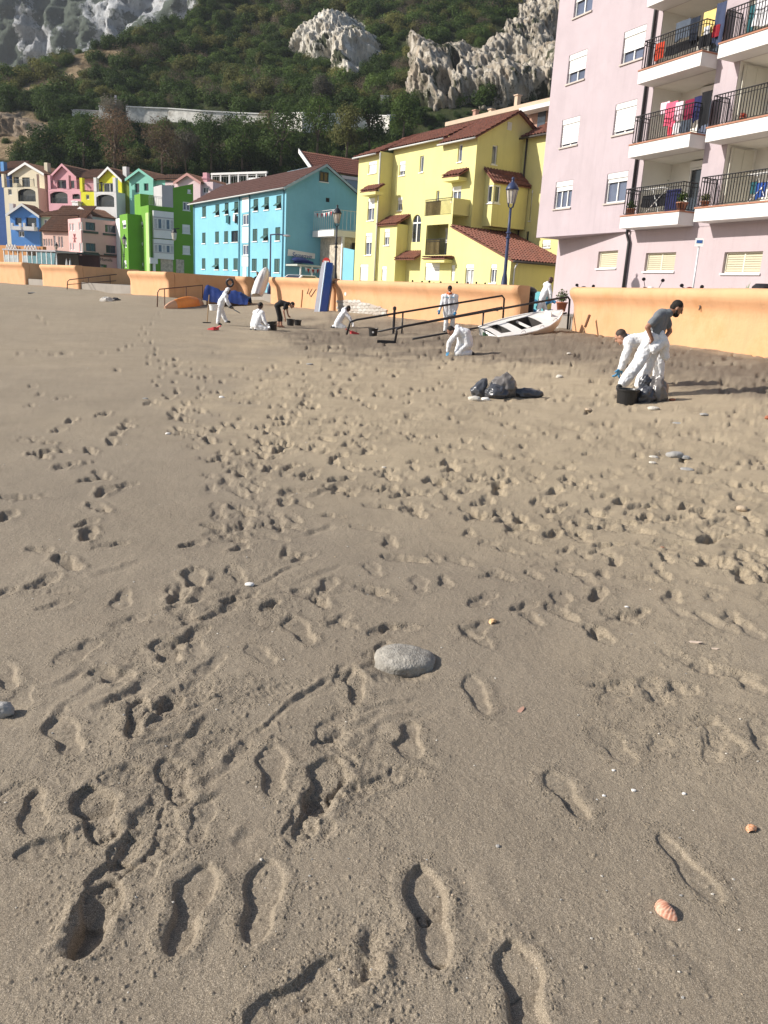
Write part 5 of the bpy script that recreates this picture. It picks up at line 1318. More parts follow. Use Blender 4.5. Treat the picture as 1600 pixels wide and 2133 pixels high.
dW0, zW0 = qr(b1(160, 1070), .8); dW1 = qr(b1(575, 1070), .8)[0]; zW1 = qr(b1(350, 955), .2)[1]
aw = building('awning', FB, .5, (dW0 + dW1) / 2, 'navy blue domed awning under the white bar sign', 'awning', z=zW0)
mb = MB(); vs = []; nA = 14
for j in range(7):
    an = j / 6 * math.pi / 2
    for i in range(nA + 1):
        t = i / nA; e = (1 - abs(2 * t - 1) ** 3 * (.55 * j / 6 + .1)); vs.append(L(.05 + 1.3 * math.cos(an), dW0 + (dW1 - dW0) * (.5 + (t - .5) * (1 - .35 * (j / 6) ** 2)), zW0 + (zW1 - zW0) * math.sin(an) * e))
mb.add(vs, [(j * (nA + 1) + i, j * (nA + 1) + i + 1, (j + 1) * (nA + 1) + i + 1, (j + 1) * (nA + 1) + i) for j in range(6) for i in range(nA)]); mb.build('canvas', cm('navy_awning', '15275c'), aw, smooth=True)
dK1 = qr(b1(800, 1090), 1.5)[0]; zK = zW0 - .12
cn = building('canopy', FB, 1, (dW0 + dK1) / 2, 'flat pale canopy on white posts below the blue awning', 'canopy')
mb = MB(); FB.box(mb, .05, 2.2, dW0 - .1, dK1, zK - .14, zK); mb.build('cover', mat('pale_canopy', (.42, .45, .40), .7, .1), cn)
for f in (.08, .5, .92):
    mb = MB(); FB.box(mb, 2.05, 2.15, dW0 + (dK1 - dW0) * f, dW0 + (dK1 - dW0) * f + .1, 1.0, zK - .143); mb.build('post', M_FRAME, cn)
bunting(FB, L(2.2, dW0 + .6, zK - .2), L(2.2, dK1 - .4, zK - .2), None, 7, 'bunting of red and white pennants under the flat canopy')
# ================================================================== THE GREEN HOUSE
FG = Face(at(313, 585, 95)[:2], 33.7); q = FG.q; qr = FG.qr; L = FG.L
M_GRN = mat('leaf_green_render', (.135, .325, .032), .9, .08, .6, bump=.2, bscale=25, streak=.12); M_PGRN = mat('pale_green_strip', (.42, .62, .22), .9, .06)
M_GREY = mat('grey_render', (.46, .44, .45), .9, .1, .5, streak=.2); M_WSTR = mat('white_strip', (.78, .78, .74), .85, .06)
gr = building('green_house', FG, -2, 3, 'bright green flat roofed house left of the long blue building', 'house')
s0 = q(g3(410, 900))[0]; zg1 = q(g3(660, 612))[1]; d1 = qr(g3(1053, 900), 0)[0]; d2 = qr(g3(1385, 900), 0)[0]
zg2 = qr(g3(1060, 330), 0)[1]; zg3 = qr(g3(1440, 270), 0)[1]
wl = [bx((g3(a, d_), g3(c_, b)), FG) for a, b, c_, d_ in ((445, 905, 485, 1015), (505, 895, 540, 1005), (455, 1250, 488, 1355), (508, 1240, 540, 1350), (462, 1590, 488, 1700), (520, 1580, 548, 1700))]
wr_ = [bx((g3(a, d_), g3(c_, b)), FG, 0, 'r', 0) for a, b, c_, d_ in ((1210, 572, 1325, 700), (1200, 950, 1330, 1085), (1205, 1300, 1330, 1432), (1285, 362, 1340, 415))]
mb = MB(); wall_grid(mb, FG.front(0), s0, 0, .6, zg1, wl); wall_grid(mb, FG.right(0), 0, d1, .6, zg1); wall_grid(mb, FG.right(0), d1, d2, .6, zg2, wr_); wall_grid(mb, FG.left(s0), 0, d2, .6, zg1)
mb.poly([L(0, d1, zg2), L(0, d2, zg2), L(0, d2, zg3)]); mb.quad(L(s0, 0, zg1), L(0, 0, zg1), L(0, d1, zg1), L(s0, d1, zg1)); mb.quad(L(s0, d1, zg1), L(0, d1, zg1), L(0, d1, zg2), L(s0, d1, zg2)); mb.quad(L(s0, d1, zg2), L(0, d1, zg2), L(0, d2, zg3), L(s0, d2, zg3)); mb.build('wall', M_GRN, gr)
for b in wl: window(gr, FG.front(0), b, 'white', .35, 1, .1, .1, False)
for k, b in enumerate(wr_): window(gr, FG.right(0), b, 'white', (0, .95, .95, .9)[k], 2, .09, .1, True)
sl0 = q(g3(410, 430))[0]; sl1 = q(g3(495, 430))[0]; zl = q(g3(440, 440))[1]
mb = MB(); FG.box(mb, s0 + .002, sl1, .002, d1 - .01, zg1 + .002, zl); mb.build('roof_room', M_GRN, gr)
zt = q(g3(760, 400), 2.2)[1]
mb = MB(); FG.box(mb, sl1 + .01, -.02, d1 * .55, d1 - .02, zg1 + .002, zl + .9); mb.build('roof_wall', M_GREY, gr)
rail(gr, [L(-.06, .1, zg1), L(-.06, d1 - .05, zg1)], 1.0, M_WPIPE, .2)
for (a, b, c_, d_) in ((722, 740, 1050, 1160), (725, 1205, 1052, 1505)):
    B_ = bx((g3(a, d_), g3(c_, b)), FG, 0, 'r', .35); mb = MB(); FG.box(mb, .003, .42, B_[0], B_[2], B_[1], B_[3]); e_ = mb.build('glazed_balcony', M_WSTR, gr)
    n = 5; w_ = (B_[2] - B_[0]) / n
    for k in range(n):
        pb = MB(); bars(pb, FG.right(.42), B_[0] + k * w_ + .08, B_[0] + (k + 1) * w_ - .04, B_[1] + (B_[3] - B_[1]) * .36, B_[1] + (B_[3] - B_[1]) * .70, -.02, -.003); pb.build('pane', M_GLASS_BLUE if k in (1, 3) else M_CURT, e_)
    sb = MB(); bars(sb, FG.right(.42), B_[0], B_[2], B_[1] + (B_[3] - B_[1]) * .74, B_[1] + (B_[3] - B_[1]) * .78, -.05, -.003); bars(sb, FG.right(.42), B_[0], B_[2], B_[1] + (B_[3] - B_[1]) * .30, B_[1] + (B_[3] - B_[1]) * .34, -.05, -.003); sb.build('sill', M_GREY, e_)
B_ = bx((g3(605, 1700), g3(632, 740)), FG, -.15); mb = MB(); FG.box(mb, B_[0], B_[2], -.15, -.003, 1.0, B_[3]); mb.build('rib', M_PGRN, gr)
B_ = bx((g3(840, 1740), g3(1040, 1500)), FG, 0, 'r', 0); mb = MB(); FG.box(mb, .003, .06, B_[0], B_[2], .6, B_[3]); mb.build('stone_facing', M_STONEW, gr)
B_ = bx((g3(1095, 1740), g3(1225, 1530)), FG, 0, 'r', 0); mb = MB(); FG.box(mb, .003, .06, B_[0], B_[2], .6, B_[3]); mb.build('stone_facing', M_STONEW, gr)
B_ = bx((g3(662, 1590), g3(790, 1500)), FG, 0, 'r', .5); mb = MB(); FG.box(mb, .003, .5, B_[0], B_[2], B_[1], B_[3]); mb.build('porch', M_WSTR, gr); mb = MB(); FG.box(mb, .003, .3, B_[0] + .4, B_[2] - .2, .6, B_[1] - .01); mb.build('door', M_FRAME, gr)
# narrow annex in front
da_ = -1.6; sa0 = q(g3(100, 1200), da_)[0]; sa1 = q(g3(295, 1200), da_)[0]; za = q(g3(290, 758), da_)[1]; sw = q(g3(165, 1200), da_)[0]
wa = [bx((g3(a, d_), g3(c_, b)), FG, da_) for a, b, c_, d_ in ((205, 870, 260, 1010), (240, 1210, 270, 1330), (240, 1540, 268, 1660))]
an_ = building('green_house', FG, sa0 + 1, da_ + 2, 'narrow green house with a white painted edge beside the pink restaurant', 'house')
block(an_, FG, sw, sa1, da_, 2.5, .6, za, M_GRN, wa); mb = MB(); FG.box(mb, sa0, sw - .003, da_, 2.5, .6, za - .35); mb.build('white_edge', M_WSTR, an_)
for b in wa: window(an_, FG.front(da_), b, 'white', .4, 1, .1, .1, False)
sm = q(g3(408, 1200), 1.2)[0]; mb = MB(); FG.box(mb, sa1 + .003, max(sm, sa1 + .5), 1.2, 3, .6, za + .1); mb.build('stair_wall', M_GREY, an_)

# ================================================================== PINK RESTAURANT AND ITS NEIGHBOURS
FR = Face(at(173, 575, 98)[:2], 40.0); q = FR.q; qr = FR.qr; L = FR.L
M_SAL = mat('salmon_render', (.74, .44, .42), .9, .08, .6, bump=.2, bscale=25, streak=.15); M_PALEP = mat('pale_salmon_render', (.68, .47, .40), .9, .08, .6, streak=.2)
re = building('restaurant', FR, -2, 4, 'salmon pink restaurant house with dark windows and lettering on its shaded side', 'restaurant')
s0 = q(l2(882, 600))[0]; zr1 = q(l2(1050, 330))[1]; d1 = qr(l2(1493, 700), 0)[0]
fw = [bx((l2(a, d_), l2(c_, b)), FR) for a, b, c_, d_ in ((893, 400, 915, 500), (928, 400, 950, 500), (1012, 385, 1042, 490), (900, 650, 918, 745), (934, 650, 952, 745), (1022, 650, 1052, 770), (1018, 880, 1046, 960))]
rw = [bx((l2(a, d_), l2(c_, b)), FR, 0, 'r', 0) for a, b, c_, d_ in ((1100, 395, 1220, 485), (1350, 430, 1480, 515), (1105, 662, 1225, 755), (1362, 690, 1482, 780), (1115, 905, 1235, 965), (1290, 930, 1370, 975))]
block(re, FR, s0, 0, 0, d1, .6, zr1, M_SAL, fw, rw)
for b in fw: window(re, FR.front(0), b, 'white', .0, 1, .08, .1, False, glass=M_CURT)
for b in rw: window(re, FR.right(0), b, 'white', 0, 2, .06, .12, False, glass=M_GLASS, fm=mat('grey_frame', (.10, .11, .12), .5)); 
for k, b in enumerate(rw[:4]):
    mb = MB(); bars(mb, FR.right(0), b[0] - .3, b[2] + .3, b[1] - .35, b[1] - .1, -.12, -.003); mb.build('window_box', M_DKFRAME, re)
a, zs = qr(l2(1090, 800), .05); b_, zs2 = qr(l2(1493, 835), .05); mb = MB(); FR.box(mb, .003, .12, a, b_, zs - .12, zs + .1); mb.build('cornice', mat('brown_trim', (.22, .10, .08), .8), re)
da_, zt_ = qr(l2(1335, 868), .04); db_2 = qr(l2(1450, 875), .04)[0]; da2 = qr(l2(1215, 860), .04)[0]
text_on('La Mamela', (db_2 - da2) / 4.6, L(.03, (da2 + db_2) / 2, zt_), FR.b, (0, 0, 1), M_DARK, re)
dm_, zm_ = qr(l2(1158, 850), .04); mb = MB(); mb.lathe(L(.02, dm_, zm_), [(.42, 0), (.42, .03)], 14, axis=FR.u); mb.build('emblem', mat('emblem_red', (.45, .07, .07), .6), re)
# star-shaped iron anchor on the lit front
for k in range(6):
    s_, z_ = q(l2(960, 590)); an = k * math.pi / 3; MB().tube([L(s_, -.05, z_), L(s_ + .55 * math.cos(an), -.05, z_ + .55 * math.sin(an))], .05, 5).build('iron_star', mat('rose_metal', (.42, .18, .18), .7), re)
# low salmon wing with tall windows and brown roof
FLw = Face(FR.L(s0, .6, 0)[:2], 66.0); q = FLw.q; L = FLw.L; zlw = q(l2(560, 500), .3)[1]; slw = q(l2(548, 620), .3)[0]; s0 = 0; d1 = 6
lw = [bx((l2(a, d_), l2(c_, b)), FLw, .3) for a, b, c_, d_ in ((560, 600, 578, 690), (590, 600, 606, 690), (622, 600, 638, 690), (655, 600, 670, 690), (690, 560, 712, 700), (750, 570, 768, 710), (785, 570, 803, 710))]
lo = building('house', FLw, (slw + s0) / 2, 3, 'low salmon house with a row of tall narrow windows and brown roof', 'house')
block(lo, FLw, slw, s0 - .01, .3, d1, .6, zlw, M_PALEP, lw)
for b in lw: window(lo, FLw.front(.3), b, 'white', 0, 1, .06, .1, False, glass=M_CURT)
roof(lo, [(L(slw - .2, -.1, zlw), L(s0 - .012, -.1, zlw), L(s0 - .012, 4.0, zlw + 3.4), L(slw - .2, 4.0, zlw + 3.4))], M_TILE_BR)
# blue gabled house, pale green house, white gable above
def gable_house(F_, label, box_, apex, base_z, depth_, m, d=0.0, holes=(), roofm=M_TILE_BR, trim=M_FRAME, glass=M_GLASS, wk=None, side_holes=(), ov=.35, name='house'):
    """box_: photo corners of the gable front at eave level (left, right); apex of the gable"""
    (aL, zL) = F_.q(box_[0], d); (aR, zR_) = F_.q(box_[1], d); ze = (zL + zR_) / 2; sm = (aL + aR) / 2; zp = F_.q(apex, d)[1]
    r = building(name, F_, sm, d, label, 'house', z=base_z)
    H = [bx((h[0], h[1]), F_, d) for h in holes]
    mb = MB(); wall_grid(mb, F_.front(d), aL, aR, base_z, ze, H, .25); wall_grid(mb, F_.right(aR), d, d + depth_, base_z, ze); wall_grid(mb, F_.left(aL), d, d + depth_, base_z, ze)
    for dd in (d, d + depth_): mb.poly([F_.L(aL, dd, ze), F_.L(aR, dd, ze), F_.L(sm, dd, zp)])
    mb.build('wall', m, r)
    for k, h in enumerate(H):
        kind = (wk or {}).get(k, 'white')
        if kind == 'open':
            pb = MB(); P_ = F_.front(d); pb.quad(P_(h[0], .24, h[1]), P_(h[2], .24, h[1]), P_(h[2], .24, h[3]), P_(h[0], .24, h[3])); pb.build('opening', M_GLASS, r)
        else: window(r, F_.front(d), h, 'white', 0, 2, .09, .12, False, glass=glass, fm=M_DKFRAME if kind == 'dark' else None)
    k_ = (zp - ze) / (sm - aL)
    roof(r, [(F_.L(aL - ov, d - ov, ze - k_ * ov + .08), F_.L(aL - ov, d + depth_, ze - k_ * ov + .08), F_.L(sm, d + depth_, zp + .08), F_.L(sm, d - ov, zp + .08)), (F_.L(aR + ov, d - ov, ze - k_ * ov + .08), F_.L(aR + ov, d + depth_, ze - k_ * ov + .08), F_.L(sm, d + depth_, zp + .08), F_.L(sm, d - ov, zp + .08))], roofm)
    tb = MB()
    for sg, aa in ((-1, aL - ov), (1, aR + ov)): tb.prism([F_.L(aa, d - ov - .06, ze - k_ * ov - .2), F_.L(sm, d - ov - .06, zp - .2), F_.L(sm, d - ov - .06, zp + .12), F_.L(aa, d - ov - .06, ze - k_ * ov + .12)], F_.b * .05)
    tb.build('bargeboard', trim, r)
    return r, (aL, aR, ze, zp)
FT = Face(at(50, 470, 108)[:2], 80.0)
M_ROYAL = mat('royal_blue_render', (.10, .27, .62), .9, .08, .6, streak=.15)
r_, g_ = gable_house(FT, 'royal blue gabled house with white balcony in the lower row', (l2(125, 285), l2(492, 290)), l2(315, 160), PROM_Z, 2.5, M_ROYAL, holes=[(l2(195, 420), l2(275, 330)), (l2(335, 440), l2(465, 330)), (l2(240, 575), l2(310, 505))], wk={0: 'open', 1: 'open'})
for (a, b, c_, d_) in ((145, 400, 262, 482), (300, 400, 432, 490)):
    B_ = bx((l2(a, d_), l2(c_, b)), FT, -.8); mb = MB(); FT.box(mb, B_[0], B_[2], -.8, -.003, B_[1], B_[1] + (B_[3] - B_[1]) * .55); 
    for e_ in (B_[0], B_[2] - .25): FT.box(mb, e_, e_ + .25, -.8, -.55, B_[1] + (B_[3] - B_[1]) * .56, B_[3])
    mb.build('balcony', M_WHITE, r_)
FW = Face(at(560, 400, 108)[:2], 62.0); FW = Face(at(110, 470, 107)[:2], 62.0)
hs_ = building('house', FW, 0, 3, 'pale green house with brown hipped roof behind the low salmon house', 'house')
B_ = bx((l2(480, 560), l2(860, 310)), FW); hh = [bx((l2(a, d_), l2(c_, b)), FW) for a, b, c_, d_ in ((560, 350, 640, 440), (670, 350, 720, 430))]
block(hs_, FW, B_[0], B_[2] + 2, 0, 7, PROM_Z, B_[3], mat('pale_green_render', (.52, .66, .50), .9, .08), hh)
for b in hh: window(hs_, FW.front(0), b, 'white', 0, 2, .1, .12, False)
zt2 = FW.q(l2(700, 190), 4)[1]; roof(hs_, [(FW.L(B_[0] - .5, -.5, B_[3]), FW.L(B_[2] + 2.5, -.5, B_[3]), FW.L(B_[2] + .5, 4, zt2), FW.L(B_[0] + 2.6, 4, zt2))], M_TILE_BR)
for i, (x, y0_, y1_) in enumerate([(970, 130, 250), (1008, 135, 245)]):
    s_, za_ = FW.q(l2(x, y1_), 4); _, zb2_ = FW.q(l2(x, y0_), 4); mb = MB(); FW.box(mb, s_ - .28, s_ + .28, 3.7, 4.3, za_ - .6, zb2_); FW.box(mb, s_ - .36, s_ + .36, 3.62, 4.38, zb2_ + .002, zb2_ + .15); mb.build('chimney', M_WHITE, hs_)
gable_house(Face(at(175, 470, 106)[:2], 62), 'small pale blue gable with white edges above the salmon restaurant', (l2(945, 295), l2(1185, 290)), l2(1075, 205), PROM_Z, 5, mat('pale_blue_render', (.42, .55, .62), .9, .08))
s_, z_ = FT.q(l2(160, 150), 2)
mb = MB(); FT.box(mb, s_ - .3, s_ + .3, 1.7, 2.3, z_ - 3.2, z_); mb.build('chimney', M_WHITE, r_)
# orange street wall, terrace front with glass screens, zig-zag rail
FO = Face(at(40, 520, 98)[:2], 62.0); M_OR2 = mat('deep_orange_render', (.50, .24, .09), .9, .1)
a0 = FO.q(l2(-40, 700))[0]; a1 = FO.q(l2(548, 700))[0]; zt_ = FO.q(l2(300, 690))[1]
o = MB(); FO.box(o, a0, a1, 0, .5, .6, zt_); o = o.build('orange_wall', M_OR2, None, loc=FO.L(0, 0, .6)); tag(o, 'deep orange street wall below the royal blue house', 'wall')
zr_ = FO.q(l2(300, 745), -.3)[1]
for (x0, x1, lb) in ((78, 215, 'white zigzag rail section at the left of the orange street wall'), (310, 475, 'white zigzag rail section right of the gap on orange wall')):
    a0_ = FO.q(l2(x0, 720), -.3)[0]; a1_ = FO.q(l2(x1, 720), -.3)[0]; r0 = empty('zigzag_rail', FO.L((a0_ + a1_) / 2, -.3, zr_), lb, 'railing', 'zigzag rails'); n = 4
    for k in range(n):
        w_ = (a1_ - a0_) / n; x = a0_ + k * w_; MB().tube([FO.L(x, -.3, zr_), FO.L(x + w_ / 2, -.3, zt_ + .1)], .07, 6).build('strut', M_WHITE, r0); MB().tube([FO.L(x + w_ / 2, -.3, zt_ + .1), FO.L(x + w_, -.3, zr_)], .07, 6).build('strut', M_WHITE, r0)
FGl = Face(at(60, 560, 92)[:2], 62.0); gt = building('cafe_terrace', FGl, 4, 1, 'glass screened cafe terrace with pale metal posts behind the orange sea wall', 'terrace')
a0 = FGl.q(l2(50, 800))[0]; a1 = FGl.q(l2(720, 850))[0]; zt_ = FGl.q(l2(300, 752))[1]; n = 11
for k in range(n + 1):
    mb = MB(); x = a0 + (a1 - a0) * k / n; FGl.box(mb, x - .05, x + .05, 0, .1, 1.0, zt_); mb.build('post', M_FRAME, gt)
    if k < n and k != 3:
        pb = MB(); FGl.box(pb, x + .08, x + (a1 - a0) / n - .08, .03, .06, 1.0, zt_ - .5 + (.4 if k > 6 else 0)); pb.build('screen', (mat('pale_screen', (.45, .50, .52), .2, .3, 3), mat('teal_screen', (.12, .26, .30), .15, .3, 3))[(k > 4) * 1], gt)
mb = MB(); FGl.box(mb, a0 - .1, a1 + .1, -.1, 3, zt_, zt_ + .16); mb.build('roof', M_GREY, gt); mb = MB(); FGl.box(mb, a0, a1, 3.0, 3.2, .6, zt_ - .005); mb.build('back_wall', mat('terrace_back', (.30, .26, .22), .9), gt)
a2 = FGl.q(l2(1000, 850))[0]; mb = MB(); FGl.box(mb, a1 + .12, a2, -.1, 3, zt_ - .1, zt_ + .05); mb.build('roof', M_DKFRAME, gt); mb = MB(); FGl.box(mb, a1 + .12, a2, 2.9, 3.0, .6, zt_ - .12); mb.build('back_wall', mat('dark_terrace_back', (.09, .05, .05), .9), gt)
for i, (x, lb) in enumerate([(855, 'closed white parasol left of its pair on the dark terrace'), (900, 'closed white parasol right of its pair on the dark terrace')]):
    p = FGl.L(FGl.q(l2(x, 900), .6)[0], .6, 1.0); o = empty('parasol', p, lb, 'parasol', 'closed parasols'); MB().tube([p, p + [0, 0, 2.4]], .03, 6).build('pole', M_FRAME, o); MB().lathe(p, [(.05, .5), (.2, .6), (.16, 1.4), (.08, 2.1), (.02, 2.35)], 10).build('canopy', M_WHITE, o, smooth=True)

# ================================================================== THE UPPER ROW
FU = Face(at(50, 435, 116)[:2], 68.0); q = FU.q; ZU = 3.0
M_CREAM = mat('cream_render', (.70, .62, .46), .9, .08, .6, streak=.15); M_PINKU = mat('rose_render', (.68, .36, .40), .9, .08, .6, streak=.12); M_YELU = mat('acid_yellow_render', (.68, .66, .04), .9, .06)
M_TEAL = mat('mint_render', (.25, .58, .47), .9, .07); M_LPINK = mat('blush_render', (.74, .57, .58), .9, .07); M_BRW = mat('brown_render', (.40, .24, .18), .9, .1); M_NAVY = mat('navy_render', (.03, .08, .24), .9, .1); M_OLV = mat('shaded_olive_render', (.16, .22, .03), .9, .1)
nv = building('house', FU, -7, 1, 'navy blue house cut off at the left edge of the upper row', 'house', z=ZU)
B_ = bx((z1(-60, 400), z1(72, 235)), FU, .4); block(nv, FU, B_[0], B_[2], .4, 7, ZU, B_[3], M_NAVY); s_, z_ = q(z1(14, 140), .6); mb = MB(); FU.box(mb, s_ - .3, s_ + .3, .6, 1.2, B_[3] - .1, z_); mb.build('chimney', mat('blue_chimney', (.12, .30, .58), .9), nv)
roof(nv, [(FU.L(B_[0], .1, B_[3]), FU.L(B_[2] + .2, .1, B_[3]), FU.L(B_[2] + .2, 4, B_[3] + 2.2), FU.L(B_[0], 4, B_[3] + 2.2))], M_TILE_BR)
def lower(root_label, m, box_, holes, d=-1.2, arch=(), railtop=None, posts=(), railm=None):
    B_ = bx((box_[0], box_[1]), FU, d); r = building('arcade', FU, (B_[0] + B_[2]) / 2, d, root_label, 'terrace', z=ZU)
    H = [bx(h, FU, d) for h in holes]; block(r, FU, B_[0], B_[2], d, 0.6, ZU, B_[3], m, [h + (.5,) if k in arch else h for k, h in enumerate(H)])
    for k, h in enumerate(H):
        P_ = FU.front(d)
        if k in arch:
            pb = MB(); pb.quad(P_(h[0], .49, h[1]), P_(h[2], .49, h[1]), P_(h[2], .49, h[3]), P_(h[0], .49, h[3])); w_ = pb.build('arch_opening', M_GLASS, r)
            cb = MB(); cx_ = (h[0] + h[2]) / 2; ra = (h[2] - h[0]) / 2; rz = (h[3] - h[1]) * .3
            for sg in (-1, 1):
                cb.prism([P_(cx_ + sg * ra, .02, h[3])] + [P_(cx_ + sg * ra * math.cos(t), .02, h[3] - rz + rz * math.sin(t)) for t in np.linspace(0, math.pi / 2, 8)], FU.b * .12)
            cb.build('arch_spandrel', m, w_)
            gb = MB(); n = 14
            for j in range(n): x = h[0] + (h[2] - h[0]) * (j + .5) / n; bars(gb, P_, x - .02, x + .02, h[1], h[1] + (h[3] - h[1]) * .5, .1, .14)
            gb.build('grille', M_DKFRAME, w_)
        else: window(r, P_, h, 'white', 0, 1, .08, .12, False, glass=M_GLASS)
    if railtop:
        rail(r, [FU.L(B_[0] + .1, d + .12, B_[3]), FU.L(B_[2] - .1, d + .12, B_[3])], 1.0, railm or M_DKFRAME, .22, double=False)
    for x in posts:
        s_ = q((x, 400), d)[0]; mb = MB(); FU.box(mb, s_ - .22, s_ + .22, d - .04, d + .4, B_[3] + .002, B_[3] + 1.7); mb.build('pillar', m, r)
    return r
gable_house(FU, 'cream gabled house in the upper row with dark tall windows', (z1(95, 235), z1(350, 235)), z1(238, 155), ZU, 8, M_CREAM, holes=[(z1(180, 340), z1(235, 265)), (z1(268, 335), z1(303, 272)), (z1(98, 310), z1(150, 260))], wk={0: 'dark', 1: 'dark', 2: 'open'})
lower('cream terrace front with a wide low arch below the cream gable', M_CREAM, (z1(38, 470), z1(300, 345)), [(z1(145, 455), z1(280, 355)), (z1(66, 405), z1(92, 358))], arch=(0,), posts=(8, 76), railtop=True)
sd = building('house', FU, 6, 2, 'cream house side, its shade painted in brown, between the cream and rose gables', 'house', z=ZU); B_ = bx((z1(300, 470), z1(400, 250)), FU, .5); block(sd, FU, B_[0], B_[2], .3, 7, ZU, B_[3], M_BRW)  # brown colour stands for the shade on the cream house side wall
s_, z_ = q(z1(375, 150), 1.5); mb = MB(); FU.box(mb, s_ - .28, s_ + .28, 1.2, 1.8, B_[3] - .1, z_); mb.build('chimney', M_CREAM, sd)
gable_house(FU, 'rose pink gabled house in the upper row', (z1(420, 250), z1(605, 262)), z1(510, 165), ZU, 8, M_PINKU, holes=[(z1(455, 350), z1(540, 285)), (z1(550, 350), z1(590, 290))], wk={0: 'open', 1: 'open'}, trim=M_PINKU)
lower('rose pink terrace front with an arched opening and small arched window', M_PINKU, (z1(388, 490), z1(642, 358)), [(z1(400, 470), z1(535, 378)), (z1(575, 436), z1(634, 396))], arch=(0, 1), posts=(104, 142), railtop=True)
br = building('house', FU, 14, 2, 'brown tiled link between the rose and yellow gables', 'house', z=ZU); B_ = bx((z1(600, 400), z1(800, 275)), FU, .6); block(br, FU, B_[0], B_[2], .5, 6, ZU, B_[3], M_PINKU); zt_ = q(z1(700, 200), 4)[1]
roof(br, [(FU.L(B_[0], .1, B_[3]), FU.L(B_[2], .1, B_[3]), FU.L(B_[2], 4, zt_), FU.L(B_[0], 4, zt_))], M_TILE_BR)
gable_house(FU, 'acid yellow gabled house in the upper row', (z1(785, 275), z1(965, 285)), z1(860, 190), ZU, 8, M_YELU, holes=[(z1(825, 385), z1(915, 310)), (z1(760, 380), z1(815, 300))], wk={0: 'white', 1: 'open'})
lower('yellow terrace front with a small square window', M_YELU, (z1(645, 508), z1(750, 380)), [(z1(683, 440), z1(708, 402))], railtop=True, posts=(170,)); lower('white terrace front with a wide barred arch below the yellow gable', M_WHITE, (z1(752, 520), z1(922, 380)), [(z1(766, 498), z1(905, 402))], d=-1.4, arch=(0,), railtop=True, posts=(199, 239))
ov_ = building('house', FU, 22, 1, 'olive green house side, shade painted into its colour, right of the yellow gable', 'house', z=ZU); B_ = bx((z1(925, 520), z1(1025, 290)), FU, .3); hh = [bx((z1(928, 400), z1(960, 315)), FU, .3), bx((z1(930, 505), z1(960, 410)), FU, .3)]; block(ov_, FU, B_[0], B_[2], .3, 7, ZU, B_[3], M_OLV, hh)  # dark olive tone carries the side wall's shade in its colour
for b in hh: window(ov_, FU.front(.3), b, 'white', 0, 1, .05, .1, False, glass=M_DARK, fm=M_DKFRAME)
s_, z_ = q(z1(1000, 182), 1.5); mb = MB(); FU.box(mb, s_ - .3, s_ + .3, 1.2, 1.8, B_[3] - .1, z_); mb.build('chimney', M_WHITE, ov_)
gable_house(FU, 'mint green gabled house in the upper row', (z1(1025, 278), z1(1215, 270)), z1(1108, 205), ZU, 8, M_TEAL, holes=[(z1(1070, 385), z1(1105, 312)), (z1(1143, 370), z1(1178, 312))], wk={0: 'open', 1: 'open'}, trim=M_TEAL)
mt = building('house', FU, 30, 1, 'mint green house wing with arched window and brown roof', 'house', z=ZU); B_ = bx((z1(1215, 420), z1(1310, 280)), FU, .4); h_ = bx((z1(1238, 352), z1(1290, 322)), FU, .4); block(mt, FU, B_[0], B_[2], .4, 7, ZU, B_[3], M_TEAL, [h_]); window(mt, FU.front(.4), h_, 'white', 0, 2, .06, .1, False, glass=M_GLASS)
zt_ = q(z1(1300, 243), 3.5)[1]; B2 = bx((z1(1312, 420), z1(1420, 300)), FU, .4); bp_ = building('house', FU, 34, 1, 'blush pink house wing with arched window left of its gable', 'house', z=ZU); h_ = bx((z1(1330, 352), z1(1385, 325)), FU, .4); block(bp_, FU, B_[2] + .01, B2[2], .4, 7, ZU, B2[3], M_LPINK, [h_]); window(bp_, FU.front(.4), h_, 'white', 0, 2, .06, .1, False, glass=M_GLASS)
roof(mt, [(FU.L(B_[0], .1, B_[3]), FU.L(B_[2], .1, B_[3]), FU.L(B_[2], 3.5, zt_), FU.L(B_[0], 3.5, zt_))], M_TILE_BR); roof(bp_, [(FU.L(B_[2] + .01, .1, B_[3]), FU.L(B2[2], .1, B_[3]), FU.L(B2[2], 3.5, zt_), FU.L(B_[2] + .01, 3.5, zt_))], M_TILE_BR)
gable_house(FU, 'blush pink gabled house at the right end of the upper row', (z1(1410, 300), z1(1590, 300)), z1(1495, 240), ZU, 8, M_LPINK, trim=mat('dusty_rose_trim', (.55, .30, .27), .9))
bp2 = building('house', FU, 42, 1, 'blush pink wing with arched window behind the blue roof end', 'house', z=ZU); B_ = bx((z1(1592, 470), z1(1690, 300)), FU, .4); h_ = bx((z2(172, 408), z2(218, 360)), FU, .4); block(bp2, FU, B_[0], B_[2], .4, 7, ZU, B_[3], M_LPINK, [h_]); window(bp2, FU.front(.4), h_, 'white', 0, 2, .06, .1, False, glass=M_GLASS)
s_, z_ = q(z2(195, 240), 1.0); mb = MB(); FU.box(mb, s_ - .3, s_ + .3, .8, 1.4, B_[3] - .1, z_); FU.box(mb, s_ - .4, s_ + .4, .7, 1.5, z_ - .7, z_ - .5); mb.build('chimney', M_PINKU, bp2)
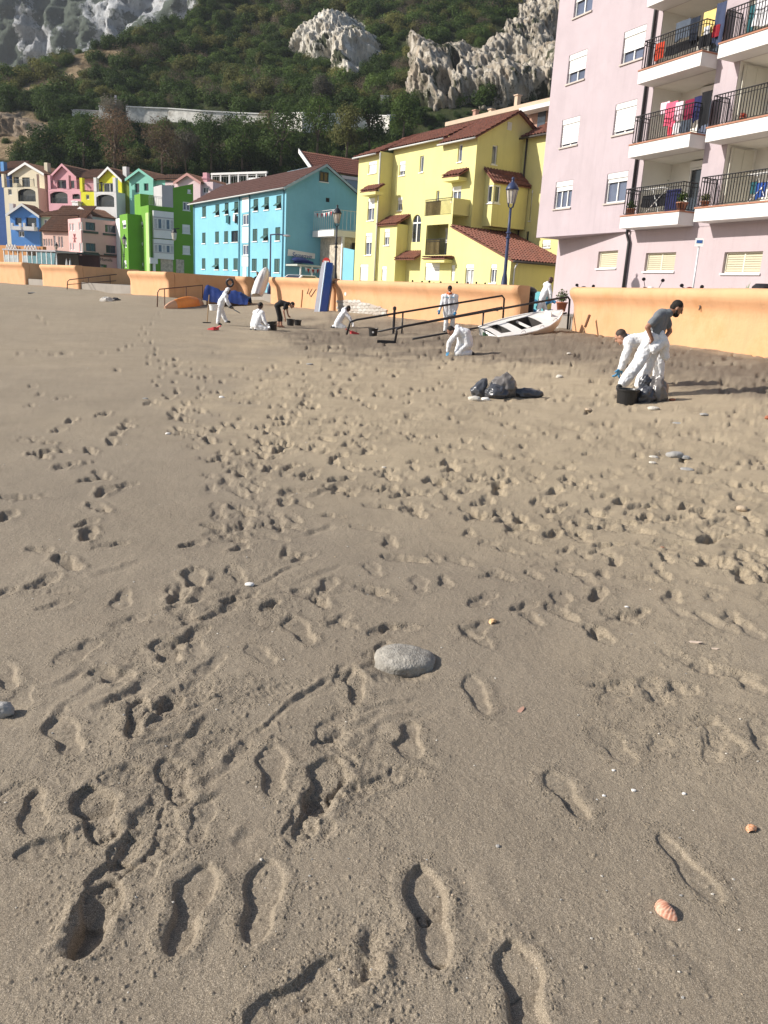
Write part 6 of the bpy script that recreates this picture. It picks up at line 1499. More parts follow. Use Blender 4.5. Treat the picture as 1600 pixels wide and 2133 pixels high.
# white roof terrace with pergola, red-roofed terrace, flat-roofed block behind
FX = Face(at(480, 400, 112)[:2], 60.0); wp = building('house', FX, 0, 1, 'white roof terrace with a pergola behind the blue building', 'house', z=ZU)
B_ = bx((z2(235, 420), z2(720, 325)), FX); block(wp, FX, B_[0], B_[2], 0, 6, ZU, B_[3], M_WHITE); zt_ = FX.q(z2(330, 255))[1]; s1_ = FX.q(z2(690, 265))[0]; s05 = FX.q(z2(420, 265))[0]
for s_ in np.linspace(B_[0] + .1, s1_, 7): mb = MB(); FX.box(mb, s_ - .08, s_ + .08, .1, .26, B_[3] + .002, zt_); mb.build('post', M_WHITE, wp)
mb = MB(); FX.box(mb, B_[0], s1_ + .2, .05, .3, zt_ + .002, zt_ + .25); mb.build('beam', M_WHITE, wp); mb = MB(); FX.box(mb, s05, s1_, 3, 3.2, B_[3] + .002, zt_); mb.build('back_wall', M_WHITE, wp); rail(wp, [FX.L(B_[0] + .1, .15, B_[3]), FX.L(s1_, .15, B_[3])], 1.0, M_WHITE, .4, double=False)
FV = Face(at(700, 360, 92)[:2], 33.7); rr_ = building('house', FV, 0, 2, 'red roofed terrace house behind the ridge of the blue building', 'house', z=ZU)
dv0, zv0 = FV.qr(z2(1085, 185), 0); dv1, zv1 = FV.qr(z2(1465, 290), 0); zv2 = FV.qr(z2(1085, 128), 0)[1]; zv3 = FV.qr(z2(1465, 212), -2.5)[1]
mb = MB(); wall_grid(mb, FV.right(0), dv0, dv1 + 4, ZU, zv1); wall_grid(mb, FV.front(dv0), -6, 0, ZU, zv0); mb.build('wall', mat('slate_blue_render', (.22, .33, .40), .9), rr_)
roof(rr_, [(FV.L(.3, dv0 - .3, zv1 + .3), FV.L(.3, dv1 + 4, zv1 + .3), FV.L(-2.6, dv1 + 4, zv3 + 1), FV.L(-2.6, dv0 - .3, zv3 + 1))], M_TILE)
mb = MB(); mb.prism([FV.L(.32, dv0 - .35, zv1 + .05), FV.L(-2.7, dv0 - .35, zv3 + .75), FV.L(-2.7, dv0 - .35, zv3 + 1.2), FV.L(.32, dv0 - .35, zv1 + .5)], FV.b * .1); mb.build('bargeboard', M_WHITE, rr_); mb = MB(); FV.box(mb, .003, .12, dv0, dv1 + 4, zv1 - .2, zv1 + .12); mb.build('gutter', M_WHITE, rr_)
FF = Face(at(1000, 260, 100)[:2], 33.5); ap = building('apartment_building', FF, 3, 2, 'beige flat roofed building behind the yellow house roof', 'apartment building', z=ZU)
a0, za_ = FF.q(z3(755, 190)); a1, zb3 = FF.q(z3(1340, 70)); zsl_ = (za_ + zb3) / 2
M_BEIGE = mat('beige_render', (.55, .42, .31), .9, .08); mb = MB(); FF.box(mb, a0, a1 + 6, 0, 7, zsl_ - .45, zsl_); mb.build('roof_slab', M_BEIGE, ap); mb = MB(); FF.box(mb, a0 + .6, a1 + 6, 1.2, 7, ZU, zsl_ - .453); mb.build('wall', M_BRW, ap); mb = MB(); FF.box(mb, a0 + .6, a1 + 6, .3, 1.19, zsl_ - 3.4, zsl_ - 2.9); mb.build('balcony', M_BEIGE, ap)
for k in range(7):
    s_ = a1 + 5.5 - k * 3.0
    if s_ < a0 + 1: break
    mb = MB(); bars(mb, FF.front(1.2), s_ - 1.2, s_, zsl_ - 2.6, zsl_ - .8, -.05, -.003); mb.build('window', M_GLASS, ap)
a2, z2_ = FF.q(z3(1345, 100), .2); a3 = FF.q(z3(1530, 60), .2)[0]; mb = MB(); FF.box(mb, a2, a3 + 2, -.4, 1.0, zsl_ - .9, zsl_ - .5); mb.build('awning', M_WHITE, ap)
for i, (x, y, hgt) in enumerate([(983, 135, 1.1), (1102, 122, .8), (1296, 75, 1.6)]):
    s_, z_ = FF.q(z3(x, y), 2); mb = MB(); FF.box(mb, s_ - .25, s_ + .25, 1.8, 2.3, zsl_, zsl_ + hgt); FF.box(mb, s_ - .35, s_ + .35, 1.7, 2.4, zsl_ + hgt + .002, zsl_ + hgt + .12); mb.build('chimney', M_BRW if i == 0 else M_BEIGE, ap)

# ================================================================== ROAD WALL AND HUTS ON THE HILL
M_RW = mat('whitewashed_stone', (.72, .70, .64), .92, .35, 1.2, bump=1.0, bscale=5, stain=(.26, .22, .17), stain_amt=.8, stain_scale=.8)
WP = [(262, 236), (300, 238), (350, 240), (420, 245), (490, 249), (560, 252), (630, 254), (700, 257), (760, 259), (812, 261)]
hp = [hill_hit(*p) for p in WP]
rw_ = empty('road_wall', hp[4], 'long whitewashed retaining wall of the road crossing the hillside', 'wall')
mb = MB(); tops = [at(px, y - (13 if i < 6 else 18), hp[i][1] - 3.5) for i, (px, y) in enumerate(WP)]
for i in range(len(hp) - 1):
    a, b = hp[i].copy(), hp[i + 1].copy(); a[1] -= 3.5; b[1] -= 3.5; ta, tb_ = tops[i], tops[i + 1]; w = np.array([0, .6, 0])
    lo_a = np.array([ta[0], ta[1], min(a[2], ta[2]) - 2.5]); lo_b = np.array([tb_[0], tb_[1], min(b[2], tb_[2]) - 2.5])
    mb.hexa([lo_a, lo_b, lo_b + w, lo_a + w, ta, tb_, tb_ + w, ta + w])
mb.build('wall', M_RW, rw_)
mb = MB(); 
for i in range(len(tops) - 1):
    e = np.array([0, .12, 0]); u = np.array([0, 0, .18]); mb.hexa([tops[i] - e, tops[i + 1] - e, tops[i + 1] + e * 7, tops[i] + e * 7, tops[i] - e + u, tops[i + 1] - e + u, tops[i + 1] + e * 7 + u, tops[i] + e * 7 + u])
mb.build('coping', mat('white_coping', (.74, .73, .69), .9, .15, 2), rw_)
def hut(px0, px1, pyb, pyt, m, label, name='hut', dep=2.5, wallin=None):
    p = hill_hit((px0 + px1) / 2, pyb); Y = p[1] - 1.5; a = at(px0, pyb, Y); b = at(px1, pyb, Y); t = at(px0, pyt, Y); r = empty(name, (a + b) / 2, label, name.replace('_', ' '))
    mb = MB(); mb.hexa([a + [0, 0, -2], b + [0, 0, -2 + a[2] - b[2]], b + [0, dep, -2 + a[2] - b[2]], a + [0, dep, -2], [a[0], a[1], t[2]], [b[0], b[1], t[2]], [b[0], b[1] + dep, t[2]], [a[0], a[1] + dep, t[2]]]); mb.build('wall', m, r)
    mb = MB(); mb.abox(a[0] - .1, b[0] + .1, a[1] - .1, a[1] + dep + .1, t[2] + .002, t[2] + .14); mb.build('cap', M_GREY, r); return r, a, b, t
r, a, b, t = hut(207, 244, 246, 222, M_RW, 'square stone watch hut at the left end of the road wall', 'stone_hut'); MB().abox(b[0] - .5, b[0] - .2, b[1] + .5, b[1] + .8, t[2] + .14, t[2] + 2.0).build('chimney', M_GREY, r)
hut(806, 822, 262, 240, mat('faded_blue_paint', (.06, .12, .26), .8), 'small blue painted hut at the right end of the road wall', 'blue_hut', 1.5)
hut(793, 810, 213, 200, M_RW, 'tiny grey concrete box in the scrub below the left crag', 'concrete_box', 1.5)
hut(150, 206, 240, 229, M_RW, 'grey stone wall stub running left from the watch hut', 'wall_stub', .5)
# ================================================================== THE SEA WALL
M_WALL = mat('orange_render', (.645, .365, .195), .9, .10, .7, bump=.35, bscale=14, streak=.35, stain=(.56, .28, .12), stain_amt=.6, stain_scale=.9)
def sea_wall(line, top, label, ret0=0.0, ret1=0.0, n_step=.5, foot=-.4):
    P_ = []; 
    for a, b in zip(line[:-1], line[1:]):
        a = np.array(a); b = np.array(b); k = max(1, int(np.linalg.norm(b - a) / n_step))
        for i in range(k): P_.append(a + (b - a) * i / k)
    P_.append(np.array(line[-1])); prof = [(0, foot), (0, top - .80), (.025, top - .62), (.085, top - .47), (.165, top - .36), (.225, top - .25), (.24, top - .14), (.20, top - .045), (.11, top), (-.30, top + .01), (-.40, top - .04), (-.42, foot)]
    vs = []; m = len(prof); r = empty('sea_wall', (P_[len(P_) // 2][0], P_[len(P_) // 2][1], 0.5), label, 'wall', 'orange sea wall sections')
    for i, p in enumerate(P_):
        a = P_[max(i - 1, 0)]; b = P_[min(i + 1, len(P_) - 1)]; t = unit((b[0] - a[0], b[1] - a[1], 0)); nb = np.array([-t[1], t[0]])
        for j, (o_, z_) in enumerate(prof):
            w = .03 * float(vnoise(i * .31 * n_step * 2, j * .7 + line[0][0])) if 0 < j < 10 else 0
            vs.append((p[0] + nb[0] * (o_ + w), p[1] + nb[1] * (o_ + w), z_ + w * .6))
    fs = [(i * m + j, i * m + j + 1, (i + 1) * m + j + 1, (i + 1) * m + j) for i in range(len(P_) - 1) for j in range(m - 1)]
    fs.append(tuple(range(m - 1, -1, -1))); fs.append(tuple((len(P_) - 1) * m + j for j in range(m)))
    mb = MB(); mb.add(vs, fs); o = mb.build('wall', M_WALL, r)
    me = o.data; me.polygons.foreach_set('use_smooth', [i < (len(fs) - 2) for i in range(len(fs))])
    for k, rl in ((0, ret0), (-1, ret1)):
        if rl > 0:
            p = P_[k]; t = unit((P_[1 if k == 0 else -1][0] - P_[0 if k == 0 else -2][0], P_[1 if k == 0 else -1][1] - P_[0 if k == 0 else -2][1], 0)); bk = np.array([t[1], -t[0], 0]); s_ = t * (.2 if k == 0 else -.2)
            c = np.array([p[0], p[1], 0]) + bk * (.43 + rl / 2) + s_ * 1.05; mb = MB(); mb.box(c + [0, 0, (top - .03 + foot) / 2], s_, bk * rl / 2, (0, 0, (top - .03 - foot) / 2)); mb.build('return_wall', M_WALL, r)
    return r
sw_r = sea_wall(WALL_R, 2.16, 'nearest orange sea wall section below the pink apartment block')
sw_m = sea_wall(WALL_M[:2], 2.18, 'long orange sea wall section in front of the yellow house')
sw_n = sea_wall([(-3.55, 47.25), WALL_M[2]], 2.24, 'orange sea wall section between the leaning blue board and the leaning white board')
sw_s = sea_wall(WALL_S, 2.22, 'orange sea wall section behind the blue tarpaulin')
sw_p = sea_wall(WALL_P, 2.22, 'short orange wall pier left of the orange canoe', ret0=6.0)
sw_q = sea_wall(WALL_Q, 2.48, 'orange wall block beside the ramp with the thin rail', ret0=5.0)
sw_t = sea_wall(WALL_T, 2.62, 'far left orange sea wall section', ret0=5.5)
# stone patch let into the middle section, each stone its own piece
tM = unit((WALL_M[1][0] - WALL_M[0][0], WALL_M[1][1] - WALL_M[0][1], 0)); nM = np.array([-tM[1], tM[0], 0])
FMw = Face(WALL_M[0], 0); FMw.O = np.array([WALL_M[0][0], WALL_M[0][1], 0.0]); FMw.u = -tM; FMw.b = -nM
M_ST = [mat('pale_stone_%d' % i, c, .92, .25, 4, bump=.6, bscale=20) for i, c in enumerate([(.47, .44, .39), (.54, .52, .48), (.42, .37, .32)])]
poly = [(704, 627), (724, 624), (770, 632), (806, 645), (806, 660), (770, 660), (704, 652)]
stone_me = []
for k in range(6):
    rs_ = random.Random(k); n = 7; pts = [(.5 * math.cos(2 * math.pi * i / n + rs_.uniform(-.25, .25)) * rs_.uniform(.85, 1.1), .5 * math.sin(2 * math.pi * i / n + rs_.uniform(-.2, .2)) * rs_.uniform(.85, 1.1)) for i in range(n)]
    me = bpy.data.meshes.new('stone'); me.from_pydata([(x, -.01, z) for x, z in pts] + [(x * .7, -.07, z * .7) for x, z in pts] + [(0, -.085, 0)], [], [(i, (i + 1) % n, n + (i + 1) % n, n + i) for i in range(n)] + [(n + i, n + (i + 1) % n, 2 * n) for i in range(n)]); me.materials.append(M_ST[k % 3]); stone_me.append(me)
P_ = [FMw.L(FMw.q(p)[0], -.035, FMw.q(p)[1]) for p in poly]; MB().prism(P_, FMw.b * .05).build('mortar', mat('pale_mortar', (.42, .38, .33), .95, .25, 4, bump=.5), sw_m)
yw = 622; row = 0
while yw < 663:
    xw = 700 + (row % 2) * 5
    while xw < 810:
        if in_poly(np.array([xw]), np.array([yw]), poly)[0]:
            s_, z_ = FMw.q((xw, yw)); p = FMw.L(s_, -.036, z_); o = bpy.data.objects.new('stone', stone_me[(int(xw) + row * 3) % 6]); COL.objects.link(o); o.parent = sw_m; o.location = Vector(p) - sw_m.location
            sc = rnd.uniform(.85, 1.15); o.scale = (.50 * sc, .4, .185 * sc); o.rotation_euler = (0, rnd.uniform(-.2, .2), math.atan2(-tM[1], -tM[0]))
        xw += 8.6
    yw += 6.2; row += 1
# rust streak, scribble, round patch on the wall; crack at the near section
def wall_paint(F_, pts, r, m, label, cat, name):
    P_ = [F_.L(*F_.q(p)[:1], -.008, F_.q(p)[1]) for p in pts]; return tag(MB().tube(P_, r, 5).build(name, m, sw_n), label)
FN = Face(WALL_M[1], 0); FN.O = np.array([-3.55, 47.25, 0.0]); tN = unit((WALL_M[2][0] + 3.55, WALL_M[2][1] - 47.25, 0)); FN.u = -tN; FN.b = np.array([tN[1], -tN[0], 0])
M_RUST = mat('rust_stain', (.30, .13, .05), .95, .3, 5); M_INK = mat('dark_spray', (.13, .10, .08), .9)
wall_paint(FN, [(631, 604), (630, 620), (628, 640)], .05, M_RUST, 'vertical rust streak on the orange wall left of the blue board', 'stain', 'rust_streak')
wall_paint(FN, [(640, 612), (646, 596), (652, 600), (644, 612), (648, 618), (656, 606), (660, 602)], .03, M_INK, 'dark scribbled graffiti on the orange wall left of the blue board', 'graffiti', 'graffiti')
s_, z_ = FMw.q((720, 612)); o = MB().lathe(FMw.L(s_, 0, z_), [(.11, .0), (.11, .02)], 12, axis=nM).build('patch', M_WHITE, sw_m)
tR = unit((WALL_R[2][0] - WALL_R[1][0], WALL_R[2][1] - WALL_R[1][1], 0)); FRw = Face(WALL_R[1], 0); FRw.u = -tR; FRw.b = np.array([tR[1], -tR[0], 0])
for pts, lb in (([(1456, 628), (1458, 640), (1456, 646), (1461, 634)], 'dark hooked crack under the coping of the near orange wall'), ([(1250, 622), (1290, 624), (1330, 629), (1362, 627), (1400, 628), (1420, 626)], 'long thin crack running under the coping of the near orange wall')):
    P_ = [FRw.L(FRw.q(p, -.09)[0], -.09, FRw.q(p, -.09)[1]) for p in pts]; MB().tube(P_, .02, 5).build('crack', M_INK, sw_r)
# ------------------------------------------------------------------ handrails of the ramp
M_RAIL = mat('black_painted_steel', (.018, .017, .02), .45, .2, metal=0.0)
def handrail(tops, base, label, r=.038, posts=(), low=True, m=None):
    """tops: world points along the top tube; end bends down to sand"""
    m = m or M_RAIL; o = empty('handrail', base, label, 'handrail', 'black steel handrails'); MB().tube(tops, r, 8).build('top_rail', m, o, smooth=True)
    for p in posts: MB().tube([p[0], p[1]], r * .85, 7).build('post', m, o, smooth=True)
    return o
def line_pt(a, b, t): return np.array(a) + (np.array(b) - np.array(a)) * t
nA = on_sand(820, 714); nB = np.array([6.35, 30.3, .95]); fA = on_sand(718, 697); fB = np.array([4.85, 32.6, .95])
hN0 = at(829, 682, nA[1]); hN1 = at(1183, 618, nB[1]); hF0 = at(732, 668, fA[1]); hF1 = at(1046, 616, fB[1])
def bend(p_end, p_top, p_in): return [p_end, line_pt(p_end, p_top, .80), p_top + (p_in - p_top) * .03 - np.array([0, 0, .03]), line_pt(p_top, p_in, .06)]
topN = [nA + np.array([0, 0, -.3]), line_pt(nA, hN0, .75), hN0 - [0.05, 0, .06], line_pt(hN0, hN1, .03)] + [line_pt(hN0, hN1, t) for t in (.3, .6, .95)] + [hN1 + [0, 0, -.01], hN1 + [.10, .1, -.10], hN1 + [.14, .1, -1.2]]
topF = [fA + np.array([0, 0, -.3]), line_pt(fA, hF0, .7), hF0 - [.05, 0, .06], line_pt(hF0, hF1, .03)] + [line_pt(hF0, hF1, t) for t in (.3, .6, .95)] + [hF1, hF1 + [.10, .05, -.10], hF1 + [.13, .05, -1.2]]
hn = handrail(topN, nA, 'black handrail on the near side of the buried ramp beside the white dinghy'); hf = handrail(topF, fA, 'black handrail on the far side of the buried ramp by the orange wall')
lowN = [at(860, 706, nA[1] + .4), at(1000, 682, line_pt(hN0, hN1, .45)[1]), at(1180, 652, nB[1])]; MB().tube(lowN, .034, 7).build('lower_rail', M_RAIL, hn, smooth=True)
lowF = [at(786, 691, fA[1] + .3), at(880, 672, line_pt(hF0, hF1, .45)[1]), at(1046, 640, fB[1])]; MB().tube(lowF, .034, 7).build('lower_rail', M_RAIL, hf, smooth=True)
for t, rl in ((.47, hN0), ):
    p = line_pt(hN0, hN1, t); MB().tube([p, [p[0], p[1], sbase(p[0], p[1]) - .2]], .032, 7).build('post', M_RAIL, hn, smooth=True)
p = line_pt(hN0, hN1, .22); 
for t in (.33, ): p = line_pt(hF0, hF1, t); MB().tube([p, [p[0], p[1], sbase(p[0], p[1]) - .2]], .032, 7).build('post', M_RAIL, hf, smooth=True)
mb = MB(); c = on_sand(804, 714); mb.box(c + [0, 0, .03], (.28, .02, 0), (0, .14, 0), (0, 0, .05)); o = mb.build('iron_plate', M_RAIL, None, loc=c); tag(o, 'dark flat iron plate at the foot of the near handrail', 'plate')
p = at(822, 646, 31.2); o = empty('short_post', p, 'short dark post standing behind the far handrail', 'post'); MB().lathe(np.array([p[0], p[1], sbase(p[0], p[1]) - .1]), [(.05, 0), (.05, p[2] - sbase(p[0], p[1]) + .1), (.07, p[2] - sbase(p[0], p[1]) + .12), (.07, p[2] - sbase(p[0], p[1]) + .2), (.03, p[2] - sbase(p[0], p[1]) + .24)], 10).build('post', M_RAIL, o)
# far left rails
M_BRAIL = mat('brown_steel', (.10, .05, .035), .6, .2)
q0 = on_sand(140, 607); Yq = q0[1]; g0 = at(141, 583, Yq); g1 = at(264, 569, Yq + 6)
o = empty('handrail', q0, 'thin brown handrail along the far ramp by the orange wall block', 'handrail', 'black steel handrails')
MB().tube([q0 + [0, 0, -.2], line_pt(q0, g0, .8), g0 + [.15, 0, .02], line_pt(g0, g1, .5), g1, g1 - [0, 0, 1]], .04, 7).build('top_rail', M_BRAIL, o, smooth=True); MB().tube([line_pt(q0, g0, .45), at(264, 583, Yq + 6)], .03, 6).build('lower_rail', M_BRAIL, o)
for t in (.33, .7): p = line_pt(g0, g1, t); MB().tube([p, p - [0, 0, 1.1]], .03, 6).build('post', M_BRAIL, o)
q0 = on_sand(327, 628); Yq = q0[1]; g0 = at(329, 603, Yq); g1 = at(422, 594, Yq + 3)
o = empty('handrail', q0, 'brown handrail behind the orange upturned canoe', 'handrail', 'black steel handrails'); MB().tube([q0 + [0, 0, -.2], line_pt(q0, g0, .85), g0 + [.1, 0, .02], line_pt(g0, g1, .5), g1, g1 - [0, 0, .8]], .035, 7).build('top_rail', M_BRAIL, o, smooth=True)
for t in (.14, .62): p = line_pt(g0, g1, t); MB().tube([p, p - [0, 0, 1.0]], .03, 6).build('post', M_BRAIL, o)
# slipway, low dark hull, rubbish heap at the far left
M_CONC = mat('pale_concrete', (.48, .45, .40), .9, .2, 2, bump=.4, bscale=20, streak=.3)
a = on_sand(58, 611); b = on_sand(204, 598); w = np.array([.4, 2.2, 0]); mb = MB(); mb.hexa([a + [0, 0, -.3], b + [0, 0, -.3], b + w + [0, 0, -.3], a + w + [0, 0, -.3], a + [0, 0, .04], b + [0, 0, .42], b + w + [0, 0, .42], a + w + [0, 0, .04]]); o = mb.build('slipway', M_CONC, None, loc=a, bevel=.03); tag(o, 'low pale concrete slipway sticking out of the sand at the far left', 'slipway')
a = on_sand(10, 590); b = on_sand(52, 590); mb = MB(); mb.hexa([a + [0, 0, -.2], b + [0, 0, -.2], b + [0, 1, -.2], a + [0, 1, -.2], a + [-.1, 0, .55], b + [0, .2, .30], b + [0, 1, .3], a + [0, 1, .55]]); o = mb.build('dark_hull', mat('dark_timber', (.07, .06, .055), .8), None, loc=a, bevel=.05); tag(o, 'dark low timber hull lying under the far left wall', 'boat'); 
a = on_sand(-4, 590); mb = MB(); mb.abox(a[0] - .8, a[0] + .6, a[1] - .3, a[1] + .6, a[2] - .1, a[2] + .45); o = mb.build('white_crate', M_WHITE, None, loc=a, bevel=.04); tag(o, 'white box beside the dark hull at the left edge', 'box')
for i, (px, py, r_, lb) in enumerate([(224, 627, .33, 'pale heap of net on the sand left of the canoe, larger lump'), (241, 626, .22, 'small dark rag beside the pale heap of net')]):
    a = on_sand(px, py); mb = MB(); mb.ellipsoid(a, (r_ * 1.4, r_, r_ * .7), 12, 8, jit=.22, seed=i); o = mb.build('net_heap', (mat('pale_net', (.55, .52, .47), .95, .4, 8), M_RAIL)[i], None, loc=a); tag(o, lb, 'heap')

# ================================================================== STREET FURNITURE
M_LAMP = mat('navy_lamp_paint', (.030, .045, .11), .45, .15); M_LGL = mat('lamp_glass', (.55, .50, .42), .25, .2, 3, spec=.6)
def street_lamp(px, py_base, py_top, Y, label, lean=0.0, m=None):
    b = at(px[0], py_base, Y); t = at(px[1], py_top, Y); m = m or M_LAMP; b = np.array([b[0], b[1], PROM_Z]); H = t[2] - b[2]; ax = unit(np.array([t[0] - b[0], 0, H])); o = empty('street_lamp', b, label, 'street lamp', 'old style street lamps'); k = H / 5.2
    MB().lathe(b, [(.26 * k, 0), (.26 * k, .15 * k), (.20 * k, .2 * k), (.20 * k, .75 * k), (.15 * k, .85 * k), (.12 * k, 1.3 * k), (.075 * k, 1.55 * k), (.06 * k, 3.3 * k), (.05 * k, 4.1 * k)], 14, axis=ax).build('column', m, o, smooth=True)
    for h in (1.0, 2.9, 3.1): MB().lathe(b + ax * h * k, [(.06 * k, 0), (.105 * k, .03 * k), (.105 * k, .07 * k), (.06 * k, .1 * k)], 12, axis=ax).build('collar', m, o)
    c = b + ax * 4.1 * k
    for i in range(4):
        an = i * math.pi / 2 + .5; d = np.array([math.cos(an), math.sin(an), 0]); MB().tube([c, c + d * .12 * k + ax * .05 * k, c + d * .16 * k + ax * .2 * k], .018 * k, 5).build('bracket', m, o)
    MB().lathe(c + ax * .18 * k, [(.14 * k, 0), (.23 * k, .52 * k)], 8, axis=ax).build('glass', M_LGL, o); 
    for i in range(8):
        an = i * math.pi / 4; d = np.array([math.cos(an), math.sin(an), 0]); MB().tube([c + d * .145 * k + ax * .18 * k, c + d * .235 * k + ax * .7 * k], .012 * k, 4).build('glazing_bar', m, o)
    MB().lathe(c + ax * .70 * k, [(.27 * k, 0), (.27 * k, .04 * k), (.22 * k, .14 * k), (.15 * k, .24 * k), (.06 * k, .32 * k), (.05 * k, .40 * k), (.075 * k, .44 * k), (.02 * k, .50 * k)], 14, axis=ax).build('cap', m, o, smooth=True)
    return o
sl_a = street_lamp((1046, 1069), 640, 374, 34.4, 'tall navy street lamp in front of the right end of the yellow house')
street_lamp((697, 703), 620, 430, 49.0, 'dark street lamp standing beside the leaning blue board', m=mat('dark_lamp_paint', (.022, .025, .035), .5))
street_lamp((258, 259), 620, 490, 82.0, 'dark street lamp in front of the narrow green house', m=mat('dark_lamp_paint', (.022, .025, .035), .5))
street_lamp((113, 118), 610, 505, 86.0, 'small dark street lamp at the glass screened terrace', m=mat('dark_lamp_paint', (.022, .025, .035), .5))
# lamp column with arm in front of blue building, wall lamp at the green house
b = at(562, 620, 57.5); b = np.array([b[0], b[1], 1.0]); t = at(563, 489, 57.5); o = empty('lamp_column', b, 'dark column with a short arm in front of the blue building', 'lamp column'); MB().lathe(b, [(.2, 0), (.17, .6), (.09, .75), (.06, 1.2), (.05, t[2] - 1)], 10).build('column', M_LAMP, o, smooth=True); MB().tube([t, t + [.5, -.2, .05], t + [1.1, -.4, .0]], .05, 6).build('arm', M_LAMP, o); MB().ellipsoid(t + [1.2, -.45, -.03], (.25, .12, .07)).build('lantern', M_GREY, o)
p = at(363, 487, 92); o = empty('wall_lamp', p, 'black wall lantern on the corner of the green house', 'wall lamp'); MB().lathe(p, [(.1, -.7), (.22, -.55), (.3, .1), (.08, .4)], 10).build('lantern', M_LGL, o); MB().lathe(p, [(.34, .1), (.2, .42), (.03, .6)], 10).build('cap', M_RAIL, o); MB().tube([p + [0, 0, .5], p + [.5, .3, .6]], .05, 5).build('bracket', M_RAIL, o)
# signs
b = at(1441, 620, 26.5); b = np.array([b[0], b[1], 1.0]); t = at(1458, 500, 26.5); o = empty('pole_sign', b, 'white pole with a small white and blue plate in front of the pink block', 'sign'); MB().tube([b, t], .03, 8).build('pole', mat('galvanised', (.62, .63, .64), .4, .1, metal=.2), o, smooth=True)
mb = MB(); fw = unit((.9, -.43, 0)); n_ = np.array([-.43, -.9, 0]) * .012; mb.box(t + [0, 0, -.07] + n_ * 3, fw * .13, n_, (0, 0, .125)); mb.build('plate', M_FRAME, o); mb = MB(); mb.box(t + [0, 0, -.05] + n_ * 4.6, fw * .085, n_ * .3, (0, 0, .045)); mb.build('symbol', mat('sign_blue', (.03, .10, .30), .5), o)
b = at(677, 600, 50.5); t = at(680, 545, 50.5); b = np.array([b[0], b[1], 1.0]); o = empty('no_entry_sign', b, 'round red no entry sign behind the top of the blue board', 'sign'); MB().tube([b, t], .035, 8).build('pole', M_GREY, o); dn = np.array([-.15, -.99, 0]); MB().lathe(t, [(.24, 0), (.24, .02)], 20, axis=dn).build('disc', mat('sign_red', (.60, .05, .04), .5), o); mb = MB(); mb.box(t + dn * .03, (.17, -.025, 0), dn * .006, (0, 0, .05)); mb.build('bar', M_FRAME, o)
# black litter bin and terracotta pot in the wall opening; painted low wall
b = np.array([5.55, 34.2, 1.0]); b = at(1096, 655, 33.6); b = np.array([b[0], b[1], .72]); o = empty('litter_bin', b, 'black round litter bin in the gap of the sea wall', 'litter bin'); hB = at(1096, 596, 33.6)[2] - .72
MB().lathe(b, [(.25, 0), (.27, .1), (.29, hB - .25), (.34, hB - .22), (.34, hB - .14), (.22, hB - .04), (.05, hB)], 18).build('drum', M_RAIL, o, smooth=True); mb = MB(); mb.box(b + [0, -.33, hB - .4], (.16, 0, 0), (0, .03, 0), (0, 0, .05)); mb.build('slot', M_DARK, o)
p = at(1169, 646, 31.6); potted(p + [0, 0, -.05], .8, .21, 'small bush in a terracotta pot at the handrail end', mat('terracotta', (.42, .15, .08), .85, .15, 4)); 
mb = MB(); a = at(1104, 648, 35.5); b = at(1132, 648, 35.0); mb.box(((a[0] + b[0]) / 2, 35.3, 1.25), ((b[0] - a[0]) * .62, -.3, 0), (.1, .12, 0), (0, 0, .75)); o = mb.build('low_wall', mat('aqua_paint', (.16, .48, .52), .8, .1), None, loc=(a[0], 35.3, .6)); tag(o, 'aqua painted low wall with a blue wave behind the litter bin', 'wall')
for k, zz in enumerate((1.55, 1.15)): P_ = [np.array([a[0] - .2 + t * (b[0] - a[0] + .6), 35.05 - t * .45, zz + .10 * math.sin(t * 9)]) for t in np.linspace(0, 1, 12)]; w_ = MB().tube(P_, .07, 5).build('wave', mat('wave_blue', (.05, .22, .42), .8), None); w_.parent = o; w_.matrix_parent_inverse = Matrix.Translation(-o.location)
# ramp surface between the rails up to the promenade
mb = MB(); mb.hexa([(4.9, 32.4, -.2), (6.6, 29.9, -.2), (7.8, 31.5, -.2), (6.2, 33.8, -.2), (4.9, 32.4, .75), (6.6, 29.9, .55), (7.8, 31.5, .995), (6.2, 33.8, .995)]); o = mb.build('ramp', M_CONC, kind='structure')
# spiky plant and scooters that show over the wall
p = at(1550, 600, 22.5); o = empty('agave', (p[0], p[1], 1.0), 'spiky agave behind the near orange wall', 'plant'); c = np.array([p[0], p[1], 1.75])
MB().lathe((p[0], p[1], 1.0), [(.28, 0), (.36, .7), (.36, .76), (.3, .76)], 14).build('pot', M_COPING, o)
for i in range(34):
    an = i * 2.399; el = .25 + 1.1 * ((i * .618) % 1); d = np.array([math.cos(an) * math.cos(el), math.sin(an) * math.cos(el), math.sin(el)]); sd_ = unit(np.cross(d, (0, 0, 1))) * .035; ln = rnd.uniform(.55, .75); tip = c + d * ln - np.array([0, 0, .12 * math.cos(el)]); md = c + d * ln * .5
    MB().add([c - sd_, c + sd_, md + sd_ * .8, tip, md - sd_ * .8, c + d * .02 + np.array([0, 0, .015]), md + np.array([0, 0, -.02])], [(0, 1, 2, 4), (4, 2, 3), (1, 0, 6), (2, 1, 6), (0, 4, 6), (4, 3, 6), (3, 2, 6)]).build('leaf', mat('agave_leaf', (.15, .20, .10), .6, .3, 6), o)
